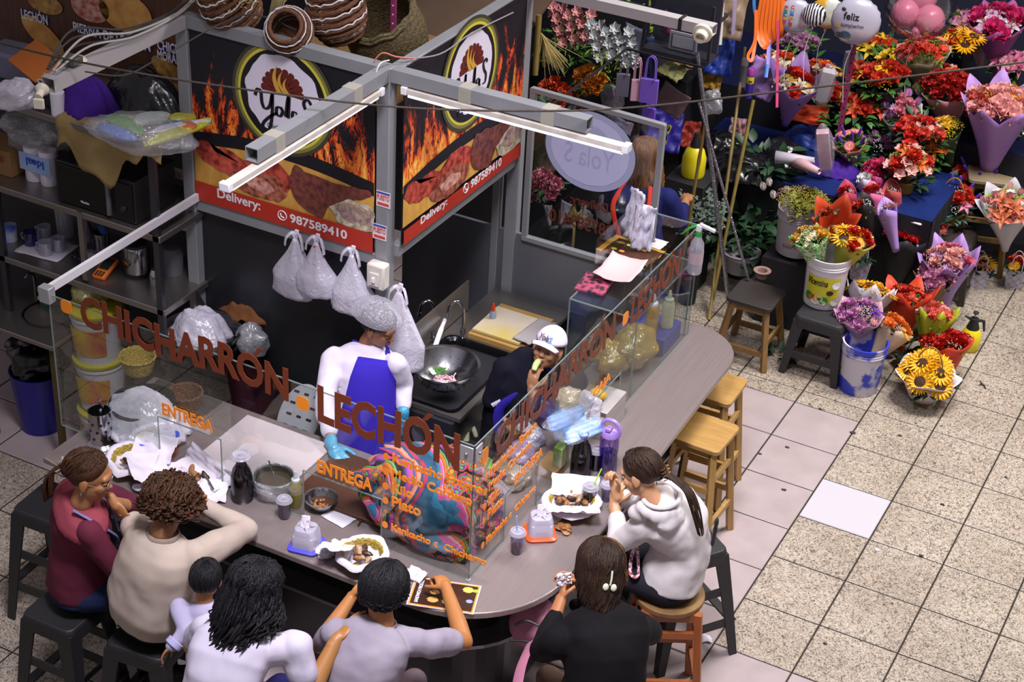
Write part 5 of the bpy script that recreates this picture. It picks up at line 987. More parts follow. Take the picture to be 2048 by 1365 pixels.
for i in range(34):
 a=rnd.uniform(0,6.28);r=.036*math.sqrt(rnd.random());q=c+V((r*math.cos(a),r*math.sin(a),.012+rnd.uniform(0,.009)))
 if cp is None:cp=tag(MB().ell((0,0,0),(.0085,.006,.004),None,8,6).build('corn_kernel',corn),'roasted corn kernel in the small steel bowl','corn kernel','roasted corn kernels in the bowl');cp.location=q
 else:dup(cp,q,(rnd.uniform(-.6,.6),rnd.uniform(-.6,.6),rnd.uniform(0,6)))
def flat(name,label,cat,pts,z,th,m,bev=.004,smooth=True):
 return tag(MB().prism([V((p.x,p.y,z)) for p in pts][::-1],(0,0,th)).build(name,m,bevel=bev,smooth=smooth),label,cat)
brd=mat('white_board','BDB0B4',.45,0,'B2A4A8',6,.8)
flat('cutting_board','large pale cutting board behind the front glass','cutting board',[V((-2.53,-1.21,0)),V((-1.98,-1.21,0)),V((-1.98,-.74,0)),V((-2.53,-.74,0))],1.003,.016,brd)
flat('wooden_board','dark wooden chopping board under the blue-gloved hand','cutting board',[V((-1.93,-1.20,0)),V((-1.40,-1.20,0)),V((-1.40,-.76,0)),V((-1.93,-.76,0))],1.003,.022,mat('dark_board','3A2012',.5,0,'4E2C18',5,.8,stretch=(1,6,1)))
q=at(655,1042,z1);mb=MB();sheet(mb,at(680,1035,z1)+V((0,0,.002)),(1,-.2,0),(.2,1,0),.15,.12,.003,2,6);tag(mb.build('paper_napkin',paper,solid=.001),'flat square napkin beside the steel corn bowl','napkin')
t=thing('sauce_packet','small clear packet with orange filling next to the corn bowl','packet',at(703,1020,z1));MB().box(at(703,1020,z1)+V((0,0,.008)),(.07,.05,.008)).build('film',bag_c,t,bevel=.003);MB().box(at(706,1024,z1)+V((0,0,.013)),(.04,.022,.004)).build('filling',mat('orange_fill','C86A3A',.5),t,bevel=.002)
tag(MB().tube([at(738,1000,z1+.02),at(728,1030,z1+.01),at(716,1052,z1+.008)],[.014,.018,.005],8,flat=.3).build('wooden_spatula',mat('dark_board','3A2012',.5)),'short brown wooden spatula left of the woven bundle','spatula')
# ---------------- Andean cloth bundle ----------------
def aguayo():
 m=bpy.data.materials.new('striped_aguayo');m.use_nodes=True;N=m.node_tree.nodes;L=m.node_tree.links;b=N['Principled BSDF'];b.inputs['Roughness'].default_value=.8
 tc=N.new('ShaderNodeTexCoord');mp=N.new('ShaderNodeMapping');mp.inputs['Rotation'].default_value=(.3,.2,.5);L.new(tc.outputs['Object'],mp.inputs[0])
 n=N.new('ShaderNodeTexNoise');n.inputs['Scale'].default_value=2.2;n.inputs['Detail'].default_value=1;L.new(mp.outputs[0],n.inputs['Vector'])
 sx=N.new('ShaderNodeSeparateXYZ');L.new(mp.outputs[0],sx.inputs[0]);a=N.new('ShaderNodeMath');a.operation='MULTIPLY_ADD';a.inputs[1].default_value=.5;L.new(n.outputs['Fac'],a.inputs[0]);L.new(sx.outputs['Y'],a.inputs[2])
 f=N.new('ShaderNodeMath');f.operation='MULTIPLY';f.inputs[1].default_value=3.9;L.new(a.outputs[0],f.inputs[0]);fr_=N.new('ShaderNodeMath');fr_.operation='FRACT';L.new(f.outputs[0],fr_.inputs[0])
 r=N.new('ShaderNodeValToRGB');r.color_ramp.interpolation='CONSTANT';L.new(fr_.outputs[0],r.inputs[0]);e=r.color_ramp.elements
 cols=['1E5A7A','2A7AA0','D85A9A','E8A0B0','C03A2A','E87A2A','3A8A3A','7AC070','1A1A20','5A2A7A','9A4AC0','D8489A','2A6A9A','E8602A','F0A08A','3A3AA0','1E6A4A','C82A5A','1A5A80']
 e[0].color=lin(cols[0]);e[0].position=0;e[1].color=lin(cols[1]);e[1].position=.12
 x=.2
 for k,c_ in enumerate(cols[2:]):q_=e.new(min(.99,x));q_.color=lin(c_);x+=.028+.04*((k*7)%3==0)
 # woven medallions on the dark band
 v=N.new('ShaderNodeTexVoronoi');v.inputs['Scale'].default_value=22;v.feature='F1';L.new(mp.outputs[0],v.inputs['Vector']);rr=N.new('ShaderNodeValToRGB');L.new(v.outputs['Distance'],rr.inputs[0]);ee=rr.color_ramp.elements;rr.color_ramp.interpolation='CONSTANT'
 ee[0].position=0;ee[0].color=lin('D8A020');ee[1].position=.25;ee[1].color=lin('B8281A')
 for p_,c_ in((.36,'4AB04A'),(.44,'7A2A9A'),(.52,'E85A3A'),(.62,'1A1416')):q_=ee.new(p_);q_.color=lin(c_)
 n3=N.new('ShaderNodeTexNoise');n3.inputs['Scale'].default_value=4.2;n3.inputs['Detail'].default_value=0;L.new(mp.outputs[0],n3.inputs['Vector']);g=N.new('ShaderNodeMath');g.operation='GREATER_THAN';g.inputs[1].default_value=.6;L.new(n3.outputs['Fac'],g.inputs[0])
 mx=N.new('ShaderNodeMix');mx.data_type='RGBA';L.new(g.outputs[0],mx.inputs[0]);L.new(r.outputs[0],mx.inputs[6]);L.new(rr.outputs[0],mx.inputs[7]);hs=N.new('ShaderNodeHueSaturation');hs.inputs['Value'].default_value=.62;L.new(mx.outputs[2],hs.inputs['Color']);L.new(hs.outputs[0],b.inputs['Base Color']);return m
ag=aguayo();t=thing('woven_bundle','bundle wrapped in bright striped Andean cloth inside the glass corner','bundle',(-1.15,-1.0,1.0))
mb=MB();cloud(mb,(-1.22,-1.0,1.17),(.34,.27,.20),3,.55,60,36,8);mb.ell((-1.2,-1.0,1.08),(.34,.29,.09));mb.build('wrapped_cloth',ag,t,remesh=.009,smo=3,auto=180)
for k,(c_,r_,az) in enumerate((((-1.36,-1.08,1.25),(.22,.07,.07),.5),((-1.06,-1.14,1.24),(.19,.06,.07),-.4),((-1.2,-.93,1.33),(.28,.09,.06),.2),((-1.08,-1.22,1.07),(.2,.06,.06),.1),((-1.4,-1.18,1.1),(.16,.07,.06),-.3))):mb=MB();cloud(mb,c_,r_,k,.7,40,16,8,Matrix.Rotation(az,3,'Z'));mb.build('cloth_fold',ag,t,auto=180)
kp=mat('kraft_paper','8A6E48',.7,0,'7A5E3A',6,.7,bump=.6,bscale=25);mb=MB();cloud(mb,(-1.56,-.92,1.05),(.09,.07,.05),6,1,26,16,9);tag(mb.build('kraft_bag',kp,auto=50),'crumpled brown paper bag at the left of the woven bundle','paper bag')
# ---------------- left end of the counter ----------------
c=at(272,800,1.12);bw=film('bag_bright_white','EEEAF6',.06,.25,1.0,14,.14)
def draped(name,label,c,rx,ry,h,m,seed,amp=.2,lob=5):
 c=V(c);mb=MB();rings=[];n=72
 for i in range(20):
  f=i/19;ring=[]
  for j in range(n):
   t_=2*PI*j/n;k=(f**.7)*(1+f*amp*noise.noise(V((math.cos(t_)*2+seed,math.sin(t_)*2,f)))+f*.10*noise.noise(V((math.cos(t_)*7,math.sin(t_)*7,seed))));z=h*(1-f**1.8)+.03*noise.noise(V((math.cos(t_)*4*f,math.sin(t_)*4*f,seed)))+.014*abs(noise.noise(V((math.cos(t_)*9*f,math.sin(t_)*9*f,seed+2))))
   ring.append(c+V((rx*k*math.cos(t_),ry*k*math.sin(t_),z)))
  rings.append(ring)
 mb.loft(rings,0,False);return mb.build(name,m,auto=60,solid=.002)
c=at(285,858,1.04);c.z=1.03;tag(draped('plastic_sheet','',c+V((-.02,.03,0)),.27,.20,.20,bw,5),'large crinkled white plastic bag draped over containers at the left end','plastic bag')
bm_=mat('black_tub','121216',.35);tag(MB().lathe([(.001,0),(.16,0),(.17,.15),(.175,.16),(.165,.16),(.155,.01),(.001,.008)],c+V((-.04,.06,-.025)),30).build('black_tub',bm_),'black tub under the draped white plastic bag','tub')
flat('steel_tray','wide flat steel tray under the draped plastic bag','tray',[V((-3.15,-1.2,0)),V((-2.72,-1.2,0)),V((-2.72,-.70,0)),V((-3.15,-.70,0))],1.002,.008,steel,.002)
def slotted(name,label,c,m,w_=.19,d=.14,h=.05,rz=0,cat='basket'):
 c=V(c);Rm=Matrix.Rotation(rz,3,'Z');t=thing(name,label,cat,c);mb=MB();mb.loft([[c+Rm@V((q.x,q.y,z)) for q in rrect(0,0,a,b,.03)] for a,b,z in((w_*.75,d*.75,0),(w_*.98,d*.98,h),(w_*1.04,d*1.04,h),(w_*1.04,d*1.04,h-.006),(w_*.97,d*.97,h-.01),(w_*.72,d*.72,.004))],cap=False);mb.prism([c+Rm@q for q in rrect(0,0,w_*.75,d*.75,.03)][::-1],(0,0,.003));mb.build('body',m,t)
 pr=rrect(0,0,w_*.87,d*.87,.03,0,3);
 for k in range(len(pr)):
  a,b=pr[k],pr[(k+1)%len(pr)];L_=(b-a).length;nn=max(1,int(L_/.012))
  for j in range(nn):q=a.lerp(b,(j+.5)/nn);d_=q.normalized();MB().bar(c+Rm@V((q.x*.93,q.y*.93,h*.2)),c+Rm@V((q.x*1.1,q.y*1.1,h*.8)),.004,.004).build('rib',m,t,smooth=False)
 return t
slotted('plastic_basket','red-orange slotted plastic basket under the blue one',at(318,905,1.005),mat('orange_plastic','C8401E',.4),rz=.5);slotted('plastic_basket','blue slotted plastic basket stacked on the red-orange one',at(318,905,1.005)+V((0,.01,.035)),mat('blue_plastic','4A62D0',.4),rz=.5)
q=at(275,712,1.12);basket('round_basket','yellow round wicker basket leaning behind the draped plastic bag',V((q.x,q.y,1.02)),.10,.10,straw_y);q=at(372,800,1.06);basket('round_basket','brown wicker basket right of the draped plastic bag',V((q.x,q.y,1.01)),.09,.10,straw_b)
bagthing('plastic_bag','small white plastic bag by the slotted plastic baskets','plastic bag',at(262,880,1.04),(.06,.06,.05),bag_w,12)
# ---------------- inside the stall ----------------
t=thing('stock_pot','big stock pot with steel rim behind the glass word, a white bag on top','pot',(-3.02,-.42,.4));c=at(400,658,1.06);c=V((c.x,c.y,.45));MB().lathe([(.001,0),(.2,0),(.21,.02),(.21,.52),(.001,.5)],c,40).build('pot',mat('pot_dark','2A2A2E',.3,.9),t)
MB().lathe([(.16,.52),(.2,.53),(.235,.60),(.24,.61),(.228,.61),(.2,.545),(.001,.54)],c,44).build('colander_rim',bowl_m,t);MB().box(c+V((.0,.0,-.2)),(.44,.44,.5)).build('stove',steel_dk,t,smooth=False)
tag(draped('plastic_bag','',c+V((0,.0,.56)),.19,.16,.17,bag_w,15),'crumpled white plastic bag heaped in the big pot','plastic bag')
q=at(505,610,1.1);br=mat('brown_cloth','5A3214',.8,0,'7A4A1E',8,.8,bump=.4,bscale=30);tag(draped('brown_sack','',q+V((0,0,-.04)),.2,.15,.13,br,22),'brown cloth sack slumped behind the big pot','sack')
bagthing('plastic_bag','small grey-white plastic bag below the brown sack','plastic bag',at(505,680,1.0),(.10,.08,.1),bag_c,8)
# grey slotted plate
q=at(600,835,.86);t=thing('slotted_chair_back','grey slotted plastic chair back left of the cook, behind the glass','chair',q);mb=MB();n=40;Mq=Matrix.Rotation(.9,3,'X');mb.prism([q+Mq@V((.13*math.cos(2*PI*k/n),.19*math.sin(2*PI*k/n),0)) for k in range(n)],Mq@V((0,0,.015)));mb.build('plate',grey_p,t,bevel=.004)
for i in range(5):
 for j in(-1,0,1):MB().prism([q+Mq@(V((.065*j,-.13+.065*i,.0155))+z_) for z_ in rrect(0,0,.035 if j else .03,.014,.005)],Mq@V((0,0,.0015))).build('slot',black_m,t,smooth=False)
 # sink with two swan-neck taps
t=thing('kitchen_sink','steel sink bench with black basin behind the two workers','sink',(-1.85,.45,0));bx0,bx1,by0,by1=-2.16,-1.62,-.02,1.38
mb=MB();zt=.9
for(x0,y0,x1,y1) in((bx0,by0,bx1,.02),(bx0,.72,bx1,by1),(bx0,.02,-2.10,.72),(-1.68,.02,bx1,.72)):mb.box(((x0+x1)/2,(y0+y1)/2,zt-.012),(x1-x0,y1-y0,.024))
mb.build('bench_top',steel,t,smooth=False);mb=MB();mb.loft([[V((q.x,q.y,z)) for q in rrect(-1.89,.37,w_,d_,.06)] for w_,d_,z in((.44,.72,.905),(.46,.74,.91),(.43,.71,.912),(.40,.68,.895),(.37,.64,.72),(.001,.001,.71))],cap=False);mb.build('basin',mat('basin_dark','2E2E34',.25,.9),t)
MB().box((-2.17,.5,1.0),(.012,1.1,.22)).build('splashback',steel,t,smooth=False);MB().box((-1.9,.6,.44),(.5,1.3,.86)).build('cabinet',steel_dk,t,smooth=False)
def tap(c,d,p):
 c=V(c);d=V(d);mb=MB();mb.tube(spl([c,c+V((0,0,.16)),c+d*.04+V((0,0,.23)),c+d*.10+V((0,0,.22)),c+d*.12+V((0,0,.16))],6),.010,10);mb.cyl(c+d*.12+V((0,0,.165)),c+d*.12+V((0,0,.14)),.014);mb.build('spout',chrome,p);mb=MB();mb.cyl(c-V((0,0,.005)),c+V((0,0,.04)),.018);mb.tube([c+V((0,0,.02)),c+V((.04,-.07,.02)),c+V((.06,-.1,.03))],.012,8);mb.cyl(c+V((.045,-.085,.02)),c+V((.045,-.085,.08)),.008);mb.build('valve',chrome,p)
for n_,(q,d) in enumerate(((at(868,668,.9),(-.5,-.6,0)),(at(925,670,.9),(-.6,-.5,0)))):t2=thing('swan_neck_tap',('left' if n_==0 else 'right')+' chrome swan-neck tap at the back of the black sink','tap',q);tap(V((q.x,q.y,.9)),d,t2)
c=at(888,762,.96);c.z=.93;t=thing('colander','large steel colander of sliced onion and mint in the sink','colander',c);MB().lathe([(.001,0),(.08,0),(.15,.06),(.192,.145),(.203,.148),(.187,.142),(.145,.062),(.075,.006),(.001,.005)],c,44).build('bowl',bowl_m,t)
for k in range(60):a=2*PI*(k%20)/20+(k//20)*.15;r_,z_=((.12,.035),(.145,.06),(.163,.09))[k//20];d=V((math.cos(a),math.sin(a),0));MB().cyl(c+d*(r_-.006)+V((0,0,z_+.004)),c+d*(r_+.008)+V((0,0,z_-.004)),.003,n=6).build('perforation',black_m,t)
rnd=random.Random(9);on=mat('sliced_onion','C8909A',.4,0,'D8B8C0',20,.6);mb=MB()
for k in range(60):a=rnd.uniform(0,6.28);r=.06*math.sqrt(rnd.random());q=c+V((.02+r*math.cos(a),r*math.sin(a)-.02,.03+rnd.uniform(0,.025)));d=V((rnd.uniform(-1,1),rnd.uniform(-1,1),rnd.uniform(-.3,.3)));mb.tube([q-d*.03,q+V((0,0,.012)),q+d*.03],.0035,5)
o=mb.build('sliced_onion',on);tag(o,'heap of pink sliced onion in the colander','onion');o['kind']='stuff'
def leafmesh(mb,q,d,up,L_,w_,mi=0,bend=.2,n=5):
 d=V(d).normalized();s_=d.cross(V(up));s_=s_.normalized() if s_.length>1e-4 else V((1,0,0));u=s_.cross(d);vs=[];
 for i in range(n+1):t_=i/n;w=w_*math.sin(PI*(t_**.8))*.5+.0004;c_=V(q)+d*(L_*t_)-u*(bend*L_*t_*t_);vs+=[c_-s_*w+u*w*.25,c_,c_+s_*w+u*w*.25]
 fs=[]
 for i in range(n):a=i*3;fs+=[(a,a+1,a+4,a+3),(a+1,a+2,a+5,a+4)]
 mb.add(vs,fs,mi)
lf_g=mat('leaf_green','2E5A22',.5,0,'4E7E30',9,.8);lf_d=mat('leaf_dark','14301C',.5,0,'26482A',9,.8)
mb=MB()
for k in range(14):a=rnd.uniform(0,6.28);leafmesh(mb,c+V((-.05+rnd.uniform(-.02,.03),.02+rnd.uniform(-.03,.03),.06)),(math.cos(a),math.sin(a),.3),(0,0,1),.04,.022)
tag(mb.build('mint_sprig',lf_g,auto=180),'sprig of dark green mint leaves in the colander','herb')
yb=mat('stained_board','C8BEB8',.5,0,'BCA860',2.2,.3);flat('cutting_board','white cutting board with a yellow stain beside the sink taps','cutting board',[V((-2.0,.80,0)),V((-1.68,.80,0)),V((-1.68,1.12,0)),V((-2.0,1.12,0))],.93,.02,yb);tag(MB().box((-1.83,.98,.915),(.36,.42,.028)).build('wooden_block',wood_l),'wooden block under the stained cutting board','block')
mb=MB();sheet(mb,(-1.66,.96,.956),(.1,1,0),(-1,.1,0),.3,.12,.006,3,10);tag(mb.build('grey_cloth',mat('grey_cloth','9A9496',.9),solid=.006),'grey cloth folded over the edge of the stained board','cloth')
bottle('glue_bottle','slim pale bottle with a red cap at the rear wall',at(985,650,.9),[(.001,0),(.02,0),(.02,.09),(.012,.1)],mat('pale_blue_plastic','8A98A8',.4),cap=([(.013,.1),(.013,.12),(.006,.15),(.001,.152)],mat('red_cap','C83A1E',.4)));tag(MB().tube(spl([at(868,700,.93),at(882,660,.98),at(890,640,1.0)],5),[.016]*6+[.012]*5,10).build('white_scraper',white_p),'white plastic handle standing beside the taps','scraper')
gl=mat('work_glove','6A6A52',.9,0,'8A8A70',14,.6)
for k,(u,v,dx,dy) in enumerate(((925,838,.05,-.1),(945,812,.12,-.03))):
 mb=MB();q=at(u,v,.72);hand(mb,q,(dx,dy,-.02),(0,0,-1),1,(.3,.4,.3,.5),1.1,.2,.1,.004);capsule(mb,q-V((dx,dy,0))*.8,q,.045,.035);tag(mb.build('work_glove',gl,remesh=.006,smo=2),('nearer' if k==0 else 'farther')+' olive grey work glove below the sink','glove')
tag(MB().box((-1.62,-.02,.35),(.35,.3,.66)).build('dark_crate',mat('dark_crate','17171B',.6),bevel=.01),'dark crate below the sink carrying the work gloves','crate')
# hanging white bags
def hang_bag(label,top,w_,h,seed,tiem=None):
 top=V(top);t=thing('hanging_bag',label,'plastic bag',top,0,None);rings=[];n=44
 for i in range(22):
  f=i/21;r=w_*(.10+.9*min(1,(f*1.6))**1.1)*(1 if f<.93 else(1-f)*8+.44);ring=[]
  for j in range(n):t_=2*PI*j/n;k=1+.28*noise.noise(V((math.cos(t_)*1.6+seed,math.sin(t_)*1.6,f*2)))+.12*abs(noise.noise(V((math.cos(t_)*5,math.sin(t_)*5,f*1.5+seed))));ring.append(top+V((r*k*math.cos(t_),r*.55*k*math.sin(t_),-h*f)))
  rings.append(ring)
 MB().loft(rings).build('bag',bag_w,t,auto=180);mb=MB()
 for k in(-1,1):mb.tube(spl([top+V((0,0,-.02)),top+V((k*.02,.01,.03)),top+V((k*.05,-.01,.0)),top+V((k*.06,-.012,-.05))],4),[.006]*3+[.012]*10,6,flat=.4)
 mb.build('handle_loop',bag_w,t)
 if tiem:MB().tube([top+V((.01*math.cos(a),.01*math.sin(a),-.02)) for a in range(6)],.006,6).build('tie',tiem,t)
 MB().box(top+V((0,.02,.03)),(.025,.01,.035)).build('hook',white_p,t,bevel=.003)
hang_bag('left of the white bags hanging below the banner',aty(590,478,-.07),.135,.37,1);hang_bag('white bag hung with a red and green tie below the banner',aty(632,486,-.09),.12,.33,2,mat('tie_red','B83A2A',.6));hang_bag('white bag hanging beside the switch box',aty(703,510,-.08),.13,.36,3);hang_bag('long white bag hanging behind the cook, under the centre post',aty(782,585,-.06)+V((.02,.05,-.02)),.15,.48,4)
# ---------------- steel shelving at the left ----------------
t=thing('shelving_unit','steel shelving unit with three shelves left of the banners','shelf',(-4.1,-.1,0))
for z in(1.23,1.70,2.25):MB().box((-4.2,-.1,z-.02),(1.72,.58,.04)).build('shelf',steel,t,bevel=.004)
for x in(-3.37,-4.53):MB().box((x,-.375,1.55),(.04,.03,1.42)).build('post',steel_dk,t)
for x in(-3.37,-4.53):MB().box((x,.16,1.1),(.04,.03,2.2)).build('post',steel_dk,t)
MB().box((-3.9,-.385,1.48),(.035,.02,.44)).build('post',steel,t)
t=thing('sink_bench','steel sink bench with a round basin at the far left','sink',(-4.3,-.2,0));mb=MB();mb.box((-4.35,-.2,.835),(.62,.74,.03));mb.build('bench_top',steel,t,bevel=.004)
MB().lathe([(.17,.002),(.165,.006),(.155,.004),(.14,-.1),(.001,-.12)],(-4.3,-.28,.852),36).build('basin',mat('basin_steel','3A3C40',.2,.95),t)
for x,y in((-4.08,-.52),(-4.62,-.52),(-4.08,.14)):MB().box((x,y,.41),(.035,.035,.82)).build('leg',mat('worn_leg','6A5A2E',.5,.5,'3A342A',6,.6),t)
q=at(72,590,.85);t2=thing('small_tap','small chrome tap with a cross handle at the round basin','tap',q);mb=MB();mb.tube(spl([q,q+V((0,0,.12)),q+V((0,-.03,.17)),q+V((0,-.08,.15))],5),.009,8);mb.build('spout',chrome,t2);mb=MB();mb.bar(q+V((-.025,0,.2)),q+V((.025,0,.2)),.008,.008);mb.bar(q+V((0,-.025,.2)),q+V((0,.025,.2)),.008,.008);mb.cyl(q+V((0,0,.16)),q+V((0,0,.2)),.006);mb.build('cross_handle',chrome,t2)
q=at(95,605,.85);t2=thing('paste_tub','green and yellow dish paste tub beside the small tap','tub',q);MB().lathe([(.001,0),(.042,0),(.05,.1),(.052,.11),(.046,.11),(.001,.1)],q,26).build('tub',mat('tub_green','1E6A42',.4),t2);MB().lathe([(.049,.078),(.0525,.082),(.0535,.108),(.05,.11)],q,26).build('yellow_band',mat('tub_yellow','D8C030',.4),t2);mb=MB();put(mb,txt('Andin',1,.02,.002),q+V((-.03,-.051,.035)),(1,0,0),(0,0,1),fit=(.06,.03));mb.build('label_text',white_p,t2,smooth=False)
q=at(85,850,0);t2=thing('waste_bin','dark blue plastic bin with a black liner under the sink bench','bin',q);MB().lathe([(.001,0),(.13,0),(.165,.40),(.17,.42),(.16,.42),(.125,.02),(.001,.01)],q,32).build('bin',mat('bin_blue','1A1878',.4),t2);mb=MB();cloud(mb,q+V((0,0,.50)),(.18,.17,.14),4,.7,40,24,8);mb.build('black_liner',mat('bin_bag_black','101014',.22,0,bump=.6,bscale=20),t2,auto=180)
crumple('crumpled mauve plastic on top of the dark blue bin',q+V((.02,-.02,.60)),.07,21,None,film('mauve_film','8A6A78',.2,.25,1,30,.1),'plastic_scrap','plastic bag')
wbk=mat('bucket_white','BDB9BE',.4);ylid=mat('lid_yellow','B0A420',.4)
for k,z in enumerate((0,.36,.70)):
 q=V((-3.93,-.30,z));t2=thing('sauce_bucket',('lowest','middle','topmost')[k]+' of the stacked white buckets behind the left end of the front glass','bucket',q,0,'stack of white buckets');MB().lathe([(.001,0),(.13,0),(.145,.28),(.152,.285),(.152,.3),(.146,.305),(.152,.31),(.152,.32),(.001,.32)],q,36).build('bucket',wbk,t2)
 MB().lathe([(.153,.31),(.157,.315),(.157,.335),(.14,.34),(.001,.337)],q,36).build('lid',ylid,t2);MB().grid(lambda a,b:q+V(((.139+.012*b)*math.cos(-2.4+1.9*a),(.139+.012*b)*math.sin(-2.4+1.9*a),.06+.18*b)),16,2).build('label',mat('label_yellow','C8A81E',.5,0,'A83A1E',3,.2),t2)
bagthing('plastic_bag','clear bag of pale vegetables on the top white bucket','plastic bag',(-3.95,-.3,1.12),(.10,.10,.07),film('veg_film','A8A05A',.35,.2,1,30,.14),33)
# things on the three shelves
def box(name,label,cat,c,d,m,rz=0,bev=.004,p=None):
 o=MB().box((0,0,d[2]/2),d).xf(Matrix.Rotation(rz,3,'Z')).xf(Matrix.Translation(V(c))).build(name,m,p,bevel=bev);return tag(o,label,cat) if p is None else o
card=mat('cardboard','9A7448',.8,0,'8A6840',6,.6)
q=at(12,345,1.701);o=box('cardboard_box','cardboard box with red lettering at the left edge of the middle shelf','box',q+V((-.05,.06,0)),(.26,.2,.16),card);mb=MB();put(mb,txt('IMG',1,.03,.001),q+V((-.10,-.044,.09)),(1,0,0),(0,0,1),fit=(.13,.035));mb.build('printed_letters',mat('red_print','9A2A1E',.6),o,smooth=False)
q=at(75,368,1.701);t2=thing('tissue_roll_pack','blue and white pack of paper rolls beside the microwave','paper roll pack',q)
for dx in(-.055,.055):MB().lathe([(.001,0),(.054,0),(.056,.01),(.056,.2),(.05,.21),(.018,.212),(.001,.2)],q+V((dx,.05,0)),26).build('paper_roll',paper,t2)
MB().box(q+V((0,-.0075,.13)),(.225,.002,.11)).build('printed_wrap',mat('wrap_blue','7A9AD0',.3,0,'A8BCE0',5,.6),t2);mb=MB();put(mb,txt('Ideal',1,.03,.001),q+V((.07,-.0095,.16)),(-1,0,0),(0,0,-1),fit=(.13,.05));mb.build('printed_letters',mat('print_blue','2A4AA0',.5),t2,smooth=False)
bagthing('plastic_bag','clear bags of bread above the tissue pack','plastic bag',at(55,275,1.93)+V((0,.08,0)),(.24,.13,.11),bag_c,41)
mwx=-3.78;t2=thing('microwave','black microwave oven on the middle shelf under brown paper','microwave',(mwx,-.2,1.7));MB().box((mwx-.03,-.17,1.835),(.56,.36,.26)).build('casing',black_p,t2,bevel=.006);MB().box((mwx-.11,-.355,1.835),(.36,.012,.23)).build('door',mat('door_glass','08080A',.12),t2,bevel=.003);MB().box((mwx+.085,-.375,1.835),(.022,.025,.21)).build('handle',mat('handle_grey','7A7A80',.3,.5),t2,bevel=.005);MB().box((mwx+.175,-.354,1.835),(.13,.008,.22)).build('control_panel',mat('panel_black','101014',.25),t2);mb=MB();put(mb,txt('Wurden',1,.02,.001),(mwx-.13,-.362,1.745),(1,0,0),(0,0,1),fit=(.06,.014));mb.build('badge',white_p,t2,smooth=False)
MB().lathe([(.001,0),(.018,0),(.016,.012),(.001,.012)],(mwx+.175,-.358,1.79),18,Matrix.Rotation(R(90),3,'X')).build('dial',mat('dial','3A3A40',.3,.4),t2)
kp2=mat('kraft_sheet','9A8250',.75,0,'8A7244',4,.7,bump=.5,bscale=16);mb=MB();mb.grid(lambda a,b:V((-4.02+.72*a+.03*b,-.02-.36*min(b,.55)/.55-.045*max(0,b-.5)*2-.03*noise.noise(V((a*4,b*4,1))),2.275-.32*max(0,b-.5)*2*(.6+.4*noise.noise(V((a*5,0,7)))*1.5+.3*math.sin(a*5))+.015*noise.noise(V((a*5,b*5,0))))),26,20);tag(mb.build('kraft_paper',kp2,solid=.002,auto=180),'brown kraft paper hanging over the microwave from the top shelf','paper sheet')
# top shelf
zz=2.251
q=at(262,232,zz);tag(draped('black_bag','',q+V((.0,.12,0)),.27,.17,.24,mat('bin_bag_black','101014',.22),51),'large glossy black plastic bag on the top shelf','plastic bag')
t2=thing('plastic_pack_bundle','clear bundle of green, blue, yellow and white plastic packs on brown paper','plastic bundle',at(260,275,zz+.03))
for k,(u,v,du,dv,r,c_) in enumerate(((205,255,60,20,.04,'6A8AD8'),(225,235,50,30,.055,'6AA040'),(270,245,60,-15,.05,'C0C8C0'),(300,285,110,-40,.04,'C8C83A'),(310,265,100,-20,.04,'D8D8E0'),(345,240,40,-5,.045,'B8B048'),(350,262,40,-10,.045,'D07850'),(330,255,40,-10,.035,'4A7AC8'))):
 a,b=at(u,v,zz+.09+.01*(k%3)),at(u+du,v+dv,zz+.09);q_=MB();cloud(q_,(a+b)/2,(r*1.1,r*.62,(b-a).length*.62),k,.5,20,14,6,basis(a,b));q_.build('pack',film('pack_'+c_,c_,.12,.3,1,26,.08),t2,auto=180)
mb=MB();cloud(mb,at(285,268,zz+.10),(.3,.17,.09),7,.4,44,24,8,Matrix.Rotation(.2,3,'Z'));mb.build('clear_wrap',bag_x,t2,auto=180)
tag(draped('purple_cloth','',at(165,235,zz)+V((-.02,.08,0)),.19,.14,.2,cloth('purple_cloth','3E1E78','4A2A90'),61),'purple cloth bundled beside the black bag on the top shelf','cloth');bagthing('plastic_bag','knotted white plastic bag at the left of the top shelf','plastic bag',at(32,190,zz+.07),(.11,.10,.09),bag_w,63)
box('grey_case','pale grey plastic case under the orange envelope','case',at(30,165,zz)+V((-.05,.1,0)),(.34,.22,.16),mat('case_grey','6E6E84',.5),.1,.02)
o=MB().box((0,0,0),(.30,.20,.012)).xf(Euler((.45,.1,-.35)).to_matrix()).xf(Matrix.Translation(at(72,122,zz+.2))).build('envelope',mat('envelope_orange','B8621A',.6));tag(o,'orange envelope tilted over the grey case','envelope')
q=at(92,210,zz);t2=thing('cable_spool','black appliance with a tangle of grey cables at the end of the top shelf','appliance',q);MB().box(q+V((0,.05,.06)),(.17,.14,.12)).build('casing',black_p,t2,bevel=.01);mb=MB();rnd=random.Random(2)
for k in range(6):mb.tube(spl([q+V((rnd.uniform(-.06,.06),rnd.uniform(-.04,.06),.13+rnd.uniform(0,.05))) for _ in range(6)],5),.005,6)
mb.build('cable_tangle',mat('cable_grey','A8A4A0',.5),t2,auto=180)
bottle('white_canister','white cylinder lying by the cable tangle',at(118,228,zz),[(.001,0),(.04,0),(.04,.13),(.001,.135)],white_p,cat='canister')
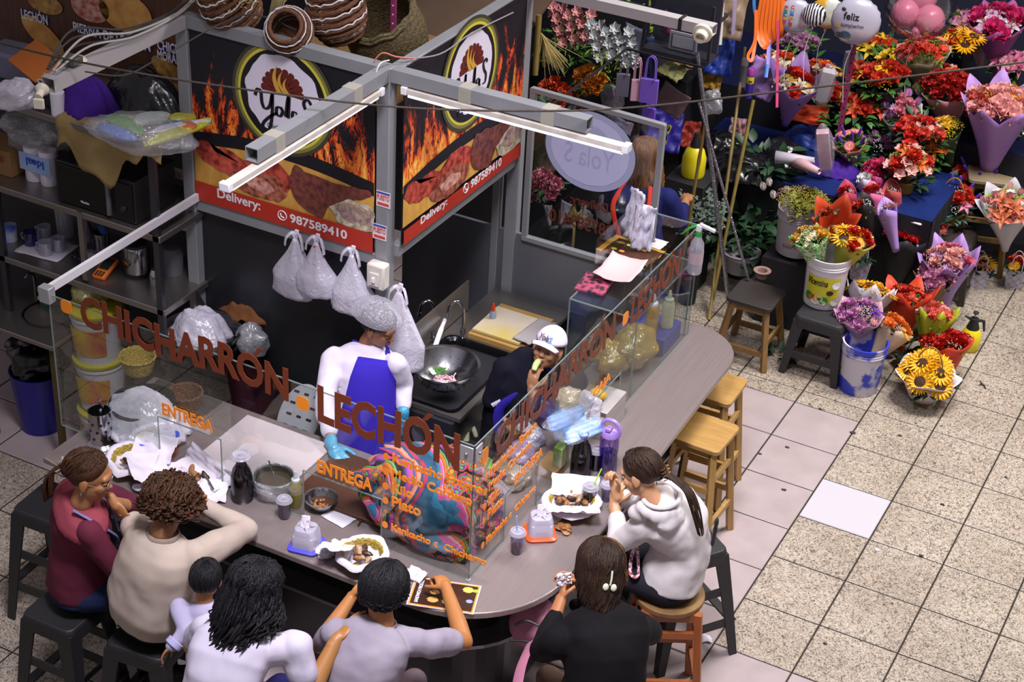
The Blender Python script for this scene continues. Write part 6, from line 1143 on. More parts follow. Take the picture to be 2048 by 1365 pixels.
# lower shelf
zl=1.231
def mug(label,u,v,r=.038,h=.09,m=None):
 q=at(u,v,zl);t2=thing('glass_mug',label,'mug',q,0,'glasses on the lower shelf');MB().lathe([(.001,0),(r,0),(r*1.05,h),(r*.97,h),(r*.92,.008),(.001,.008)],q,22).build('body',m or film('mug_film','C8C8DC',.5,.1,.1,10,.2),t2);MB().tube([q+V((-r*1.0,0,.02)),q+V((-r*1.7,0,.03)),q+V((-r*1.8,0,.06)),q+V((-r*1.0,0,.075))],.005,6).build('handle',film('mug_film','C8C8DC',.5,.1,.1,10,.2),t2)
mb=MB();sheet(mb,at(95,498,zl)+V((0,0,.001)),(1,.1,0),(-.1,1,0),.30,.24,.004,3,8);tag(mb.build('white_napkin',paper,solid=.001),'white paper towel under the upturned glass mugs','napkin')
mug('leftmost clear glass mug on the white towel, blue handled',62,490,m=glass('mug_blue','A8B0E8',.12,.08));mug('clear glass mug at the front of the white towel',92,510);mug('clear glass mug at the right of the white towel',118,502);mug('clear glass tumbler at the back of the white towel',90,478)
def jug(label,u,v,prof,m):q=at(u,v,zl);return tag(MB().lathe(prof,q,28).build('glass_jug',m),label,'jug')
jm=glass('jug_glass','D8D8E6',.14,.06);jug('tall clear glass jug behind the mugs',132,470,[(.001,0),(.05,0),(.055,.18),(.05,.2),(.046,.2),(.05,.17),(.046,.01),(.001,.01)],film('jug_frost','B8B8C4',.5,.1,.2,10,.15));jug('clear waisted carafe on the lower shelf',178,495,[(.001,0),(.045,0),(.05,.05),(.02,.16),(.035,.25),(.032,.25),(.017,.16),(.046,.05),(.001,.01)],jm);jug('wide low glass dish with a metal rim',172,528,[(.001,0),(.05,0),(.08,.05),(.082,.055),(.075,.052),(.046,.008),(.001,.006)],jm)
q=at(22,480,zl);t2=thing('kitchen_roll','white and blue wrapped cup stack at the left end of the lower shelf','cup stack',q);MB().lathe([(.001,0),(.04,0),(.042,.1),(.001,.1)],q,20).build('stack',mat('cup_print','C0C4D8',.4,0,'4A62C0',8,.2),t2)
q=at(212,548,zl);t2=thing('card_terminal','orange card payment terminal lying on the lower shelf','card terminal',q);Mx=Matrix.Rotation(.1,3,'Z')@Matrix.Rotation(.3,3,'X');K=lambda c_,d_,n_,m_,b_=.003:MB().box(c_,d_).xf(Mx).xf(Matrix.Translation(q+V((0,0,.035)))).build(n_,m_,t2,bevel=b_)
K((0,0,0),(.085,.17,.03),'body',mat('terminal_orange','C8641E',.4),.01);K((0,.025,.016),(.065,.095,.004),'screen',black_p)
for a in range(3):
 for b in range(3):K(((a-1)*.02,-.045-b*.014,.016),(.014,.009,.005),'key',black_p,.001)
q=at(275,545,zl);t2=thing('steel_kettle','steel kettle with a black lid and cord on the lower shelf','kettle',q);MB().lathe([(.001,0),(.072,0),(.074,.012),(.078,.05),(.076,.17),(.072,.185)],q,34).build('body',chrome,t2);MB().lathe([(.074,.185),(.07,.2),(.03,.22),(.001,.225)],q,30).build('lid',black_p,t2);MB().lathe([(.001,0),(.08,0),(.08,.014),(.074,.016)],q,30).build('base',black_p,t2);MB().tube(spl([q+V((-.03,-.075,.2)),q+V((-.04,-.085,.12)),q+V((.0,-.085,.08)),q+V((.02,-.085,.1)),q+V((-.02,-.085,.12))],6),.0025,6).build('cord',black_p,t2)
bottle('steel_thermos','small steel thermos jug beside the kettle',at(312,572,zl),[(.001,0),(.035,0),(.036,.07),(.025,.1),(.02,.11)],chrome,cap=([(.021,.11),(.02,.13),(.001,.135)],black_p),cat='thermos');bottle('grey_canister','grey plastic canister with a blue sticker behind the post',at(346,545,zl),[(.001,0),(.06,0),(.065,.13),(.05,.17),(.001,.175)],mat('canister_grey','55565C',.5),cat='canister')
q=at(205,500,zl);t2=thing('steel_mug','tall steel beaker holding a blue sponge','beaker',q);MB().lathe([(.001,0),(.045,0),(.048,.12),(.044,.12),(.04,.01),(.001,.01)],q,26).build('beaker',chrome,t2);o=MB();cloud(o,q+V((.02,0,.14)),(.035,.02,.03),2,.5,16,10);tag(o.build('blue_sponge',mat('sponge_blue','2A4A8A',.9)),'blue sponge on top of the steel beaker','sponge')
mb=MB();sheet(mb,at(345,455,1.5)+V((0,.1,0)),(1,.2,0),(-.1,.6,.6),.14,.12,.004,2,6);tag(mb.build('white_paper',paper,solid=.001),'white paper sheet behind the tall left post','paper')
t2=thing('socket_strip','white socket strip with orange switches behind the left post','socket strip',at(350,345,1.8));q=at(350,345,1.8);MB().box(q,(.16,.03,.06)).build('strip',white_p,t2,bevel=.01)
for k in(-1,0,1):MB().cyl(q+V((k*.045,-.016,0)),q+V((k*.045,-.022,0)),.014,n=16).build('switch',orange_p if k else black_p,t2)
tag(MB().prism([(-3.3,-.15,.7),(-2.95,-.15,.7),(-3.3,-.15,1.25)],(0,.02,0)).build('dark_screen',mat('side_panel','121216',.5)),'dark triangular side panel right of the shelving','panel')
# cables and socket on the left arm
t=thing('light_socket','bare white bulb socket with cables at the tip of the left arm','socket',(-3.4,-1.1,2.85));q=V((-3.4,-1.12,2.83));MB().lathe([(.001,0),(.034,0),(.036,.01),(.03,.02),(.02,.03),(.02,.07),(.001,.07)],q,24,basis((0,0,0),(.3,-.8,-.25))).build('socket',mat('socket_cream','CFC6B4',.4),t);MB().box(q+V((.06,-.1,-.03)),(.05,.02,.05),(0,0,.4)).build('connector',mat('socket_cream','CFC6B4'),t,bevel=.003);MB().box((-3.4,-.9,2.905),(.09,.07,.035)).build('adaptor',mat('adaptor_grey','55524E',.5),t,bevel=.004);MB().lathe([(.04,0),(.045,.012),(.03,.03),(.001,.034)],(-3.4,-.85,2.872),22).build('ring',mat('socket_cream','CFC6B4'),t)
rnd=random.Random(8)
for k in range(5):a=rnd.uniform(-.03,.03);tag(MB().tube(spl([V((-3.4+a,-1.05,2.9)),V((-3.42+a*2,-.8,2.93+.02*k)),V((-3.36+a,-.5,2.9+.01*k)),V((-3.4+a,-.1,2.89)),V((-3.42+a,.1,2.92))],8),.006,6).build('cable',mat('cable_grey','A8A4A0',.5) if k%2 else mat('cable_dark','3A3836',.5)),'grey cable running along the upper left arm','cable','cables along the left arm')
tag(MB().tube(spl([V((-3.32,-.9,2.86)),at(250,150,2.8),at(330,110,2.84),V((-3.0,-.02,2.95)),V((-2.7,.03,2.92))],8),.004,6).build('cable',mat('cable_dark','3A3836',.5)),'thin dark cable looping from the left arm to the top beam','cable')
tag(MB().tube(spl([at(-60,70,2.95),at(140,120,2.95),at(400,166,2.95),at(780,213,2.95),at(1100,222,2.95),at(1300,212,2.95),at(1560,183,2.95),at(1800,155,2.95),at(2100,118,2.95)],10),.0055,8).build('overhead_rope',mat('rope_dark','4A4038',.9,0,'2A241E',60,.6)),'dark twisted rope strung across the whole view overhead','rope')
for k,(pts,c_) in enumerate(((((-2.2,-.02,2.88),(-2.16,0,2.93),(-2.1,.04,2.91),(-2.02,.1,2.9)),'C86A60'),(((-2.12,.0,2.9),(-2.13,-.08,2.9),(-2.14,-.12,2.8),(-2.15,-.1,2.76)),'C8C4C4'),(((-2.08,.05,2.9),(-2.0,.3,2.86),(-2.03,.7,2.84),(-2.04,1.2,2.8)),'8A8688'))):tag(MB().tube(spl(pts,6),.004,6).build('wire',mat('wire_'+c_,c_,.5)),('red wire twisted over the centre post','white wire dropping to the left tube lamp','grey wire draped over the right banner')[k],'wire')
# beam and socket at the top right
t=thing('upper_beam','dusty white steel beam at the top ending in a round bulb socket','beam',(-1.5,1.44,2.85));hollow((-2.05,1.44,2.87),(-.93,1.44,2.87),.07,.06,'beam',t,mat('dusty_white_steel','B9B4B6'));MB().lathe([(.001,0),(.055,0),(.055,.02),(.04,.03),(.034,.06),(.024,.06),(.024,.03),(.001,.03)],(-.98,1.40,2.86),28,basis((0,0,0),(.1,-1,-.25))).build('socket',mat('socket_cream','CFC6B4',.4),t);MB().box((-1.12,1.44,2.87),(.02,.08,.07)).build('black_tape',black_p,t)
# baskets and straw above the banners
MB().box((-2.8,.72,2.5),(1.1,1.1,.03)).build('trim_1',wood_o,kind='structure',smooth=False,keep=True)
def rope_basket(label,c,r,d,seed,m,stripes=True):
 c=V(c);t=thing('rope_basket',label,'basket',c,0,None);M=basis((0,0,0),d);k=0
 for i in range(9):
  f=i/8;rr=r*(.75+.35*math.sin(f*PI));z=.30*r/.16*f
  mb=MB();mb.tube([c+M@V((rr*math.cos(2*PI*j/40),rr*math.sin(2*PI*j/40),z+.002*math.sin(j*2.4))) for j in range(40)],.015*r/.16,7,closed=True);mb.build('coil',m if not stripes or i%3 else m,t)
  if stripes and i%2==1:mb=MB();mb.tube([c+M@V(((rr+.010*r/.16)*math.cos(2*PI*j/40),(rr+.010*r/.16)*math.sin(2*PI*j/40),z+.016*r/.16+.006*math.sin(j*2.4))) for j in range(40)],.005*r/.16,6,closed=True);mb.build('white_cord',mat('cord_white','C8C4C8',.7),t)
 MB().lathe([(.001,.02),(r*.7,.02)],c,30,M).build('bottom',m,t)
rb=mat('rope_brown','4E2C18',.8,0,'6A4226',40,.5,bump=.8,bscale=60);wy=mat('wicker_olive','6E5E38',.7,0,'32261A',60,.5,bump=1,bscale=70)
rope_basket('brown coiled rope basket with white cord, leftmost above the left banner',at(455,38,2.9)+V((0,.15,-.05)),.14,(-.3,-.5,.8),1,rb);rope_basket('small round coiled rope basket with white cord spiral',at(560,50,2.95)+V((.0,.12,-.1)),.11,(.3,-.8,.6),2,rb);rope_basket('brown coiled rope basket with white cord beside the wicker hamper',at(640,40,2.95)+V((.05,.15,-.12)),.14,(-.2,-.2,.9),3,rb)
q=at(762,40,2.9)+V((0,.2,-.3));t=thing('wicker_hamper','large olive wicker hamper above the centre post','basket',q);mb=MB();n=60;rings=[];Mh=basis((0,0,0),(-.15,-.45,.9))
for i in range(26):f=i/25;rings.append([q+Mh@V(((.17+.05*math.sin(f*2.4)+.004*math.sin(n/2*2*PI*j/n+i*PI))*math.cos(2*PI*j/n),(.17+.05*math.sin(f*2.4)+.004*math.sin(n/2*2*PI*j/n+i*PI))*math.sin(2*PI*j/n),.32*f)) for j in range(n)])
mb.loft(rings+[[q+Mh@(V((.9*(Mh.transposed()@(p_-q)).x,.9*(Mh.transposed()@(p_-q)).y,max(.02,(Mh.transposed()@(p_-q)).z)))) for p_ in r_] for r_ in rings[::-1]]);mb.build('woven_wall',wy,t,auto=180)
for r_,z_ in((.205,.33),(.19,.33),(.195,.345)):MB().tube([q+Mh@V((r_*math.cos(2*PI*j/50),r_*math.sin(2*PI*j/50),z_+.008*math.sin(j*1.3))) for j in range(50)],.012,6,closed=True).build('rim_strand',wy,t)
for k,(u,v,du,dv,lab) in enumerate(((400,12,-40,-30,'leftmost bundle of pale straw above the left banner'),(520,20,25,-50,'fan of wheat straw between the rope baskets'),(672,30,-30,-60,'bundle of straw leaning between rope basket and hamper'),(440,-10,20,20,'short sheaf of straw behind the leftmost rope basket'))):
 a=at(u,v,2.93)+V((0,.12,-.1));b=at(u+du,v+dv,3.05)+V((0,.12,0));mb=MB();rnd=random.Random(k)
 for j in range(36):e=V((rnd.gauss(0,.03),rnd.gauss(0,.03),rnd.gauss(0,.02)));mb.tube([a+e*.4,(a+b)/2+e*.5,b+e*1.6],.0028,4)
 tag(mb.build('straw_bundle',mat('straw','B8A878',.7),auto=180),lab,'straw')
q=at(763,60,2.9)+V((0,.12,0));t=thing('slotted_post','pink slotted steel upright rising behind the centre post','post',q);MB().box((q.x,q.y,2.95),(.03,.012,1.0)).build('angle_bar',mat('pink_steel','9A3A6A',.4,.3),t)
for k in range(14):MB().cyl((q.x,q.y-.007,2.6+k*.05),(q.x,q.y-.0055,2.6+k*.05),.005,n=8).build('slot',white_p,t)
q=at(920,20,2.3);tag(MB().box((0,0,0),(1.2,1.3,.02)).xf(Euler((.25,.1,.1)).to_matrix()).xf(Matrix.Translation((-3.2,2.3,2.1))).build('brown_tarpaulin',mat('tarp_brown','3E2C20',.8,0,'5A4634',3,.7)),'brown sheet of board behind the wicker hamper','board')
# ---------------- display case at the far end of the counter ----------------
t=thing('display_case','glass display case with chips and sauces under the menus','display case',(-1.06,1.0,1.0));x0,x1,y0,y1,zc=-1.27,-.86,.56,1.34,1.5
for(c,d) in(((x0,(y0+y1)/2,1.25),(.006,y1-y0,.5)),(((x0+x1)/2,y0,1.25),(x1-x0,.006,.5)),(((x0+x1)/2,y1,1.25),(x1-x0,.006,.5)),(((x0+x1)/2,(y0+y1)/2,zc),(x1-x0,y1-y0,.006)),((x0,1.1,1.62),(.006,.46,.24)),(((x0+x1)/2,y1,1.62),(x1-x0,.006,.24))):MB().box(c,d).build('glass_wall',pane,t,smooth=False)
mb=MB()
for a,b in(((x0,y0,1),(x0,y0,zc)),((x1,y0,1),(x1,y0,zc)),((x0,y1,1),(x0,y1,1.74)),((x1,y1,1),(x1,y1,1.74)),((x0,y0,zc),(x1,y0,zc)),((x0,y0,zc),(x0,y1,zc)),((x1,y0,zc),(x1,y1,zc)),((x0,y1,zc),(x1,y1,zc)),((x0,y1,1.74),(x1,y1,1.74))):MB().bar(a,b,.007,.007).build('glass_edge',edge_g,t,smooth=False)
chip=film('chip_film','B89A4A',.12,.2,1,20,.14);bagthing('chips_bag','clear bag of brown pork crackling in the display case','snack bag',(-.98,.86,1.13),(.11,.17,.12),chip,71);bagthing('chips_bag','clear bag of golden crackling nearest the front of the display case','snack bag',(-1.05,.70,1.11),(.1,.11,.10),film('chip_film2','C8A03A',.15,.2,1,20,.14),72)
sq=[(.001,0),(.03,0),(.032,.01),(.032,.12),(.026,.14),(.022,.145)];cp_=lambda m:([(.024,.14),(.024,.155),(.012,.162),(.005,.2),(.001,.202)],m)
bottle('squeeze_bottle','mustard squeeze bottle with white top inside the display case',(-.98,1.10,1.12),[(x*1.15,y*1.2) for x,y in sq],mat('mustard_dark','A8862A',.35),cap=([(x*1.15,y*1.2) for x,y in cp_(0)[0]],white_p));bottle('squeeze_bottle','pale green mayonnaise squeeze bottle inside the display case',(-.92,1.19,1.12),[(x*1.15,y*1.2) for x,y in sq],cream,cap=([(x*1.15,y*1.2) for x,y in cp_(0)[0]],cream));box('blue_crate','blue crate carrying the squeeze bottles in the display case','crate',(-1.02,1.17,1.001),(.3,.26,.115),mat('crate_blue','3A3E8A',.4))
def flatpage(name,lab,cat,u,v,w_,h_,rz,m,z=1.506,curl=0,extra=None,seed=1):
 c=at(u,v,z);mb=MB();ux=V((math.cos(rz),math.sin(rz),0));uy=V((-math.sin(rz),math.cos(rz),0));sheet(mb,c,ux,uy,w_,h_,.003,seed,10,curl);o=mb.build(name,m,solid=.002);tag(o,lab,cat)
 if extra:extra(o,c,ux,uy)
 return o
t=thing('spiral_notebook','patterned spiral notebook at the near corner of the display case top','notebook',at(1185,570,1.51));q=at(1190,568,1.512);MB().box(q,(.17,.21,.012),(0,0,.12)).build('cover',mat('notebook','3A2A30',.5,0,'B04A6A',30,.3,kind='voronoi'),t)
for k in range(14):c=q+Matrix.Rotation(.12,3,'Z')@V((-.087,-.09+.0138*k,.0));MB().tube([c+V((.008*math.cos(a),0,.009*math.sin(a))) for a in[2*PI*j/10 for j in range(10)]],.0015,5,closed=True).build('spiral_ring',chrome,t)
def dishes(o,c,ux,uy):
 for k in range(6):q_=c+ux*(-.1+.05*(k%4))+uy*(.05-.09*(k//4))+V((0,0,.008));mb=MB();mb.prism([q_+ux*.018*math.cos(2*PI*j/12)+uy*.014*math.sin(2*PI*j/12) for j in range(12)],(0,0,.001));mb.build('printed_dish',(fill,mat('printed_green','8AB83A'),bread)[k%3],o,smooth=False)
flatpage('printed_menu','dark food menu with yellow border lying on the display case','menu',1265,505,.30,.2,-.1,mat('menu_brown2','3A1E10',.4,0,'4A2814',8,.5),1.516,0,dishes);flatpage('yellow_folder','yellow folder edge under the dark food menu on the case','folder',1262,502,.34,.235,-.1,mat('folder_yellow','C08A1E',.5),1.510)
flatpage('pink_sheet','large pale pink sheet with a curled corner on the display case','paper sheet',1240,545,.22,.30,.05,mat('pink_paper','D0AEB0',.6),1.525,.02,None,5);flatpage('price_card','small white card with black writing at the far end of the case top','card',1300,484,.19,.12,-.05,paper,1.512,0,lambda o,c,ux,uy:put(mb_:=MB(),txt('YOLAS',1,.02,.0005),c+ux*-.03+V((0,0,.008)),ux,uy,fit=(.06,.02)).build('writing',black_m,o,smooth=False))
mb=MB();q=V((-1.22,1.33,1.76));sheet(mb,q+V((.0,0,-.05)),(.7,-.5,0),(.1,.1,1),.14,.3,.04,3,14);sheet(mb,q+V((.05,-.03,-.1)),(.8,.3,0),(.0,.1,1),.12,.28,.04,6,14);tag(mb.build('white_cloth',cloth('cloth_white','D0CCDE'),solid=.004,auto=180),'white cloth hung over the corner of the display case glass','cloth')
# spray bottle hanging on the glass end
q=V((-.83,1.42,1.36));q=atx(1388,545,-.80);t=thing('spray_bottle','clear spray bottle with green and white trigger at the end of the side glass','spray bottle',q);MB().lathe([(.001,0),(.038,0),(.042,.01),(.042,.06),(.039,.1),(.042,.14),(.038,.19),(.02,.225),(.015,.24)],q,28).build('bottle',film('bottle_clear','D8D4E4',.5,.08,.2,20,.2),t);MB().lathe([(.001,.004),(.037,.004),(.037,.14),(.001,.14)],q,28).build('water',glass('water','C8CAD8',.1,.02),t);MB().lathe([(.0428,.07),(.0428,.14)],q,28).build('label',film('label_pink','D8C0C8',.3,.4,0,5,.05),t);MB().lathe([(.018,.235),(.018,.262),(.014,.265)],q,20).build('green_collar',mat('trigger_green','2A9A3A',.4),t)
MB().box(q+V((.0,-.0,.285)),(.03,.025,.04)).build('head',white_p,t,bevel=.004);MB().bar(q+V((.0,.0,.31)),q+V((.085,.03,.275)),.022,.018).build('nozzle',white_p,t,bevel=.003);MB().tube([q+V((-.01,0,.30)),q+V((-.05,-.02,.28)),q+V((-.085,-.03,.24))],[.009,.008,.004],8).build('trigger',mat('trigger_green','2A9A3A'),t);MB().cyl(q+V((0,0,.02)),q+V((0,0,.25)),.003,n=8).build('dip_tube',white_p,t)
# napkin block and cluster by the openings
q=at(1262,800,z1);t=thing('napkin_holder','steel-fronted wooden napkin holder in the far opening of the side glass','napkin holder',q);MB().box((-.86,.22,1.085),(.13,.26,.17)).build('block',mat('grey_grain','8A8486',.5,0,'A8A2A0',6,.6,stretch=(1,1,12)),t,bevel=.004);MB().box((-.86,.08,1.085),(.135,.012,.175)).build('front_plate',chrome,t)
tag(MB().ell((-.9,.2,1.20),(.05,.04,.03)).build('lemon',mat('lemon','D8B030',.4,bump=.2,bscale=90)),'yellow lemon on top of the napkin holder','fruit')
q=at(1213,945,z1);t=thing('water_bottle','large translucent lilac water bottle with carry handle','bottle',q);lil=mat('lilac_cap','9A7AC8',.35);MB().lathe([(.001,0),(.045,0),(.05,.012),(.05,.1),(.047,.12),(.05,.14),(.05,.21),(.04,.232)],q,30).build('body',glass('lilac_plastic','C4AEEA',.12,.08),t);MB().lathe([(.001,.01),(.046,.01),(.046,.13),(.001,.13)],q,30).build('water',glass('lilac_water','B49AE4',.08,.03),t);MB().lathe([(.04,.23),(.046,.235),(.044,.26),(.03,.275),(.001,.28)],q,30).build('lid',lil,t);MB().box(q+V((.0,-.02,.285)),(.03,.04,.02)).build('flip_cap',lil,t,bevel=.004)
MB().tube(spl([q+V((-.045,0,.24)),q+V((-.05,0,.29)),q+V((-.02,0,.325)),q+V((.03,0,.32)),q+V((.052,0,.28)),q+V((.048,0,.24))],5),.008,8,flat=1.3).build('carry_handle',lil,t)
t=thing('mask_pack','clear packs of pale blue face masks over a white bag beside the lilac bottle','mask pack',at(1170,850,1.2));
for k,(u,v,r_) in enumerate(((1133,838,.5),(1165,862,.5))):
 q=at(u,v,1.24+.02*k);mb=MB();ux=V((.62,.75,.2)).normalized();uy=V((-.6,.5,.5)).normalized();mb.grid(lambda a,b:q+ux*(.2*(a-.5))+uy*(.085*(b-.5))+ux.cross(uy)*(.004*math.sin(b*20)),6,30);mb.build('folded_masks',mat('mask_blue','7AA0DC',.7),t,solid=.012);mb=MB();cloud(mb,q+ux*.0,(.13,.055,.018),k,.4,30,16,8,Matrix((ux,uy,ux.cross(uy))).transposed());mb.build('clear_wrap',bag_x,t,auto=180)
bagthing('plastic_bag','white foam-like bag behind the blue masks','plastic bag',at(1178,812,1.22),(.07,.07,.08),bag_w,81);bagthing('plastic_bag','cream knotted bag with a brown end, behind the blue masks','plastic bag',at(1140,800,1.24),(.07,.07,.06),film('cream_film','C8B898',.15,.25,1,20,.12),82)
box('cardboard_carton','small cardboard carton behind the side glass opening','box',at(1108,948,z1)+V((-.02,.02,0)),(.12,.16,.06),card);box('snack_carton','steel and green snack carton standing on the cardboard carton','box',at(1118,930,z1+.06)+V((-.0,.02,0)),(.05,.1,.12),mat('carton_print','6A8A3A',.4,0,'B0A89A',12,.3))
for k,(u,v,c_,r_) in enumerate((((1060,905),0,'A89AC8',(.07,.07,.05)),((1040,960),0,'B8A898',(.09,.08,.05)),((1080,880),0,'C0BCD0',(.06,.06,.06)),((1020,920),0,'A06A50',(.06,.05,.05))) and((1062,912,'A89AC8',(.07,.07,.05)),(1048,960,'B8A898',(.08,.08,.05)),(1085,885,'C0BCD0',(.06,.06,.06)))):bagthing('plastic_bag',('lilac-tinted clear bag behind the corner of the side glass','clear bag of pale leftovers behind the side glass','knotted clear bag behind the word on the side glass')[k],'plastic bag',at(u,v,1.05)+V((-.06,.0,0)),r_,film('film_'+c_,c_,.3,.2,1,26,.14),90+k)
cup('clear lidded cup of dark drink behind the side glass',at(1062,920,z1)+V((-.1,.1,0)),.12,.037,cola,.7)
# pink backpack under the counter
t=thing('backpack','pink backpack with black trim on the ledge under the counter','backpack',at(1065,1245,.62));pk=cloth('pink_canvas','B87A90','A86A82');mb=MB();cloud(mb,at(1072,1250,.74),(.13,.10,.15),5,.3,30,20);mb.build('body',pk,t,auto=180);mb=MB();mb.tube(spl([at(1040,1240,.86)+V((-.0,-.05,0)),at(1065,1228,.88)+V((0,-.06,0)),at(1095,1245,.86)+V((0,-.05,0))],6),.007,6);mb.tube(spl([at(1035,1262,.8)+V((0,-.08,0)),at(1070,1262,.78)+V((0,-.09,0)),at(1095,1275,.76)+V((0,-.08,0))],6),.007,6);mb.build('black_piping',black_p,t)
mb=MB();mb.tube(spl([at(1075,1270,.82)+V((0,-.06,0)),at(1062,1310,.85)+V((0,-.1,0)),at(1050,1375,.8)+V((0,-.1,0))],6),.035,8,flat=.15);mb.build('strap',pk,t)
t=thing('phone_strap','red and white patterned wrist strap dangling from the hoodie pocket','strap',at(1272,1110,.9));MB().tube(spl([at(1270,1092,1.0),at(1262,1120,.93),at(1262,1150,.88),at(1276,1152,.88),at(1276,1120,.93),at(1274,1095,1.0)],5),.010,8,flat=.5).build('braided_loop',mat('strap_print','A83A4A',.6,0,'D8D0D8',60,.2,kind='voronoi'),t)
tag(draped('black_handbag','',V((-.52,-.60,.78)),.16,.14,.16,mat('black_leather','0C0C0E',.4),93),'black handbag in the lap of the person in the white hoodie','handbag')
# ---------------- flower stall ----------------
rnd=random.Random(77)
FM={}
def flower_mesh(kind,col,col2=None):
 key=(kind,col,col2)
 if key in FM:return FM[key]
 mb=MB();ms=[mat('petal_'+col,col,.5,0,bump=.15,bscale=60)]
 def petal(a,L,w,tilt,z0,r0,cup=.3,mi=0,n=5,m=3):
  vs=[]
  for i in range(n+1):
   t=i/n;ww=w*math.sin(PI*min(.999,(.12+.88*t)**.75))**.7 if t<1 else w*.12
   for j in range(m+1):
    s_=j/m*2-1;th=tilt+cup*(t-.3);rr=r0+L*t*math.cos(tilt+cup*t*.5);z=z0+L*t*math.sin(tilt+cup*t*.5)+abs(s_)**2*w*.35;x=rr;y=s_*ww*.5;vs.append((x*math.cos(a)-y*math.sin(a),x*math.sin(a)+y*math.cos(a),z))
  mb.add(vs,[(i*(m+1)+j,i*(m+1)+j+1,(i+1)*(m+1)+j+1,(i+1)*(m+1)+j) for i in range(n) for j in range(m)],mi)
 if kind=='rose':
  mb.ell((0,0,.014),(.011,.011,.018),None,10,7)
  for ring,(n,L,w,tl,r0) in enumerate(((3,.030,.028,1.45,.006),(4,.032,.034,1.25,.009),(5,.034,.038,.95,.011),(6,.034,.04,.55,.012))):
   for i in range(n):petal(2*PI*i/n+ring*.6,L,w,tl,.004,r0,-.9 if ring>1 else-.5)
 elif kind=='sunflower':
  ms.append(mat('sun_disc','2A1408',.9,0,'4A2A10',60,.5,bump=1,bscale=90));mb.ell((0,0,.006),(.031,.031,.012),None,18,8,1)
  for ring in(0,1):
   for i in range(17):petal(2*PI*(i+ring*.5)/17,.046,.014,.1+.2*ring,.004+.003*ring,.026,-.25)
 elif kind in('gerbera','daisy'):
  ms.append(mat('eye_'+(col2 or 'yellow'),col2 or 'C8A030',.8));mb.ell((0,0,.004),(.009,)*2+(.006,),None,10,6,1)
  for i in range(18 if kind=='gerbera' else 12):petal(2*PI*i/(18 if kind=='gerbera' else 12),.03,.009,.18,.003,.008,-.2,n=3,m=2)
 elif kind=='lily':
  ms.append(mat('stamen','B86A2A',.6))
  for i in range(6):petal(2*PI*i/6+.5*(i%2)*0,.062,.028,.95-.25*(i%2),0,.004,-1.4)
  for i in range(5):a=2*PI*i/5;mb.tube([(0,0,0),(.010*math.cos(a),.010*math.sin(a),.03),(.02*math.cos(a),.02*math.sin(a),.042)],.0015,4,1)
 elif kind=='tulip':
  for i in range(3):petal(2*PI*i/3,.045,.04,1.25,0,.008,.5)
  for i in range(3):petal(2*PI*i/3+1.05,.045,.04,1.3,0,.006,.5)
 elif kind=='glad':
  for i in range(6):petal(2*PI*i/6,.034,.03,.75,0,.003,-.8)
 elif kind=='lavender':
  for i in range(40):t=i/40;a=i*2.4;mb.ell((.008*math.cos(a)*(1.1-t*.6),.008*math.sin(a)*(1.1-t*.6),.012+.075*t),(.0045,.0045,.005),None,5,4)
  mb.cyl((0,0,-.04),(0,0,.02),.0018,n=5)
 elif kind=='puff':
  for i in range(26):q=V((rnd.gauss(0,1),rnd.gauss(0,1),abs(rnd.gauss(0,.8)))).normalized()*rnd.uniform(.018,.032);mb.ell(q,.0034,None,5,4)
 me=bpy.data.meshes.new(kind);me.from_pydata(mb.v,[],mb.f)
 for m in ms:me.materials.append(m)
 me.polygons.foreach_set('material_index',mb.m);me.polygons.foreach_set('use_smooth',[True]*len(me.polygons));me.update();FM[key]=me;return me
NM={'glad':'gladiolus_bloom','puff':'filler_sprig','lavender':'lavender_spike'}
def bloom(spec,q,d,parent,s=1.0):
 me=flower_mesh(*spec);o=bpy.data.objects.new(NM.get(spec[0],spec[0]),me);COL.objects.link(o);o.location=q
 o.rotation_euler=(V(d).normalized().to_track_quat('Z','Y')@Euler((0,0,rnd.uniform(0,6))).to_quaternion()).to_euler();o.scale=(s*1.12,)*3;par(o,parent);return o
def leaves(p,c,R_,n,m,L_=.06,w_=.028,up=(0,0,1),spread=1.0,h=.05,name='foliage',seed=0):
 r=random.Random(seed);mb=MB();up=V(up).normalized();B=basis((0,0,0),up)
 for i in range(n):
  a=r.uniform(0,2*PI);k=math.sqrt(r.random());q=V(c)+B@V((R_*k*math.cos(a),R_*k*math.sin(a),r.uniform(-h,h*.4)));d=B@V((math.cos(a)*spread*k+r.gauss(0,.3),math.sin(a)*spread*k+r.gauss(0,.3),r.uniform(.1,1)));leafmesh(mb,q,d,up,L_*r.uniform(.6,1.2),w_*r.uniform(.7,1.2),0,r.uniform(.0,.5),4)
 return mb.build(name,m,p,auto=180)
eucal=mat('eucalyptus','2A4A42',.6,0,'5A7A6E',9,.8);lf_y=mat('leaf_yellowgreen','5A7A1E',.5,0,'8AA02E',9,.8)
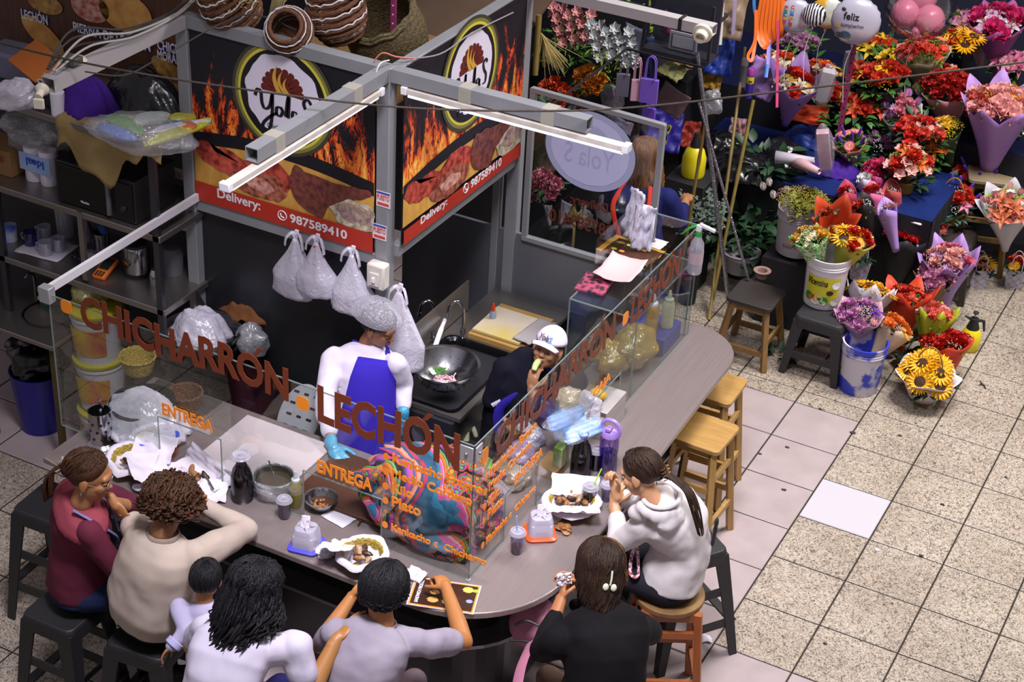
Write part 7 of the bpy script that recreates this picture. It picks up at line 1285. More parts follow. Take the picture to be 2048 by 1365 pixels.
def bouquet(label,base,mouth,Rm,wrap,blooms,leaf=None,nleaf=26,peaks=7,pk=.25,dome=.05,r0=.025,seed=0,wrap2=None,sc=1.0,leafL=.06,group=None,ribbon=None,cover=1.0):
 """paper cone from base to mouth, its rim cut in peaks; blooms domed over the mouth"""
 base=V(base);mouth=V(mouth);ax=(mouth-base);L=ax.length;ax=ax.normalized();B=basis(base,mouth);r=random.Random(seed+5)
 t=thing('bouquet',label,'bouquet',base,0,group)
 for lay,(wm_,k) in enumerate(((wrap,1.0),(wrap2,.93))):
  if not wm_:continue
  mb=MB();n=56;rings=[]
  for i in range(9):
   f=i/8;ring=[]
   for j in range(n):
    a=2*PI*j/n+lay*.5;tri=abs(((a*peaks/(2*PI))%1)*2-1);ex=(tri*pk*f**3)*Rm*2.2;rr=(r0+(Rm*k-r0)*f**1.3)*(1+.05*math.sin(a*peaks+seed)*f+.05*noise.noise(V((math.cos(a)*2+seed,math.sin(a)*2,f*2))));ring.append(base+B@V(((rr+ex*.45)*math.cos(a),(rr+ex*.45)*math.sin(a),L*f+ex-.02*lay*0)))
   rings.append(ring)
  mb.loft(rings,0,False);mb.build('paper_wrap',wm_,t,solid=.0015,auto=45)
 lm=leaf or lf_g;leaves(t,mouth-ax*.02,Rm*.85,nleaf,lm,leafL,leafL*.45,ax,1.2,.04,seed=seed)
 tot=sum(b[1] for b in blooms);k=0;lst=[b[0] for b in blooms for _ in range(b[1])];r.shuffle(lst)
 szs={b[0]:(b[2] if len(b)>2 else 1.0) for b in blooms}
 for i,sp in enumerate(lst):
  rr=Rm*.86*math.sqrt((i+.5)/tot)*cover;a=i*2.39996+seed;d=B@V((math.cos(a)*rr/Rm*.7,math.sin(a)*rr/Rm*.7,1));q=mouth+B@V((rr*math.cos(a),rr*math.sin(a),dome*(1-(rr/Rm)**2)+r.uniform(-.01,.012)));bloom(sp,q,d,t,szs[sp]*sc*r.uniform(.9,1.12))
 if ribbon:mb=MB();q=base+ax*L*.28;[mb.tube(spl([q,q+B@V((k_*.05,-.03,.03)),q+B@V((k_*.07,-.03,-.01)),q],5),.009,6,flat=.2) for k_ in(-1,1)];mb.tube([q+B@V((.045*math.cos(a_),.045*math.sin(a_),0)) for a_ in[2*PI*j/20 for j in range(20)]],.009,6,flat=.4,closed=True);mb.build('ribbon',ribbon,t)
 return t
def P_(n,c,**k):return mat('paper_'+n,c,.6,**k)
ye,rd='E4A80C','B01C14'
# structure behind the flowers: tiered tables under blue cloth
blue_c=cloth('blue_tarp','10183E','1C3070',.5)
def table(label,c,d,m,drape=True):
 t=thing('display_table',label,'table',(c[0],c[1],0));x,y,z=d;MB().box((c[0],c[1],z-.02),(x,y,.04)).build('table_top',wood_o,t)
 for sx in(-1,1):
  for sy in(-1,1):MB().box((c[0]+sx*(x/2-.04),c[1]+sy*(y/2-.04),(z-.04)/2),(.05,.05,z-.04)).build('leg',wood_o,t)
 if drape:
  mb=MB();n=60;mb.grid(lambda a,b:V((c[0]-x/2-.03+(x+.06)*a,c[1]-y/2-.03+.02*math.sin(a*40)*min(1,b*3)-.0*b,z+.006-(z*.75)*b*(1+.08*noise.noise(V((a*6,0,1)))))),n,8);mb.build('cloth_front',mat('shade_drape','0C0E1A',.7),t,auto=180);MB().box((c[0],c[1],z+.005),(x+.06,y+.06,.008)).build('cloth_top',m,t)  # cloth front coloured near black to paint in the shaded gaps
  mb=MB();mb.grid(lambda a,b:V((c[0]+x/2+.03+.02*math.sin(a*30)*min(1,b*3),c[1]-y/2+y*a,z+.006-(z*.7)*b)),30,6);mb.build('cloth_side',mat('shade_drape','0C0E1A',.7),t,auto=180)  # side takes the same painted shade
 return t
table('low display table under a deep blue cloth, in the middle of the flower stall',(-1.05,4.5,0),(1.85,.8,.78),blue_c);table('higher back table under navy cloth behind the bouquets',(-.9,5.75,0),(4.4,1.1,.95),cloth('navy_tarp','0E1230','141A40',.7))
box('back_crate','tall dark crate stack filling the corner behind the rear glass','crate',(-2.5,4.6,0),(.8,.7,1.3),mat('dark_crate','17171B'))
# buckets and stools in front
stool_wood('wooden_stool','worn wooden stool with a dark top in front of the bamboo poles',at(1513,590,.47)[:2],.0,wood_o,mat('dark_top','2A2422',.6),.48,.33,.40,False,((.12,0),(.2,1)),None)
stool_plastic('plastic_stool','black plastic stool under the white oil bucket',(-.47,3.04),.0,mat('black_plastic2','232226',.55,bump=.3,bscale=120),.45,.34,.42);stool_plastic('plastic_stool','brown-black plastic stool carrying the rose basket at the right',at(1900,470,.45)[:2],.1,mat('brown_plastic','2E2624',.55,bump=.3,bscale=120),.47,.36,.44)
wl=at(1985,345,.78);stool_wood('wooden_stool','tall light wooden stool under the big lilac bouquet',(wl.x,wl.y),.3,wood_o,mat('grey_wood','8A7A60',.6),.78,.36,.42)
def bucket(label,c,m,lid=None,h=.37,r=.145,bands=True):
 c=V(c);t=thing('bucket',label,'bucket',c);pr=[(.001,0),(r*.88,0),(r*.9,.01),(r*.985,h*.8),(r*1.04,h*.805),(r*1.04,h*.83),(r*1.0,h*.84),(r*1.04,h*.87),(r*1.0,h*.88),(r*1.04,h*.93),(r*1.05,h),(r*.97,h),(r*.9,.02),(.001,.012)];MB().lathe(pr,c,44).build('bucket',m,t);return t
c=at(1642,606,.45);c=V((c.x+.0,c.y+.02,.455));t=bucket('white oil bucket with yellow printed label, holding two bouquets',c,mat('bucket_white2','CFCBD2',.35));yl=mat('label_yellow2','C8C01E',.4)
def wrapt(mb,vf,c,r,a0,z0,fit,mi=0,r2=0):
 vs,fs=vf;x0=min(q.x for q in vs);x1=max(q.x for q in vs);y0=min(q.y for q in vs);y1=max(q.y for q in vs);out=[]
 for q in vs:a=a0+(q.x-x0)/(x1-x0)*fit[0]/r;z=z0+(q.y-y0)/(y1-y0)*fit[1];rr=r+z*.05+q.z;out.append(V(c)+V((rr*math.cos(a),rr*math.sin(a),z)))
 mb.add(out,fs,mi)
fa=-1.22
MB().grid(lambda a,b:c+V(((.1338+.009*b)*math.cos(fa-1.05+1.75*a),(.1338+.009*b)*math.sin(fa-1.05+1.75*a),.05+.2*b)),24,4).build('label',yl,t)
mb=MB();wrapt(mb,txt('Vicentina',1,.01,.001,shear=.35),c,.1345,fa-.95,.185,(.135,.05));wrapt(mb,txt('20',1,.03,.001),c,.1362,fa+.1,.128,(.022,.018));mb.build('label_lettering',black_m,t,smooth=False)
for k,(a,z,w_,h_,c_) in enumerate(((-.85,.09,.03,.03,'2A7A2A'),(-.6,.085,.03,.024,'D0501E'),(-.3,.09,.028,.032,'C8C87A'),(-.28,.085,.010,.010,'5A2A14'),(-.05,.075,.03,.03,'2A8A2A'),(-.45,.062,.03,.018,'D8C8C8'),(-.1,.06,.026,.018,'C8C0B8'),(.45,.2,.026,.03,'D8D4DC'),(.2,.14,.022,.018,'1A1A1E'),(.5,.07,.03,.03,'B8B4A8'))):
 mb=MB();n=16;mb.add([c+V(((.1350+z*.05+.0006*k)*math.cos(fa+a+w_/.13*math.cos(2*PI*j/n)),(.1350+z*.05+.0006*k)*math.sin(fa+a+w_/.13*math.cos(2*PI*j/n)),z+h_*math.sin(2*PI*j/n))) for j in range(n)],[tuple(range(n))]);mb.build('printed_vegetable' if k<7 else 'printed_badge',mat('lab_'+c_,c_,.5),t,smooth=False)
c2_=at(1715,775,0);c2_=V((c2_.x,c2_.y,0));bp=mat('peeling_blue','2A3AB8',.4,0,'C0BCC8',4.5,.06);bucket('blue-painted bucket with peeling paint, holding wrapped bouquets',c2_,bp,h=.37,r=.148)
c3_=at(1590,500,.55);t=bucket('grimy white bucket of olive and pink dried flowers behind the oil bucket',c3_,mat('bucket_grimy','B4AEB6',.45,0,'A09AA2',4,.6),h=.34,r=.155);MB().box((c3_.x,c3_.y,.26),(.36,.34,.52)).build('crate',mat('dark_crate','17171B'),t);mb=MB();wrapt(mb,txt('EL ARTE Y AG',1,.02,.001),c3_,.15,-1.9,.08,(.1,.02));mb.build('printed_letters',mat('brown_print','8A4A2A',.6),t,smooth=False)
dried=thing('dried_flowers','mixed olive, purple and white dried flowers in the grimy bucket','flowers',c3_+V((0,0,.34)));leaves(dried,c3_+V((0,0,.36)),.17,60,mat('olive_leaf','4A4A1E',.8,0,'8A8A2E',20,.7),.06,.04,(0,0,1),1.2,.06,seed=3)
for i in range(46):a=i*2.4;r=.17*math.sqrt((i+.5)/46);q=c3_+V((r*math.cos(a),r*math.sin(a),.38+.06*(1-(r/.17)**2)));bloom((('puff','8A8A2A'),('puff','9A8A3A'),('puff','7A4A6A') if q.x<c3_.x else('puff','8A7A2A'),('glad','7A7A2A'))[i%4],q,(math.cos(a)*.5,math.sin(a)*.5,1),dried,1.25)
for(u,v) in((1528,380),(1548,397),(1575,388),(1540,372)):q=at(u,v,.95);bloom(('tulip','D8D0C8'),q,(-.2,-.3,1),dried,1.0)
# bouquets: (label, base px+z, mouth px+z, radius ...)
def B(label,u0,v0,z0,u1,v1,z1_,*a,**k):
 if z0<.75:return bouquet(label,at(u0,v0,z0),at(u1,v1,z1_),*a,**k)
 b=at(u0,v0,.96 if z0>=1 else .79);return bouquet(label,b,aty(u1,v1,b.y-.1),*a,**k)
gingham=mat('paper_gingham','5A8A4A',.6,0,'B8C8A0',60,.1,kind='voronoi')
B('green gingham bouquet of yellow roses and small white daisies in the oil bucket',1640,560,.62,1622,480,.92,.115,gingham,[(('rose','C8962A'),4),(('daisy','CFC8B0'),12,.7),(('puff','B0B07A'),12)],lf_g,24,wrap2=P_('green','3A7A2A'),seed=1,pk=.2)
B('olive-yellow wrapped bouquet of sunflowers and red roses in the oil bucket',1668,560,.60,1706,482,.92,.12,P_('olive','A09A2A',col2='B8B040',nscale=3),[(('sunflower',ye),5,1.1),(('rose',rd),4),(('gerbera','D8961E'),3)],lf_g,20,wrap2=P_('cream','C8C090'),seed=2,pk=.18)
B('orange paper cone with gold edges behind the gingham bouquet',1655,520,.55,1668,440,.95,.13,P_('orange','B8401A'),[(('rose','A03A1E'),2)],lf_d,8,seed=3,peaks=5,pk=.35)
B('pink-grey wrapped bouquet of purple and lilac flowers in the blue bucket',1712,690,.2,1718,632,.46,.15,P_('rosegrey','C49AA8'),[(('lily','5A2A9A'),5,.7),(('rose','B87AAA'),6),(('daisy','A85A7A'),5,.8),(('puff','C8B0C0'),14)],lf_d,20,seed=4,pk=.2)
B('sunflower bouquet in white paper just behind the blue bucket',1720,670,.25,1740,590,.5,.15,P_('white','C8C2C8'),[(('sunflower',ye),7,1.1),(('puff','D0D0C0'),6)],lf_g,12,seed=5,pk=.25)
B('cream paper bouquet of orange roses leaning out of the blue bucket',1740,730,.15,1788,660,.40,.12,P_('beige','C8AE92'),[(('rose','D8732A'),8,1.0),(('gerbera','C8962A'),2),(('puff','C8A0A8'),5)],lf_d,16,seed=6,pk=.15)
B('red paper bouquet with red roses and lilies behind the blue bucket',1800,700,.05,1815,600,.42,.16,P_('red','C83A1E'),[(('lily','B02A14'),4,.9),(('rose','B0281A'),5)],lf_g,26,seed=7,pk=.35,peaks=6)
B('lime paper bouquet of coral roses and gerberas',1850,740,.02,1870,635,.38,.13,P_('lime','A0A81E'),[(('rose','D86A5A'),8,1.1),(('gerbera','D85A2A'),3,1.1),(('rose','D8A0A0'),3)],lf_g,20,seed=8,pk=.3)
B('bouquet of deep red roses in red paper beside the yellow sprayer',1895,760,.02,1893,690,.26,.17,P_('red','C83A1E'),[(('rose',rd),18,1.05),(('puff','B8C0A0'),10)],lf_g,26,seed=9,pk=.1)
B('brown paper bouquet of lilac-pink roses with eucalyptus',1860,640,.05,1868,560,.42,.12,P_('kraft','7A5A3E'),[(('rose','B87A9A'),12,1.05)],eucal,26,seed=10,pk=.3)
B('lilac paper bouquet of pale pink roses in the middle right',1890,615,.1,1895,525,.5,.18,P_('lilac','A882C8'),[(('rose','D8A09A'),7,1.1),(('rose','C8607A'),4),(('puff','C8A0A0'),16),(('glad','B888B8'),4)],lf_g,14,seed=11,pk=.3,ribbon=None)
B('black paper bouquet of red roses with one pink gerbera',1780,600,.15,1806,485,.55,.17,P_('black','141216'),[(('rose','B8201A'),13,1.15),(('gerbera','D88AAA'),1,1.1)],lf_d,14,seed=12,pk=.1,cover=.9)
for k,(u,v,wc_,fc,lab) in enumerate(((1700,405,'B83A5A','B01E1E','leftmost single-rose cone in pink and red paper'),(1735,430,'1A1416','B02A1A','single-rose cone in black paper with gold edge'),(1752,408,'D86A9A','A81E14','single-rose cone in bright pink paper'),(1780,440,'A88AD0','D8A0A8','single-rose cone in lilac paper at the right of its row'),(1762,375,'C84A8A','8A4A9A','single-rose cone in magenta paper behind the others'),(1738,380,'CFC6DC','C8C8C8','single-flower cone in white dotted paper'),(1790,402,'B04A4A','C82A1A','single-rose cone in clear red wrap nearest the tray'))):
 B(lab,u+12,v+62,.55,u-4,v-8,.82,.06,P_('c'+wc_,wc_),[(('rose',fc),1,1.2),(('puff','D0D0D0'),2)],lf_g,4,seed=20+k,pk=.8,peaks=2,group=None)
big=B('very large lilac paper bouquet of pink roses and yellow lilies on the tall stool',1978,335,.80,2000,215,1.2,.24,P_('lilac','A882C8'),[(('rose','D89A98'),15,1.5),(('lily','D8921A'),9,1.2),(('rose','B0483A'),3,1.4)],lf_g,30,seed=13,pk=.28,dome=.08,r0=.07,leafL=.09,ribbon=mat('ribbon_lilac','C896D0',.4))
B('large grey-white paper bouquet of peach lilies and green pompoms at the right edge',2010,500,.3,2015,415,.72,.19,P_('greywhite','B8B4BE'),[(('lily','C87050'),7,1.3),(('puff','8AB82A'),10,1.1),(('tulip','D89A9A'),9,1.1),(('glad','D8C8C8'),4)],lf_y,24,seed=14,pk=.2,dome=.06,leafL=.08)
B('magenta paper bouquet of hot pink flowers at the top right corner',1990,150,1.2,1995,50,1.7,.22,P_('magenta','A85A9A'),[(('rose','C82A6A'),9,1.7),(('lily','D0C0D0'),4,1.2),(('glad','C898B8'),5,1.3)],lf_g,24,seed=15,pk=.2,dome=.07,leafL=.09)
B('cream net bouquet of red gladiolus and greenery under the clear balloon',1850,200,1.1,1845,105,1.5,.2,P_('creamnet','B8AE8C'),[(('glad','C8381E'),14,1.2),(('glad','D86A5A'),9,1.2),(('puff','7A8A2A'),8,1.3)],lf_y,40,seed=16,pk=.08,dome=.06,leafL=.08)
B('dark-wrapped dome of sunflowers with red rose accents near the top right',1925,160,1.2,1915,85,1.5,.15,P_('black','141216'),[(('sunflower',ye),7,1.25),(('rose',rd),3)],lf_d,16,seed=17,pk=.05)
B('white paper bouquet of red and yellow flowers behind the rope, right of centre',1895,215,1.1,1875,165,1.3,.17,P_('white','C8C2C8'),[(('rose','A8241A'),9),(('gerbera','C8A01E'),4),(('lily','D87A4A'),3)],lf_g,16,seed=18,pk=.1)
B('tall arrangement of red roses and yellow lilies with yellow ribbon',1770,250,1.0,1765,160,1.4,.17,P_('black','141216'),[(('rose','C0301E'),9,1.3),(('lily','D8A81A'),5,1.0),(('puff','B8A81E'),6,1.3)],lf_g,50,seed=19,pk=.0,dome=.09,leafL=.1,ribbon=mat('ribbon_yellow','D8B81E',.35))
B('arrangement of lilac tulips and pink roses, middle of the stall',1800,300,.95,1800,225,1.25,.16,P_('white','C8C2C8'),[(('tulip','B070A8'),5,1.2),(('rose','C87A8A'),5),(('daisy','B88AC8'),3),(('gerbera','C8401E'),3)],lf_g,50,seed=31,pk=.1,dome=.08,leafL=.09)
B('column of dark red roses with pink paper beside the big lilac bouquet',1900,290,.9,1895,180,1.35,.18,P_('pinkcard','C88A98'),[(('rose','A0201A'),17,1.35),(('gerbera','C8901E'),3)],lf_g,44,seed=32,pk=.08,dome=.1,leafL=.08)
B('cluster of bright yellow chrysanthemums below the dark red roses',1900,330,.85,1888,262,1.1,.13,P_('olive2','3A4A2A'),[(('lily','D8A01A'),6,.9),(('puff','C8B01A'),14,1.2)],lf_d,26,seed=33,pk=.05,dome=.06)
B('lilac paper fan of folded sheets with pale bouquet, left of the pink boxes',1570,250,1.0,1590,175,1.35,.16,P_('lilac','A882C8'),[(('rose','C8301E'),4,1.2),(('lily','D8C8B0'),4),(('gerbera','D8A02A'),3)],lf_g,24,seed=34,pk=.5,peaks=5)
B('green and pink posy with lavender in a pink paper pot',1705,335,.8,1698,285,1.02,.12,P_('pinkcard','C88A98'),[(('gerbera','D87A8A'),4,1.1),(('lavender','6A3AB0'),6,1.0)],lf_g,60,seed=35,pk=.06,dome=.06,leafL=.07)
B('white-ribboned arrangement of orange carnations at the upper middle',1640,215,1.1,1640,150,1.4,.12,P_('black','141216'),[(('rose','C8481E'),4,1.2),(('lily','D8A81E'),4),(('rose','D8C8B0'),3)],lf_g,34,seed=36,pk=.0)
B('small wrapped orange roses at the right edge near the rope',2035,260,.9,2035,200,1.2,.12,P_('lilac2','B090C8'),[(('rose','D8701E'),4,1.3),(('gerbera','D8A81E'),4)],lf_g,14,seed=37,pk=.2)
B('pink lilies in a clear wrap, upper right behind the sunflower dome',1960,130,1.3,1955,65,1.6,.13,P_('pinkcard','C88A98'),[(('lily','C87A9A'),5,1.1),(('daisy','D8D0D0'),6),(('gerbera','D8A02A'),4)],lf_g,26,seed=38,pk=.2)
for k,(u,v,z,R_,cols_,lab) in enumerate(((1755,95,1.45,.14,(('lily','D8B81A'),('puff','B8A820'),('rose','C8401E')),'loose yellow lilies behind the balloons'),(1830,330,.8,.13,(('glad','C8381E'),('glad','D8A098'),('puff','9AB05A')),'loose red and peach gladioli behind the rose basket'),(1950,350,.7,.13,(('rose','A81E14'),('lavender','6A3AB0'),('glad','B8301E')),'loose red roses with lavender left of the tall stool'),(2040,340,.75,.12,(('rose','8A1410'),('rose','A81E18')),'dark red roses at the right edge'),(1720,150,1.3,.14,(('gerbera','D8A81E'),('rose','B8301E'),('lily','C85A3A')),'loose yellow and red blooms behind the pink upright'),(1560,130,1.4,.13,(('rose','C8401E'),('lily','D8C8B0'),('puff','7A8A3A')),'loose red and cream blooms behind the ribbons'),(1840,262,1.05,.15,(('rose','B8201A'),('rose','C84A3A'),('glad','D8A8A0')),'loose red roses left of the dark red column'),(1860,295,.95,.12,(('lily','D8701E'),('glad','C85A2A')),'loose orange lilies under the loose red roses'),(1985,20,1.75,.15,(('rose','C86A9A'),('daisy','D8D0D8'),('glad','D89AB0')),'loose pink and white blooms at the very top right'),(1935,45,1.6,.13,(('gerbera','D8D0D0'),('lily','C88AA0')),'loose white and pink blooms right of the clear balloon'),(1660,190,1.15,.12,(('rose','B8301E'),('gerbera','D8A81E')),'loose red and yellow blooms by the white gift box'),(1790,120,1.35,.13,(('glad','D8B01A'),('puff','A8A02A')),'loose yellow gladioli beside the clear balloon'),(1960,215,1.1,.15,(('rose','9A1A14'),('rose','B8281A')),'loose dark red roses behind the big lilac bouquet'),(2030,130,1.35,.15,(('lily','C86A9A'),('rose','D8A0B0')),'loose pink lilies at the right edge under the magenta bouquet'),(1770,290,.9,.12,(('tulip','A86AA0'),('puff','C8B8C0')),'loose lilac tulips above the eucalyptus'),(1990,270,.95,.14,(('rose','A81E14'),('gerbera','D8A81E')),'loose red and yellow blooms behind the tall stool'),(1725,215,1.2,.13,(('rose','B02A1A'),('lily','C84A2A')),'loose red blooms right of the pink upright'),(1600,90,1.5,.14,(('rose','A87A9A'),('puff','6A7A3A')),'loose mauve blooms under the foil balloons'),(1850,455,.55,.13,(('rose','A81E18'),('glad','8A3A3A')),'loose dark red roses behind the black paper bouquet'),(1700,300,.92,.1,(('glad','C8601E'),('puff','7A7A2A')),'loose orange blooms behind the pink paper pot'),(1760,350,.86,.11,(('tulip','A8305A'),('rose','C83A6A')),'loose magenta tulips above the single-rose cones'))):
 z=1.12 if z>=1.05 else z;c=at(u,v,z);t=thing('flower_bunch',lab,'flowers',c-V((0,0,z-.955 if z>1.05 else .2)));MB().lathe([(.001,0),(.05,0),(.07,.14),(.06,.145)],t.location,16).build('vase',mat('vase_dark','1E2430',.4),t);leaves(t,c,R_*1.1,60,lf_g if k%2 else lf_d,.09,.04,(0,-.2,1),1.1,.14,seed=k)
 for i in range(16):a=i*2.4;r=R_*math.sqrt((i+.5)/16);bloom(cols_[i%len(cols_)],c+V((r*math.cos(a),r*math.sin(a),.05*(1-(r/R_)**2))),(math.cos(a)*.5,math.sin(a)*.5-.3,1),t,1.25)
 # baskets with handles
def flower_basket(label,u,v,z,r,h,hd,blooms,lm,seed,leafn=50,leafL=.08,dome=.1,R_=None):
 c=at(u,v,z);t=basket('flower_basket',label,c,r,h,straw,handle=None);R_=R_ or r*1.3;top=c+V((0,0,h+.03));leaves(t,top,R_,leafn,lm,leafL,leafL*.45,(0,0,1),1.3,.05,seed=seed)
 if hd:MB().tube([c+V((r*math.cos(a),-.01,h+hd*math.sin(a))) for a in[PI*k/18 for k in range(19)]],.006,6).build('handle',straw,t)
 lst=[b[0] for b in blooms for _ in range(b[1])];sz={b[0]:(b[2] if len(b)>2 else 1) for b in blooms};random.Random(seed).shuffle(lst)
 for i,sp in enumerate(lst):a=i*2.4+seed;rr=R_*.9*math.sqrt((i+.5)/len(lst));bloom(sp,top+V((rr*math.cos(a),rr*math.sin(a),dome*(1-(rr/R_)**2)+.02)),(math.cos(a)*rr/R_*.8,math.sin(a)*rr/R_*.8-.35,1),t,sz[sp])
 return t
t=flower_basket('basket of large sunflowers in white paper, nearest on the floor',1845,800,0,.11,.12,.30,[(('sunflower',ye),11,1.2),(('puff','A8B82A'),7,1.1),(('daisy','D8D8D0'),5,.7)],lf_d,3,90,.09,.14,.17);c=at(1845,800,0);mb=MB();n=48;mb.loft([[c+V((r_*(1+.15*(abs(((j/n*5)%1)*2-1)-.5)*f)*math.cos(2*PI*j/n),r_*(1+.15*(abs(((j/n*5)%1)*2-1)-.5)*f)*math.sin(2*PI*j/n),z_+f*.05*abs(((j/n*5)%1)*2-1))) for j in range(n)] for r_,z_,f in((.1,.03,0),(.125,.08,.3),(.17,.15,.8),(.215,.19,1))],0,False);mb.build('white_paper_collar',P_('white','C8C2C8'),t,solid=.0015,auto=45)
flower_basket('round basket of red roses, pink lily and lavender on the dark stool',1895,445,.48,.10,.09,.28,[(('rose','B0281A'),9,1.2),(('lavender','6A3AB8'),4,1.2),(('lily','C87A9A'),2),(('daisy','D8D0D0'),3,.8),(('puff','D0D0C8'),4)],eucal,5,60,.08,.14,.16);flower_basket('pale wicker basket of coral and white gladioli with orange lilies',1805,385,.78,.08,.10,.26,[(('glad','D8A8A0'),10,1.3),(('rose','B8281A'),6,1.3),(('lily','C8621E'),4),(('puff','9AB05A'),5,1.2)],lf_d,6,60,.09,.2,.16)
# gift bags with a grid print
gridm=bpy.data.materials.new('grid_paper');gridm.use_nodes=True;N=gridm.node_tree.nodes;L=gridm.node_tree.links;tc=N.new('ShaderNodeTexCoord');mp=N.new('ShaderNodeMapping');mp.inputs['Rotation'].default_value=(0,R(40),R(20));L.new(tc.outputs['Object'],mp.inputs[0]);s_=N.new('ShaderNodeSeparateXYZ');L.new(mp.outputs[0],s_.inputs[0]);prev=None
for ax_ in('X','Z'):
 a_=N.new('ShaderNodeMath');a_.operation='MULTIPLY';a_.inputs[1].default_value=26;L.new(s_.outputs[ax_],a_.inputs[0]);b_=N.new('ShaderNodeMath');b_.operation='FRACT';L.new(a_.outputs[0],b_.inputs[0]);c_=N.new('ShaderNodeMath');c_.operation='LESS_THAN';c_.inputs[1].default_value=.06;L.new(b_.outputs[0],c_.inputs[0])
 if prev is None:prev=c_
 else:d_=N.new('ShaderNodeMath');d_.operation='MAXIMUM';L.new(prev.outputs[0],d_.inputs[0]);L.new(c_.outputs[0],d_.inputs[1]);prev=d_
mx=N.new('ShaderNodeMix');mx.data_type='RGBA';mx.inputs[6].default_value=lin('C0BACC');mx.inputs[7].default_value=lin('4A4450');L.new(prev.outputs[0],mx.inputs[0]);L.new(mx.outputs[2],N['Principled BSDF'].inputs['Base Color'])
def gift_bag(label,c,rz,blooms,w_=.13,h=.15,hd=.13,seed=1):
 c=V(c);t=thing('gift_bag',label,'gift bag',c);Rm=Matrix.Rotation(rz,3,'Z');MB().loft([[c+Rm@V((q.x,q.y,z)) for q in((-w_*k/2,-w_*.3,0),(w_*k/2,-w_*.3,0),(w_*k/2,w_*.3,0),(-w_*k/2,w_*.3,0)) for q in(V(q),)] for k,z in((.85,0),(1.15,h))],cap=False).build('bag',gridm,t,solid=.002,smooth=False);MB().prism([c+Rm@V(q) for q in((-w_*.42,-w_*.3,.001),(w_*.42,-w_*.3,.001),(w_*.42,w_*.3,.001),(-w_*.42,w_*.3,.001))],(0,0,.002)).build('bottom',gridm,t,smooth=False)
 for sy in(-1,1):MB().tube(spl([c+Rm@V((-w_*.3,sy*w_*.3,h)),c+Rm@V((-w_*.28,sy*w_*.3,h+hd*.7)),c+Rm@V((0,sy*w_*.3,h+hd)),c+Rm@V((w_*.28,sy*w_*.3,h+hd*.7)),c+Rm@V((w_*.3,sy*w_*.3,h))],5),.0035,6).build('handle',white_p,t)
 leaves(t,c+V((0,0,h)),w_*.5,30,lf_d,.06,.03,(0,0,1),1.2,.03,seed=seed)
 for i,(sp,s2) in enumerate(blooms):a=i*2.4+seed;bloom(sp,c+V((w_*.3*math.cos(a),w_*.3*math.sin(a),h+.03)),(math.cos(a)*.4,math.sin(a)*.4-.4,1),t,s2)
gift_bag('white grid-print gift bag with sunflower and orange rose, right of the lilac bouquet',at(1952,572,0),.5,((('sunflower',ye),1.2),(('rose','C8401E'),1.1),(('lily','C8A0A0'),.7)));gift_bag('white grid-print gift bag with red rose at the right edge of the floor row',at(2025,572,0),.2,((('rose','C83A1E'),1.3),(('gerbera',ye),1.2),(('rose','A02018'),1)),seed=2);gift_bag('white grid-print gift bag hidden behind the olive-yellow bouquet',at(1715,555,.3),.4,((('rose','A02A1A'),1),),seed=3);box('flower_crate','dark crate under the hidden gift bag','crate',at(1715,552,.0)+V((-.12,.38,0)),(.3,.26,.3),mat('dark_crate','17171B'))
# yellow pressure sprayers
def sprayer(label,c,s=1.0,head=True):
 c=V(c);t=thing('pressure_sprayer',label,'sprayer',c);P=lambda x,y,z:c+V((x,y,z))*s;MB().lathe([(.001,0),(.062*s,0),(.07*s,.02*s),(.072*s,.1*s),(.06*s,.15*s),(.035*s,.18*s)],c,30).build('tank',mat('sprayer_yellow','D8C814',.35),t);MB().lathe([(.045*s,.165*s),(.045*s,.18*s),(.03*s,.22*s),(.03*s,.25*s),(.001,.252*s)],c,24).build('neck',black_p,t);MB().cyl(P(0,0,.25),P(0,0,.29),.006*s).build('pump_rod',chrome,t);MB().lathe([(.02*s,.29*s),(.02*s,.3*s),(.001,.305*s)],c,18).build('pump_knob',black_p,t);MB().tube([P(.02,.0,.24),P(.06,.03,.23),P(.075,.035,.15)],[.014*s,.012*s,.008*s],8).build('handle',black_p,t);MB().tube([P(-.02,0,.235),P(-.07,-.0,.25)],[.012*s,.008*s],8).build('nozzle',black_p,t)
sprayer('yellow and black pressure sprayer standing on the floor by the red roses',at(1932,705,0)+V((.0,.06,0)),1.0)
q=at(1385,350,.9);t=thing('spray_tank','large yellow sprayer bottle with black cap on the back table','sprayer',q);MB().lathe([(.001,0),(.08,0),(.086,.02),(.086,.14),(.066,.2),(.037,.225)],q,30).build('tank',mat('sprayer_yellow','D8C814'),t);MB().lathe([(.038,.205),(.04,.24),(.025,.29),(.02,.33),(.001,.335)],q,24).build('cap',black_p,t);box('sprayer_stand','dark box carrying the large yellow sprayer bottle','box',(q.x,q.y,0),(.3,.3,.895),mat('dark_crate','17171B'))
q=at(1395,430,.72);t=thing('dried_eucalyptus','big bunch of grey-green dried eucalyptus behind the spray bottle','dried flowers',q);leaves(t,q+V((0,0,.05)),(.19),620,mat('grey_leaf','3E4A44',.8,0,'6A7A70',20,.7),.034,.022,(0,-.2,1),1.3,.14,seed=8);MB().lathe([(.001,-.7),(.06,-.7),(.08,-.1),(.001,-.1)],q,20).build('vase',mat('dark_crate','17171B'),t)
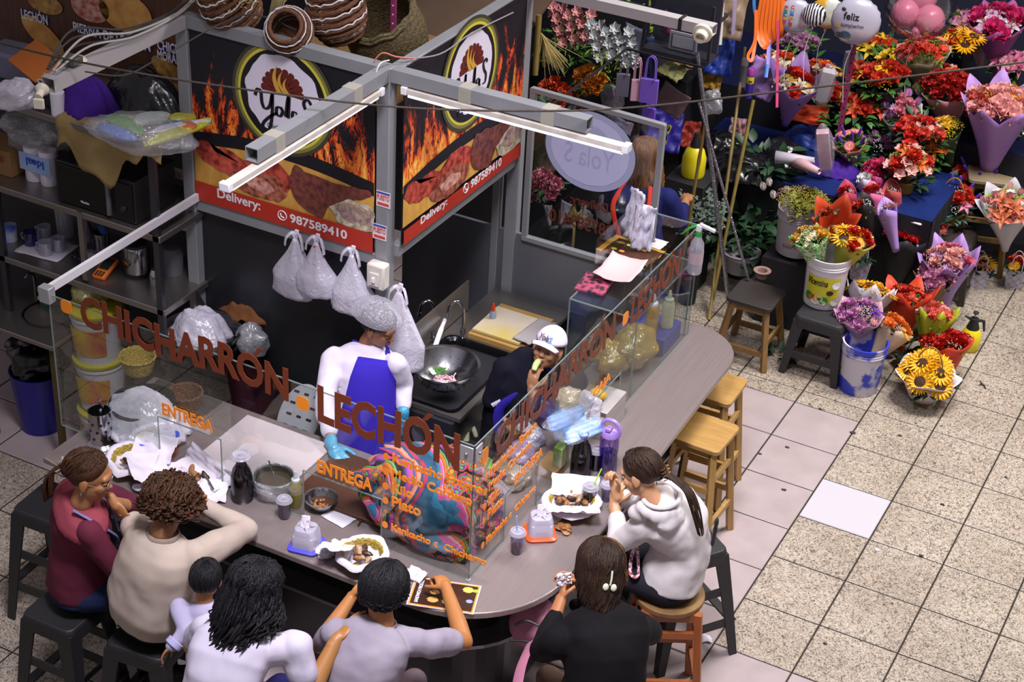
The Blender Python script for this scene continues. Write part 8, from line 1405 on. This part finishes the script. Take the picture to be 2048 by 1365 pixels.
# poles, sticks, foil-wrapped rods
for k,(a,b,m_,r_,lab) in enumerate((((1345,640,0),(1410,250,1.55),None,.012,'left bamboo pole'),((1462,640,0),(1395,105,1.95),'foil',.016,'foil'),((1418,640,.0),(1490,95,1.6),None,.012,''),((1425,600,.1),(1507,200,1.45),None,.013,''),((1497,560,.49),(1398,205,1.7),'foil',.010,''))):
 A,B_=at(*a),at(*b);mb=MB()
 if m_:n=20;mb.tube([A.lerp(B_,i/n)+V((0,0,0)) for i in range(n+1)],[r_*(1+.18*noise.noise(V((i*1.3,k,0)))) for i in range(n+1)],7)
 else:n=24;mb.tube([A.lerp(B_,i/n) for i in range(n+1)],[r_*(1.22 if i%5==0 else 1) for i in range(n+1)],8)
 tag(mb.build('foil_wrapped_rod' if m_ else 'bamboo_pole',mat('foil','A8A8B4',.2,.95,bump=1,bscale=60) if m_ else mat('bamboo','8A7438',.5,0,'6A5A2A',12,.6)),('bamboo pole leaning leftmost, behind the spray bottle','thick silver foil-wrapped rod leaning between the bamboo poles','bamboo pole just right of the silver rod','bamboo pole leaning farthest right, short of the spray cans','thin silver foil rod reaching down to the worn stool')[k],'pole')
bottle('candle_cup','dusty pink candle cup on the worn wooden stool',at(1523,555,.485),[(.001,0),(.035,0),(.04,.04),(.06,.05),(.062,.056),(.035,.055),(.03,.02),(.001,.02)],mat('dusty_pink','8A7068',.5),cat='cup')
# balloons
def balloon(name,label,u,v,z,r,m,flatk=.45,tx=None,M=None,n=40):
 c=at(u,v,z);t=thing(name,label,'balloon',c);f=(_CO-c).normalized();B_=frame(V((f.x,f.y,0)) if M is None else M,(0,0,1));mb=MB();rings=[]
 for i in range(22):
  ph=PI*i/21;ring=[]
  for j in range(n):a=2*PI*j/n;k=1+.025*math.sin(a*14)*abs(math.sin(ph))**.3*(1 if flatk<.6 else 0)*0;q=V((math.sin(ph)*math.cos(a),-math.cos(ph)*flatk*(1),math.sin(ph)*math.sin(a)));kk=1+(.03*math.sin(a*22)*math.exp(-(math.cos(ph)/.25)**2) if flatk<.6 else 0);ring.append(c+B_@(V((q.x*kk*r,q.y*r,q.z*kk*r))))
  rings.append(ring)
 mb.loft(rings,0,False);mb.build('balloon_skin',m,t,auto=180);MB().cyl(c-V((0,0,r)),c-V((0,0,r+.03)),.012,.004,8).build('valve',m,t);MB().tube(spl([c-V((0,0,r+.03)),c-V((.03,0,r+.2)),c-V((0,0,r+.45))],5),.0022,5).build('string',white_p,t)
 return t,c,B_
fo=mat('foil_white','C0BCD0',.22,.35)
def foiltext(t,c,B_,s,x,z,w_,h_,m,r,fk=.45):
 vs,fs=txt(s,1,.015,.002);x0=min(q.x for q in vs);x1=max(q.x for q in vs);y0=min(q.y for q in vs);y1=max(q.y for q in vs);out=[]
 for q in vs:X=x+(q.x-x0)/(x1-x0)*w_;Z=z+(q.y-y0)/(y1-y0)*h_;Y=fk*r*math.sqrt(max(0,1-(X*X+Z*Z)/(r*r)))+.002+q.z;out.append(c+B_@V((-X,Y,Z)))
 mb=MB();mb.add(out,fs);mb.build('lettering',m,t,smooth=False)
t,c,B_=balloon('foil_balloon','round white foil birthday balloon with black lettering',1712,42,1.95,.175,fo);foiltext(t,c,B_,'feliz',-.09,.03,.11,.05,black_m,.175);foiltext(t,c,B_,'cumpleaños',-.1,-.03,.16,.035,mat('text_grey','6A6478',.5),.175);foiltext(t,c,B_,'*',-.11,.08,.03,.03,black_m,.175)
for(x,z,w_,cc) in((-.12,-.03,.016,'C8A01E'),(-.06,-.09,.04,'4A6A8A'),(-.1,-.1,.03,'5A5A60'),(-.04,-.12,.016,'C8B01E')):mb=MB();n=14;mb.add([c+B_@V((-(x+w_*math.cos(2*PI*j/n)),.45*.175*math.sqrt(max(0,1-((x+w_*math.cos(2*PI*j/n))**2+(z+w_*.8*math.sin(2*PI*j/n))**2)/.175**2))+.003,z+w_*.8*math.sin(2*PI*j/n))) for j in range(n)],[tuple(range(n))]);mb.build('printed_motif',mat('motif_'+cc,cc,.5),t,smooth=False)
t,c,B_=balloon('foil_balloon','dotted white foil balloon with coloured letters beside the striped one',1590,32,1.95,.13,fo)
for k,ch_ in enumerate('FELIZ'):foiltext(t,c,B_,ch_,-.08+.0*k,.06-.026*k,.024,.022,mat('ltr%d'%k,('C83A2A','2A8A4A','2A5AC8','D8A01E','C83A8A')[k],.5),.13)
for k,ch_ in enumerate('CUMPLE'):foiltext(t,c,B_,ch_,-.035,.07-.026*k,.024,.022,mat('ltr%d'%(k%5),'C83A2A',.5),.13)
zeb=bpy.data.materials.new('zebra');zeb.use_nodes=True;N=zeb.node_tree.nodes;L=zeb.node_tree.links;w_=N.new('ShaderNodeTexWave');w_.inputs['Scale'].default_value=16;w_.inputs['Distortion'].default_value=3;tc=N.new('ShaderNodeTexCoord');L.new(tc.outputs['Object'],w_.inputs['Vector']);r_=N.new('ShaderNodeValToRGB');r_.color_ramp.interpolation='CONSTANT';r_.color_ramp.elements[1].position=.5;r_.color_ramp.elements[0].color=lin('101014');r_.color_ramp.elements[1].color=lin('D0CCD8');L.new(w_.outputs['Fac'],r_.inputs[0]);L.new(r_.outputs[0],N['Principled BSDF'].inputs['Base Color']);N['Principled BSDF'].inputs['Roughness'].default_value=.25
balloon('foil_balloon','small black and white striped foil balloon in front of the dotted one',1628,30,2.0,.085,zeb,.7);balloon('foil_balloon','foil balloon with orange, yellow and green spots behind the striped one',1655,25,1.9,.12,mat('foil_spots','D8A02A',.25,.2,'C8D0C8',9,.1))
t,c,B_=balloon('clear_balloon','large clear balloon holding small pink balloons',1842,10,1.95,.26,glass('clear_latex','F0E2EA',.16,.08),1.0)
pb=mat('pink_latex','D88EA2',.3,sss=.1)
for(x,y,z,r) in((-.10,.05,-.06,.105),(.08,.06,-.08,.11),(.0,-.04,.05,.11),(.0,.1,-.17,.035)):tag(MB().ell(c+B_@V((-x*-1*-1,y,z)),(r,r*.95,r*1.02),None,26,18).build('pink_balloon',pb),'pink balloon inside the large clear balloon','balloon','pink balloons in the clear balloon')
for k in range(9):a=k*1.7;MB().ell(c+B_@V((.2*math.sin(a),.13+.04*math.cos(k),-.16+.03*math.sin(k*2))),(.009,.004,.009),None,8,6).build('confetti',mat('confetti_brown','5A3A2A',.4),t)
# ribbons, bags, boxes and small goods on the back wall
def ribbon(label,pts,w_,c_,m=None):tag(MB().tube(spl([at(*p) for p in pts],8),w_,6,flat=.12).build('ribbon',m or mat('rib_'+c_,c_,.45)),label,'ribbon')
for k in range(7):ribbon('orange ribbon loop in the large hanging skein',[(1525+k*7,-10,2.1),(1515+k*8,60,1.85),(1530+k*5,95-k*3,1.75),(1550+k*3,60,1.8),(1545+k*5,-10,2.1)],.016,'D8641A')
for o in list(COL.objects):
 if o.get('label','').startswith('orange ribbon loop'):o['group']='orange ribbons in the hanging skein'
ribbon('long orange ribbon hanging lowest under the skein',[(1512,20,2.0),(1510,80,1.8),(1496,112,1.7),(1505,118,1.68),(1513,60,1.85)],.012,'D8641A');ribbon('blue ribbon beside the orange skein',[(1508,-10,2.1),(1512,30,1.95),(1540,60,1.8),(1532,155,1.55)],.012,'3A7AC8');ribbon('lilac ribbon below the orange skein',[(1545,40,1.9),(1538,90,1.75),(1536,130,1.65)],.014,'8A7AC8');ribbon('bright pink ribbon hanging straight down to the orange paper',[(1556,40,1.95),(1555,130,1.6),(1554,215,1.3)],.010,'D84A78')
for k,(u,v0,v1,c_,lab) in enumerate(((1330,20,112,'C88A9A','pale pink printed ribbon hanging left of the glass cabinet'),(1404,66,108,'B8B0B8','white printed ribbon hanging under the bulb socket'),(1416,5,92,'1A1A18','black printed ribbon hanging beside the bulb socket'),(1470,0,74,'B8A8D0','lilac printed ribbon right of the glass cabinet'),(1445,5,90,'C8C8C0','white curled ribbon right of the glass cabinet'))):ribbon(lab,[(u,v0,2.0),(u-2,(v0+v1)/2,1.85),(u-5,v1,1.7)],.014,c_)
q=aty(1350,112,3.3);t=thing('glass_cabinet','small dark-framed glass cabinet with a framed certificate, top middle','cabinet',q);MB().box(q+V((.0,.08,.0)),(.48,.2,.03)).build('shelf',mat('cab_dark','2A2A32',.4),t);MB().box(q+V((.0,.165,.2)),(.48,.02,.4)).build('back',mat('cab_back','3A3A48',.4),t)
for x in(-.24,.24):MB().box(q+V((x,-.0,.2)),(.02,.02,.4)).build('frame_post',mat('cab_dark','2A2A32'),t)
MB().box(q+V((0,-.015,.22)),(.46,.004,.38)).build('glass_front',pane,t,smooth=False);MB().box(q+V((.03,.05,.09)),(.2,.01,.13)).build('certificate',mat('certificate','B0A8B8',.6),t);MB().box(q+V((.03,.044,.09)),(.17,.004,.1)).build('certificate_border',mat('cert_ink','6A6478',.6),t);MB().box(q+V((.03,.041,.09)),(.15,.004,.08)).build('certificate_face',mat('certificate','B0A8B8'),t)
for k,(u,v) in enumerate(((1368,10),(1382,12),(1396,12))):bottle('honey_jar','small yellow jar on the cabinet top row',at(u,v+12,1.9),[(.001,0),(.03,0),(.03,.06),(.022,.07)],mat('honey','8A7420',.3),cap=([(.024,.07),(.024,.085),(.001,.086)],black_p),group='yellow jars above the glass cabinet',cat='jar')
box('top_shelf','dark shelf board under the yellow jars','shelf',at(1382,28,1.87),(.5,.2,.03),mat('cab_dark','2A2A32'))
def paperbag(label,u,v,z,w_,h,c_,rz=0,hd=.12):
 c=at(u,v,z);m=mat('pb_'+c_,c_,.5);t=thing('paper_bag',label,'paper bag',c);MB().box(c,(w_,.03,h),(0,0,rz)).build('bag',m,t,bevel=.002)
 for s_ in(-1,1):MB().tube(spl([c+V((-w_*.3,s_*.012,h/2)),c+V((-w_*.25,s_*.012,h/2+hd*.8)),c+V((0,s_*.012,h/2+hd)),c+V((w_*.25,s_*.012,h/2+hd*.8)),c+V((w_*.3,s_*.012,h/2))],5),.004,6).build('handle',m,t)
paperbag('violet paper gift bag hanging above the rear glass frame',1298,182,1.75,.12,.17,'7A5AC8',.2,.16);paperbag('pale pink paper gift bag hanging left of the violet one',1272,180,1.74,.07,.15,'C090A8',.5,.15);paperbag('second violet bag seen through the glass below',1297,232,1.55,.09,.12,'6A4AB8',.1,.02);paperbag('grey stack of sachets hanging left of the pink bag',1245,170,1.72,.09,.16,'6A6478',.4,.1)
for k,(u,v,w_,h_,rz,rx,c_,lab) in enumerate(((1375,120,.2,.14,.3,.6,'B89A68','curled sheet of cream craft paper under the cabinet'),(1350,145,.24,.16,-.5,.5,'8A8A5A','olive plastic folder below the craft paper'),(1425,155,.16,.18,.1,1.1,'A8802E','mustard paper sheet beside the leaning poles'),(1440,110,.2,.3,.3,1.1,'1E3A9A','royal blue paper hanging behind the leaning poles'),(1475,260,.12,.18,.2,1.2,'B88A90','folded pink cloth between the bamboo poles'),(1530,160,.3,.28,-.4,1.0,'A07AC0','tall lilac wrapping sheet right of the spray cans'),(1610,230,.34,.16,.1,.7,'C8401A','orange wrapping paper lying below the lilac sheets'),(1600,325,.26,.14,.3,.5,'A89AA8','rolled white and pink wrapping paper over the dried flowers'),(1330,260,.26,.34,.3,1.1,'2A1E8A','deep blue sheet behind the rear glass'),(1320,280,.16,.26,-.3,1.1,'A0A01E','yellow-green sheet behind the rear glass'),(1375,270,.2,.2,.5,.9,'8A2A1E','red paper behind the large yellow sprayer'),(1180,420,.14,.26,.3,1.2,'8A8088','grey paper cone seen through the rear glass'),(1225,410,.08,.28,.1,1.3,'B8301E','orange-red ribbon sheet seen through the rear glass'),(1368,400,.07,.16,.1,1.3,'C83A1E','small orange-red paper tab behind the white cloth'),(1500,330,.5,.2,.1,.3,'1A2468','blue tarpaulin edge behind the bamboo poles'),(1690,370,.4,.3,.5,.9,'1E3488','royal blue cloth corner behind the dried flowers'),(1640,155,.22,.02,.2,.3,'5A2A1E','black and orange folder above the white boxes'),(1450,30,.3,.34,.2,1.2,'8A7460','brown cardboard panel behind the ribbons'))):
 z=max(.45,1.95-v/250);c=at(u,v,z);mb=MB();E_=Euler((rx,0,rz)).to_matrix();sheet(mb,c,E_@V((1,0,0)),E_@V((0,1,0)),w_,h_,.035,k,14);tag(mb.build('wrapping_sheet',mat('sheet_'+c_,c_,.5),solid=.002,auto=60),lab,'paper sheet' if 'cloth' not in lab and 'tarp' not in lab else 'cloth')
for k,(u,v,z,r,h,b_,c_,lab) in enumerate(((1496,195,1.35,.027,.17,'3A2A8A','9A3A9A','violet spray can with yellow band behind the rope'),(1484,172,1.36,.027,.16,'8A8A90','C8C4D0','grey spray can with white cap beside the violet one'))):
 q=at(u,v,z);t=thing('spray_can',lab,'spray can',q);MB().lathe([(.001,0),(r,0),(r,h),(r*.8,h+.012)],q,24).build('can',mat('can_'+b_,b_,.3,.3),t);MB().lathe([(r*.95,h+.005),(r*.95,h+.05),(r*.8,h+.055),(.001,h+.055)],q,24).build('cap',mat('can_'+c_,c_,.4),t)
 if k==0:MB().lathe([(r*1.01,h*.68),(r*1.01,h*.98)],q,24).build('yellow_band',mat('can_yellow','D8C01E',.4),t);mb=MB();wrapt(mb,txt('GA',1,.04,.001),q+V((0,0,h*.72)),r*1.02,-1.7,0,(.03,.02));mb.build('label_lettering',black_m,t,smooth=False)
for k,(u,v,z,dx,c_,lab) in enumerate(((1650,170,1.45,.1,'B8B4C0','tall white gift box in clear wrap hanging before the pink upright'),(1648,300,1.05,-.2,'D0A8B8','tall pale pink gift box in clear wrap below the white one'))):
 q=at(u,v,z);t=thing('gift_box',lab,'gift box',q);E_=Euler((.25,dx,.3)).to_matrix();MB().box(q,(.09,.06,.34 if k else .26),E_).build('box',mat('gb_'+c_,c_,.5),t,bevel=.003);mb=MB();cloud(mb,q,(.075,.055,.22 if k else .18),k,.3,24,18,8,E_);mb.build('clear_wrap',bag_x,t,auto=180)
q=at(1690,200,1.3);t=thing('pink_upright','pink slotted steel upright through the middle of the flower stall','post',q);MB().box((q.x,q.y,1.1),(.035,.015,2.2)).build('angle_bar',mat('pink_steel','9A3A6A'),t);
for k in range(24):MB().cyl((q.x,q.y-.009,.4+k*.07),(q.x,q.y-.007,.4+k*.07),.006,n=8).build('slot',black_m,t)
q=at(1697,125,1.55);tag(MB().lathe([(.001,-.1),(.03,-.09),(.04,0),(.035,.08),(.028,.08),(.001,-.06)],q,22).build('grey_holder',mat('holder_grey','8A98A0',.6)),'grey fabric holder tied to the pink upright','holder')
q=at(1298,182,1.75)+V((0,0,.245));t=thing('hanging_rail','thin dark rail from which the paper gift bags hang','rail',q);MB().bar((-2.07,q.y+.02,q.z),q+V((.35,.02,0)),.012,.012).build('rail',black_p,t);MB().bar((-2.07,1.46,q.z),(-2.07,q.y+.02,q.z),.012,.012).build('bracket',black_p,t)
# gladioli and wheat at the left of the stall
for k,(u,v,z,c1,n_,lab) in enumerate(((1140,60,1.9,'C8888A',26,'pink gladiolus spikes near the tall right post'),(1215,95,1.85,'B8BCC0',28,'white gladiolus spikes with green buds'),(1190,20,1.95,'A8604A',20,'salmon gladiolus spikes at the top edge'))):
 c=at(u,v,z);t=thing('gladiolus_bunch',lab,'flowers',c);leaves(t,c+V((0,0,-.05)),.14,90,lf_y if k==1 else lf_g,.08,.012,(.2,-.3,1),.9,.2,seed=50+k)
 for i in range(n_):sp_=i%4;f=i/n_;bloom(('glad',c1),c+V((-.12+.08*sp_+.10*f,.03*sp_-.05,.16-.26*f)),(.5*math.cos(i*2.4),-.6,.4),t,1.15)
for k,(u,v,z,lab) in enumerate(((1088,78,2.0,'sheaf of pale wheat drooping beside the tall right post'),(1070,-10,2.2,'upright sheaf of wheat at the top edge by the right post'))):
 a=at(u,v,z);mb=MB();r=random.Random(k)
 for j in range(70):e=V((r.gauss(0,.06),r.gauss(0,.06),r.gauss(0,.03)));d=V((.1,.0,-.16)) if k==0 else V((.02,0,.3));mb.tube(spl([a-d*.25,a+e*.2+d*.1,a+e+d*(.8+.3*r.random())],3),.0018,4)
 tag(mb.build('wheat_sheaf',mat('wheat','B09A60',.7),auto=180),lab,'wheat')
tag(MB().cyl((at(1078,30,2.2)),(at(1070,150,1.8)),.02).build('bamboo_cane',mat('bamboo','8A7438')),'thick pale cane beside the tall right post','pole')
for k,(u,v,z,c_,lab) in enumerate(((1090,375,1.2,'B86A7A','pink paper roses in clear wrap behind the rear glass'),(1180,165,1.6,'C87A1E','orange marigold bloom cluster behind the rear glass frame'),(1110,190,1.5,'B8401E','red bloom cluster behind the rear glass frame'))):
 c=at(u,v,z);t=thing('flower_bunch',lab,'flowers',c)
 for i in range(10):a=i*2.4;r=.08*math.sqrt((i+.5)/10);bloom(('rose',c_),c+V((r*math.cos(a),r*math.sin(a)*.5,r*math.sin(a))),(math.cos(a)*.3,-.7,.7),t,1.2)
 leaves(t,c,.09,26,lf_d,.08,.03,(0,-.3,1),1,.05,seed=70+k)
 # leafy plants in the dark middle, white tub, debris
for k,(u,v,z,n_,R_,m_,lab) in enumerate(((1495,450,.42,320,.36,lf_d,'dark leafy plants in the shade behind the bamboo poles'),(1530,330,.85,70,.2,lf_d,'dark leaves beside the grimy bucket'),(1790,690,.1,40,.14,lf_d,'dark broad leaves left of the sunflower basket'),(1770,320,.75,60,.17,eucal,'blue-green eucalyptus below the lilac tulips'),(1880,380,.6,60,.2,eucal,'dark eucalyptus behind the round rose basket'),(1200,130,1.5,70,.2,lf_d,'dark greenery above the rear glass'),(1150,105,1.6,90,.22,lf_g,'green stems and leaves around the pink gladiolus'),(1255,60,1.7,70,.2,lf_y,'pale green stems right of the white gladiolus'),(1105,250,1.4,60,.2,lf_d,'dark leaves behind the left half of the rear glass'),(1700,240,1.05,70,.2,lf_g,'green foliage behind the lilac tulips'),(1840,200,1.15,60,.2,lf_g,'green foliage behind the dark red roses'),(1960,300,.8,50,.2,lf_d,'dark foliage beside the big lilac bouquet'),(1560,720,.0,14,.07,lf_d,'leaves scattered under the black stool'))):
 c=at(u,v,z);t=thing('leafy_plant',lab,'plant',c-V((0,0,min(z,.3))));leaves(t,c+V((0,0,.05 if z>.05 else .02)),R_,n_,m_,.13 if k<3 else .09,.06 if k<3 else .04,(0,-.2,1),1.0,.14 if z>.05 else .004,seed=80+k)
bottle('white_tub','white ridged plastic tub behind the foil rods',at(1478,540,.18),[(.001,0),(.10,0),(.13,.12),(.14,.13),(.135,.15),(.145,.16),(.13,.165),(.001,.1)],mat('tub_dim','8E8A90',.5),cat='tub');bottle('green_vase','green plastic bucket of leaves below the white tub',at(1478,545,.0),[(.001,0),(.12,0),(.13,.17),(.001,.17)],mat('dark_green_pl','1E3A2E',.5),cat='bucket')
t=thing('wooden_tray','brown wooden tray with white rim under the gladiolus basket','tray',at(1835,400,.76));q=at(1830,412,.76);MB().box(q,(.26,.44,.02),(0,0,-.1)).build('tray',mat('tray_brown','6A4426',.5),t);MB().box(q-V((0,0,.015)),(.29,.47,.02),(0,0,-.1)).build('rim',white_p,t,bevel=.01);MB().box((q.x,q.y+.05,.36),(.28,.34,.7)).build('stand',mat('dark_crate','17171B'),t)
t=thing('fish_bowl','round glass bowl at the right edge behind the big lilac bouquet','bowl',at(2035,300,.75));MB().lathe([(.001,0),(.1,0),(.17,.1),(.16,.2),(.12,.24)],at(2035,310,.75),30).build('bowl',glass('bowl_dark','9AA098',.1,.05),t)
rnd=random.Random(17)
for k,(u,v,s) in enumerate(((1706,866,.02),(1520,908,.012),(1575,895,.014),(1568,980,.016),(1640,818,.012),(1800,872,.014),(1885,1010,.014),(2012,955,.012),(1755,1100,.018),(1842,1112,.014),(1465,640,.015),(1650,1288,.014),(1965,770,.02))):
 mb=MB();cloud(mb,at(u,v,.003),(s,s*.6,.004),k,1.0,12,6);tag(mb.build('floor_debris',mat('debris','2E2620',.8) if k!=8 else paper),'small dark scrap or leaf lying on the floor tiles' if k!=8 else 'small white scrap on the speckled tiles','debris','dark scraps on the floor tiles' if k!=8 else None)
tag(MB().tube([at(1960,762,.006),at(1972,778,.006)],.004,5).build('twig',mat('debris','2E2620')),'thin brown twig on the sunlit tiles at the right','twig')
t=thing('blue_star_cutout','dark blue flower-shaped cut-out on the floor between the gift bags','ornament',at(1978,548,0));MB().prism([at(1978,548,.001)+V(((.05+.025*math.cos(5*a))*math.cos(a),(.05+.025*math.cos(5*a))*math.sin(a),0)) for a in[2*PI*j/40 for j in range(40)]],(0,0,.006)).build('cutout',mat('navy_card','14183A',.6),t)
for k,(u,v,rx,ry,h,m_,lab) in enumerate(((1480,345,.26,.2,.16,'bin_bag_black','black glossy bag slumped on the blue table behind the poles'),(1560,330,.24,.18,.2,'bin_bag_black','black bag under the rolled wrapping paper'),(1665,340,.2,.16,.1,'purple_cloth','purple cloth heap beside the pale pink gift box'),(1440,300,.2,.16,.14,'bin_bag_black','small black bag behind the foil-wrapped rods'),(1620,285,.22,.15,.12,'sheet_1E3A9A','blue plastic heap under the orange paper'))):
 q=at(u,v,.79);tag(draped('cloth_heap' if 'cloth' in m_ else 'plastic_heap','',q,rx,ry,h,_M[m_],110+k),lab,'cloth' if 'cloth' in m_ else 'plastic bag')
for k,(u,v,z,az,c_,lab) in enumerate(((1590,318,.98,.2,'B8B0C0','white paper roll curling over the dried flowers'),(1612,332,.97,-.5,'C8A0A8','pink paper roll curling over the dried flowers'),(1640,150,1.2,.5,'B84A3A','red and white checked paper roll beside the orange sheet'))):
 q=at(u,v,z);d=V((math.cos(az),math.sin(az),.1));tag(MB().loft([[q+d*x+basis((0,0,0),d)@V((r_*math.cos(a),r_*math.sin(a),0)) for a in[.3+5.6*j/24 for j in range(25)]] for x,r_ in((-.14,.05),(0,.035),(.14,.02))],0,False,False).build('paper_roll',mat('roll_'+c_,c_,.5),solid=.002),lab,'paper roll')
 # clutter hanging on the added dark backdrop behind the florist
for k,(u,v,w_,h_,rz,c_,lab) in enumerate(((1128,425,.1,.2,.2,'9A96A4','pale grey paper cone hanging at the lower left of the rear glass'),(1098,430,.08,.17,-.2,'85828E','narrow grey paper cone beside the paper roses'),(1165,350,.14,.2,.3,'6A4A2A','brown burlap sheet behind the oval sticker'),(1075,195,.1,.12,.2,'6E8A7A','pale green packet hanging by the tall right post'),(1262,90,.16,.3,.2,'5A6078','blue-grey clear sleeve hanging beside the white gladiolus'),(1300,120,.1,.34,-.2,'1E2A5A','dark blue sheet behind the violet gift bag'),(1345,200,.22,.2,.4,'6A5458','dusty brown paper hanging right of the violet gift bag'),(1245,250,.16,.1,.2,'A8A0C0','pale violet ruffled sleeve just under the frame of the rear glass'),(1340,45,.1,.16,.1,'7A3A5A','plum packet hanging under the upper beam'))):
 c=aty(u,v,3.42);mb=MB();M_=Matrix.Rotation(rz,3,'Y');ux=M_@V((1,0,0));uz=M_@V((0,0,1));t_=.25 if 'cone' in lab else 1
 mb.grid(lambda a,b:c+ux*(w_*(a-.5)*(t_+(1-t_)*b))+uz*(h_*(b-.5))-V((0,.02*math.cos((a-.5)*2.6)+.012*noise.noise(V((a*5,b*5,k))),0)),14,10);tag(mb.build('hanging_packet',mat('packet_'+c_,c_,.45),solid=.002,auto=60),lab,'packet')
for k,(u,v,r_,c_,lab) in enumerate(((1095,300,(.12,.06,.2),'A8A080','cream bag of dried heads seen through the left of the rear glass'),(1225,200,(.08,.05,.12),'8A8698','crinkled clear bag left of the pale pink gift bag'),(1425,205,(.07,.05,.09),'A8A8B0','crinkled clear bag among the leaning poles'),(1215,420,(.09,.05,.10),'9A92A0','clear crumpled bag behind the mirrored phone number'))):bagthing('plastic_bag',lab,'plastic bag',aty(u,v,3.42),r_,film('film_'+c_,c_,.3,.2,1,26,.14),130+k)
t=thing('straw_fan','fan of dry straw and palm behind the mirrored lettering','straw',aty(1140,415,3.44));mb=MB();q=aty(1150,440,3.45)
for j in range(46):a=-1.2+2.6*j/45;mb.tube([q,q+V((.14*math.sin(a),-.02,.1*math.cos(a)+.02*math.sin(j*7)))],.0022,4)
mb.tube([q,q-V((0,0,.25))],.012,6);mb.build('straw',mat('wheat','B09A60',.7),t,auto=180)
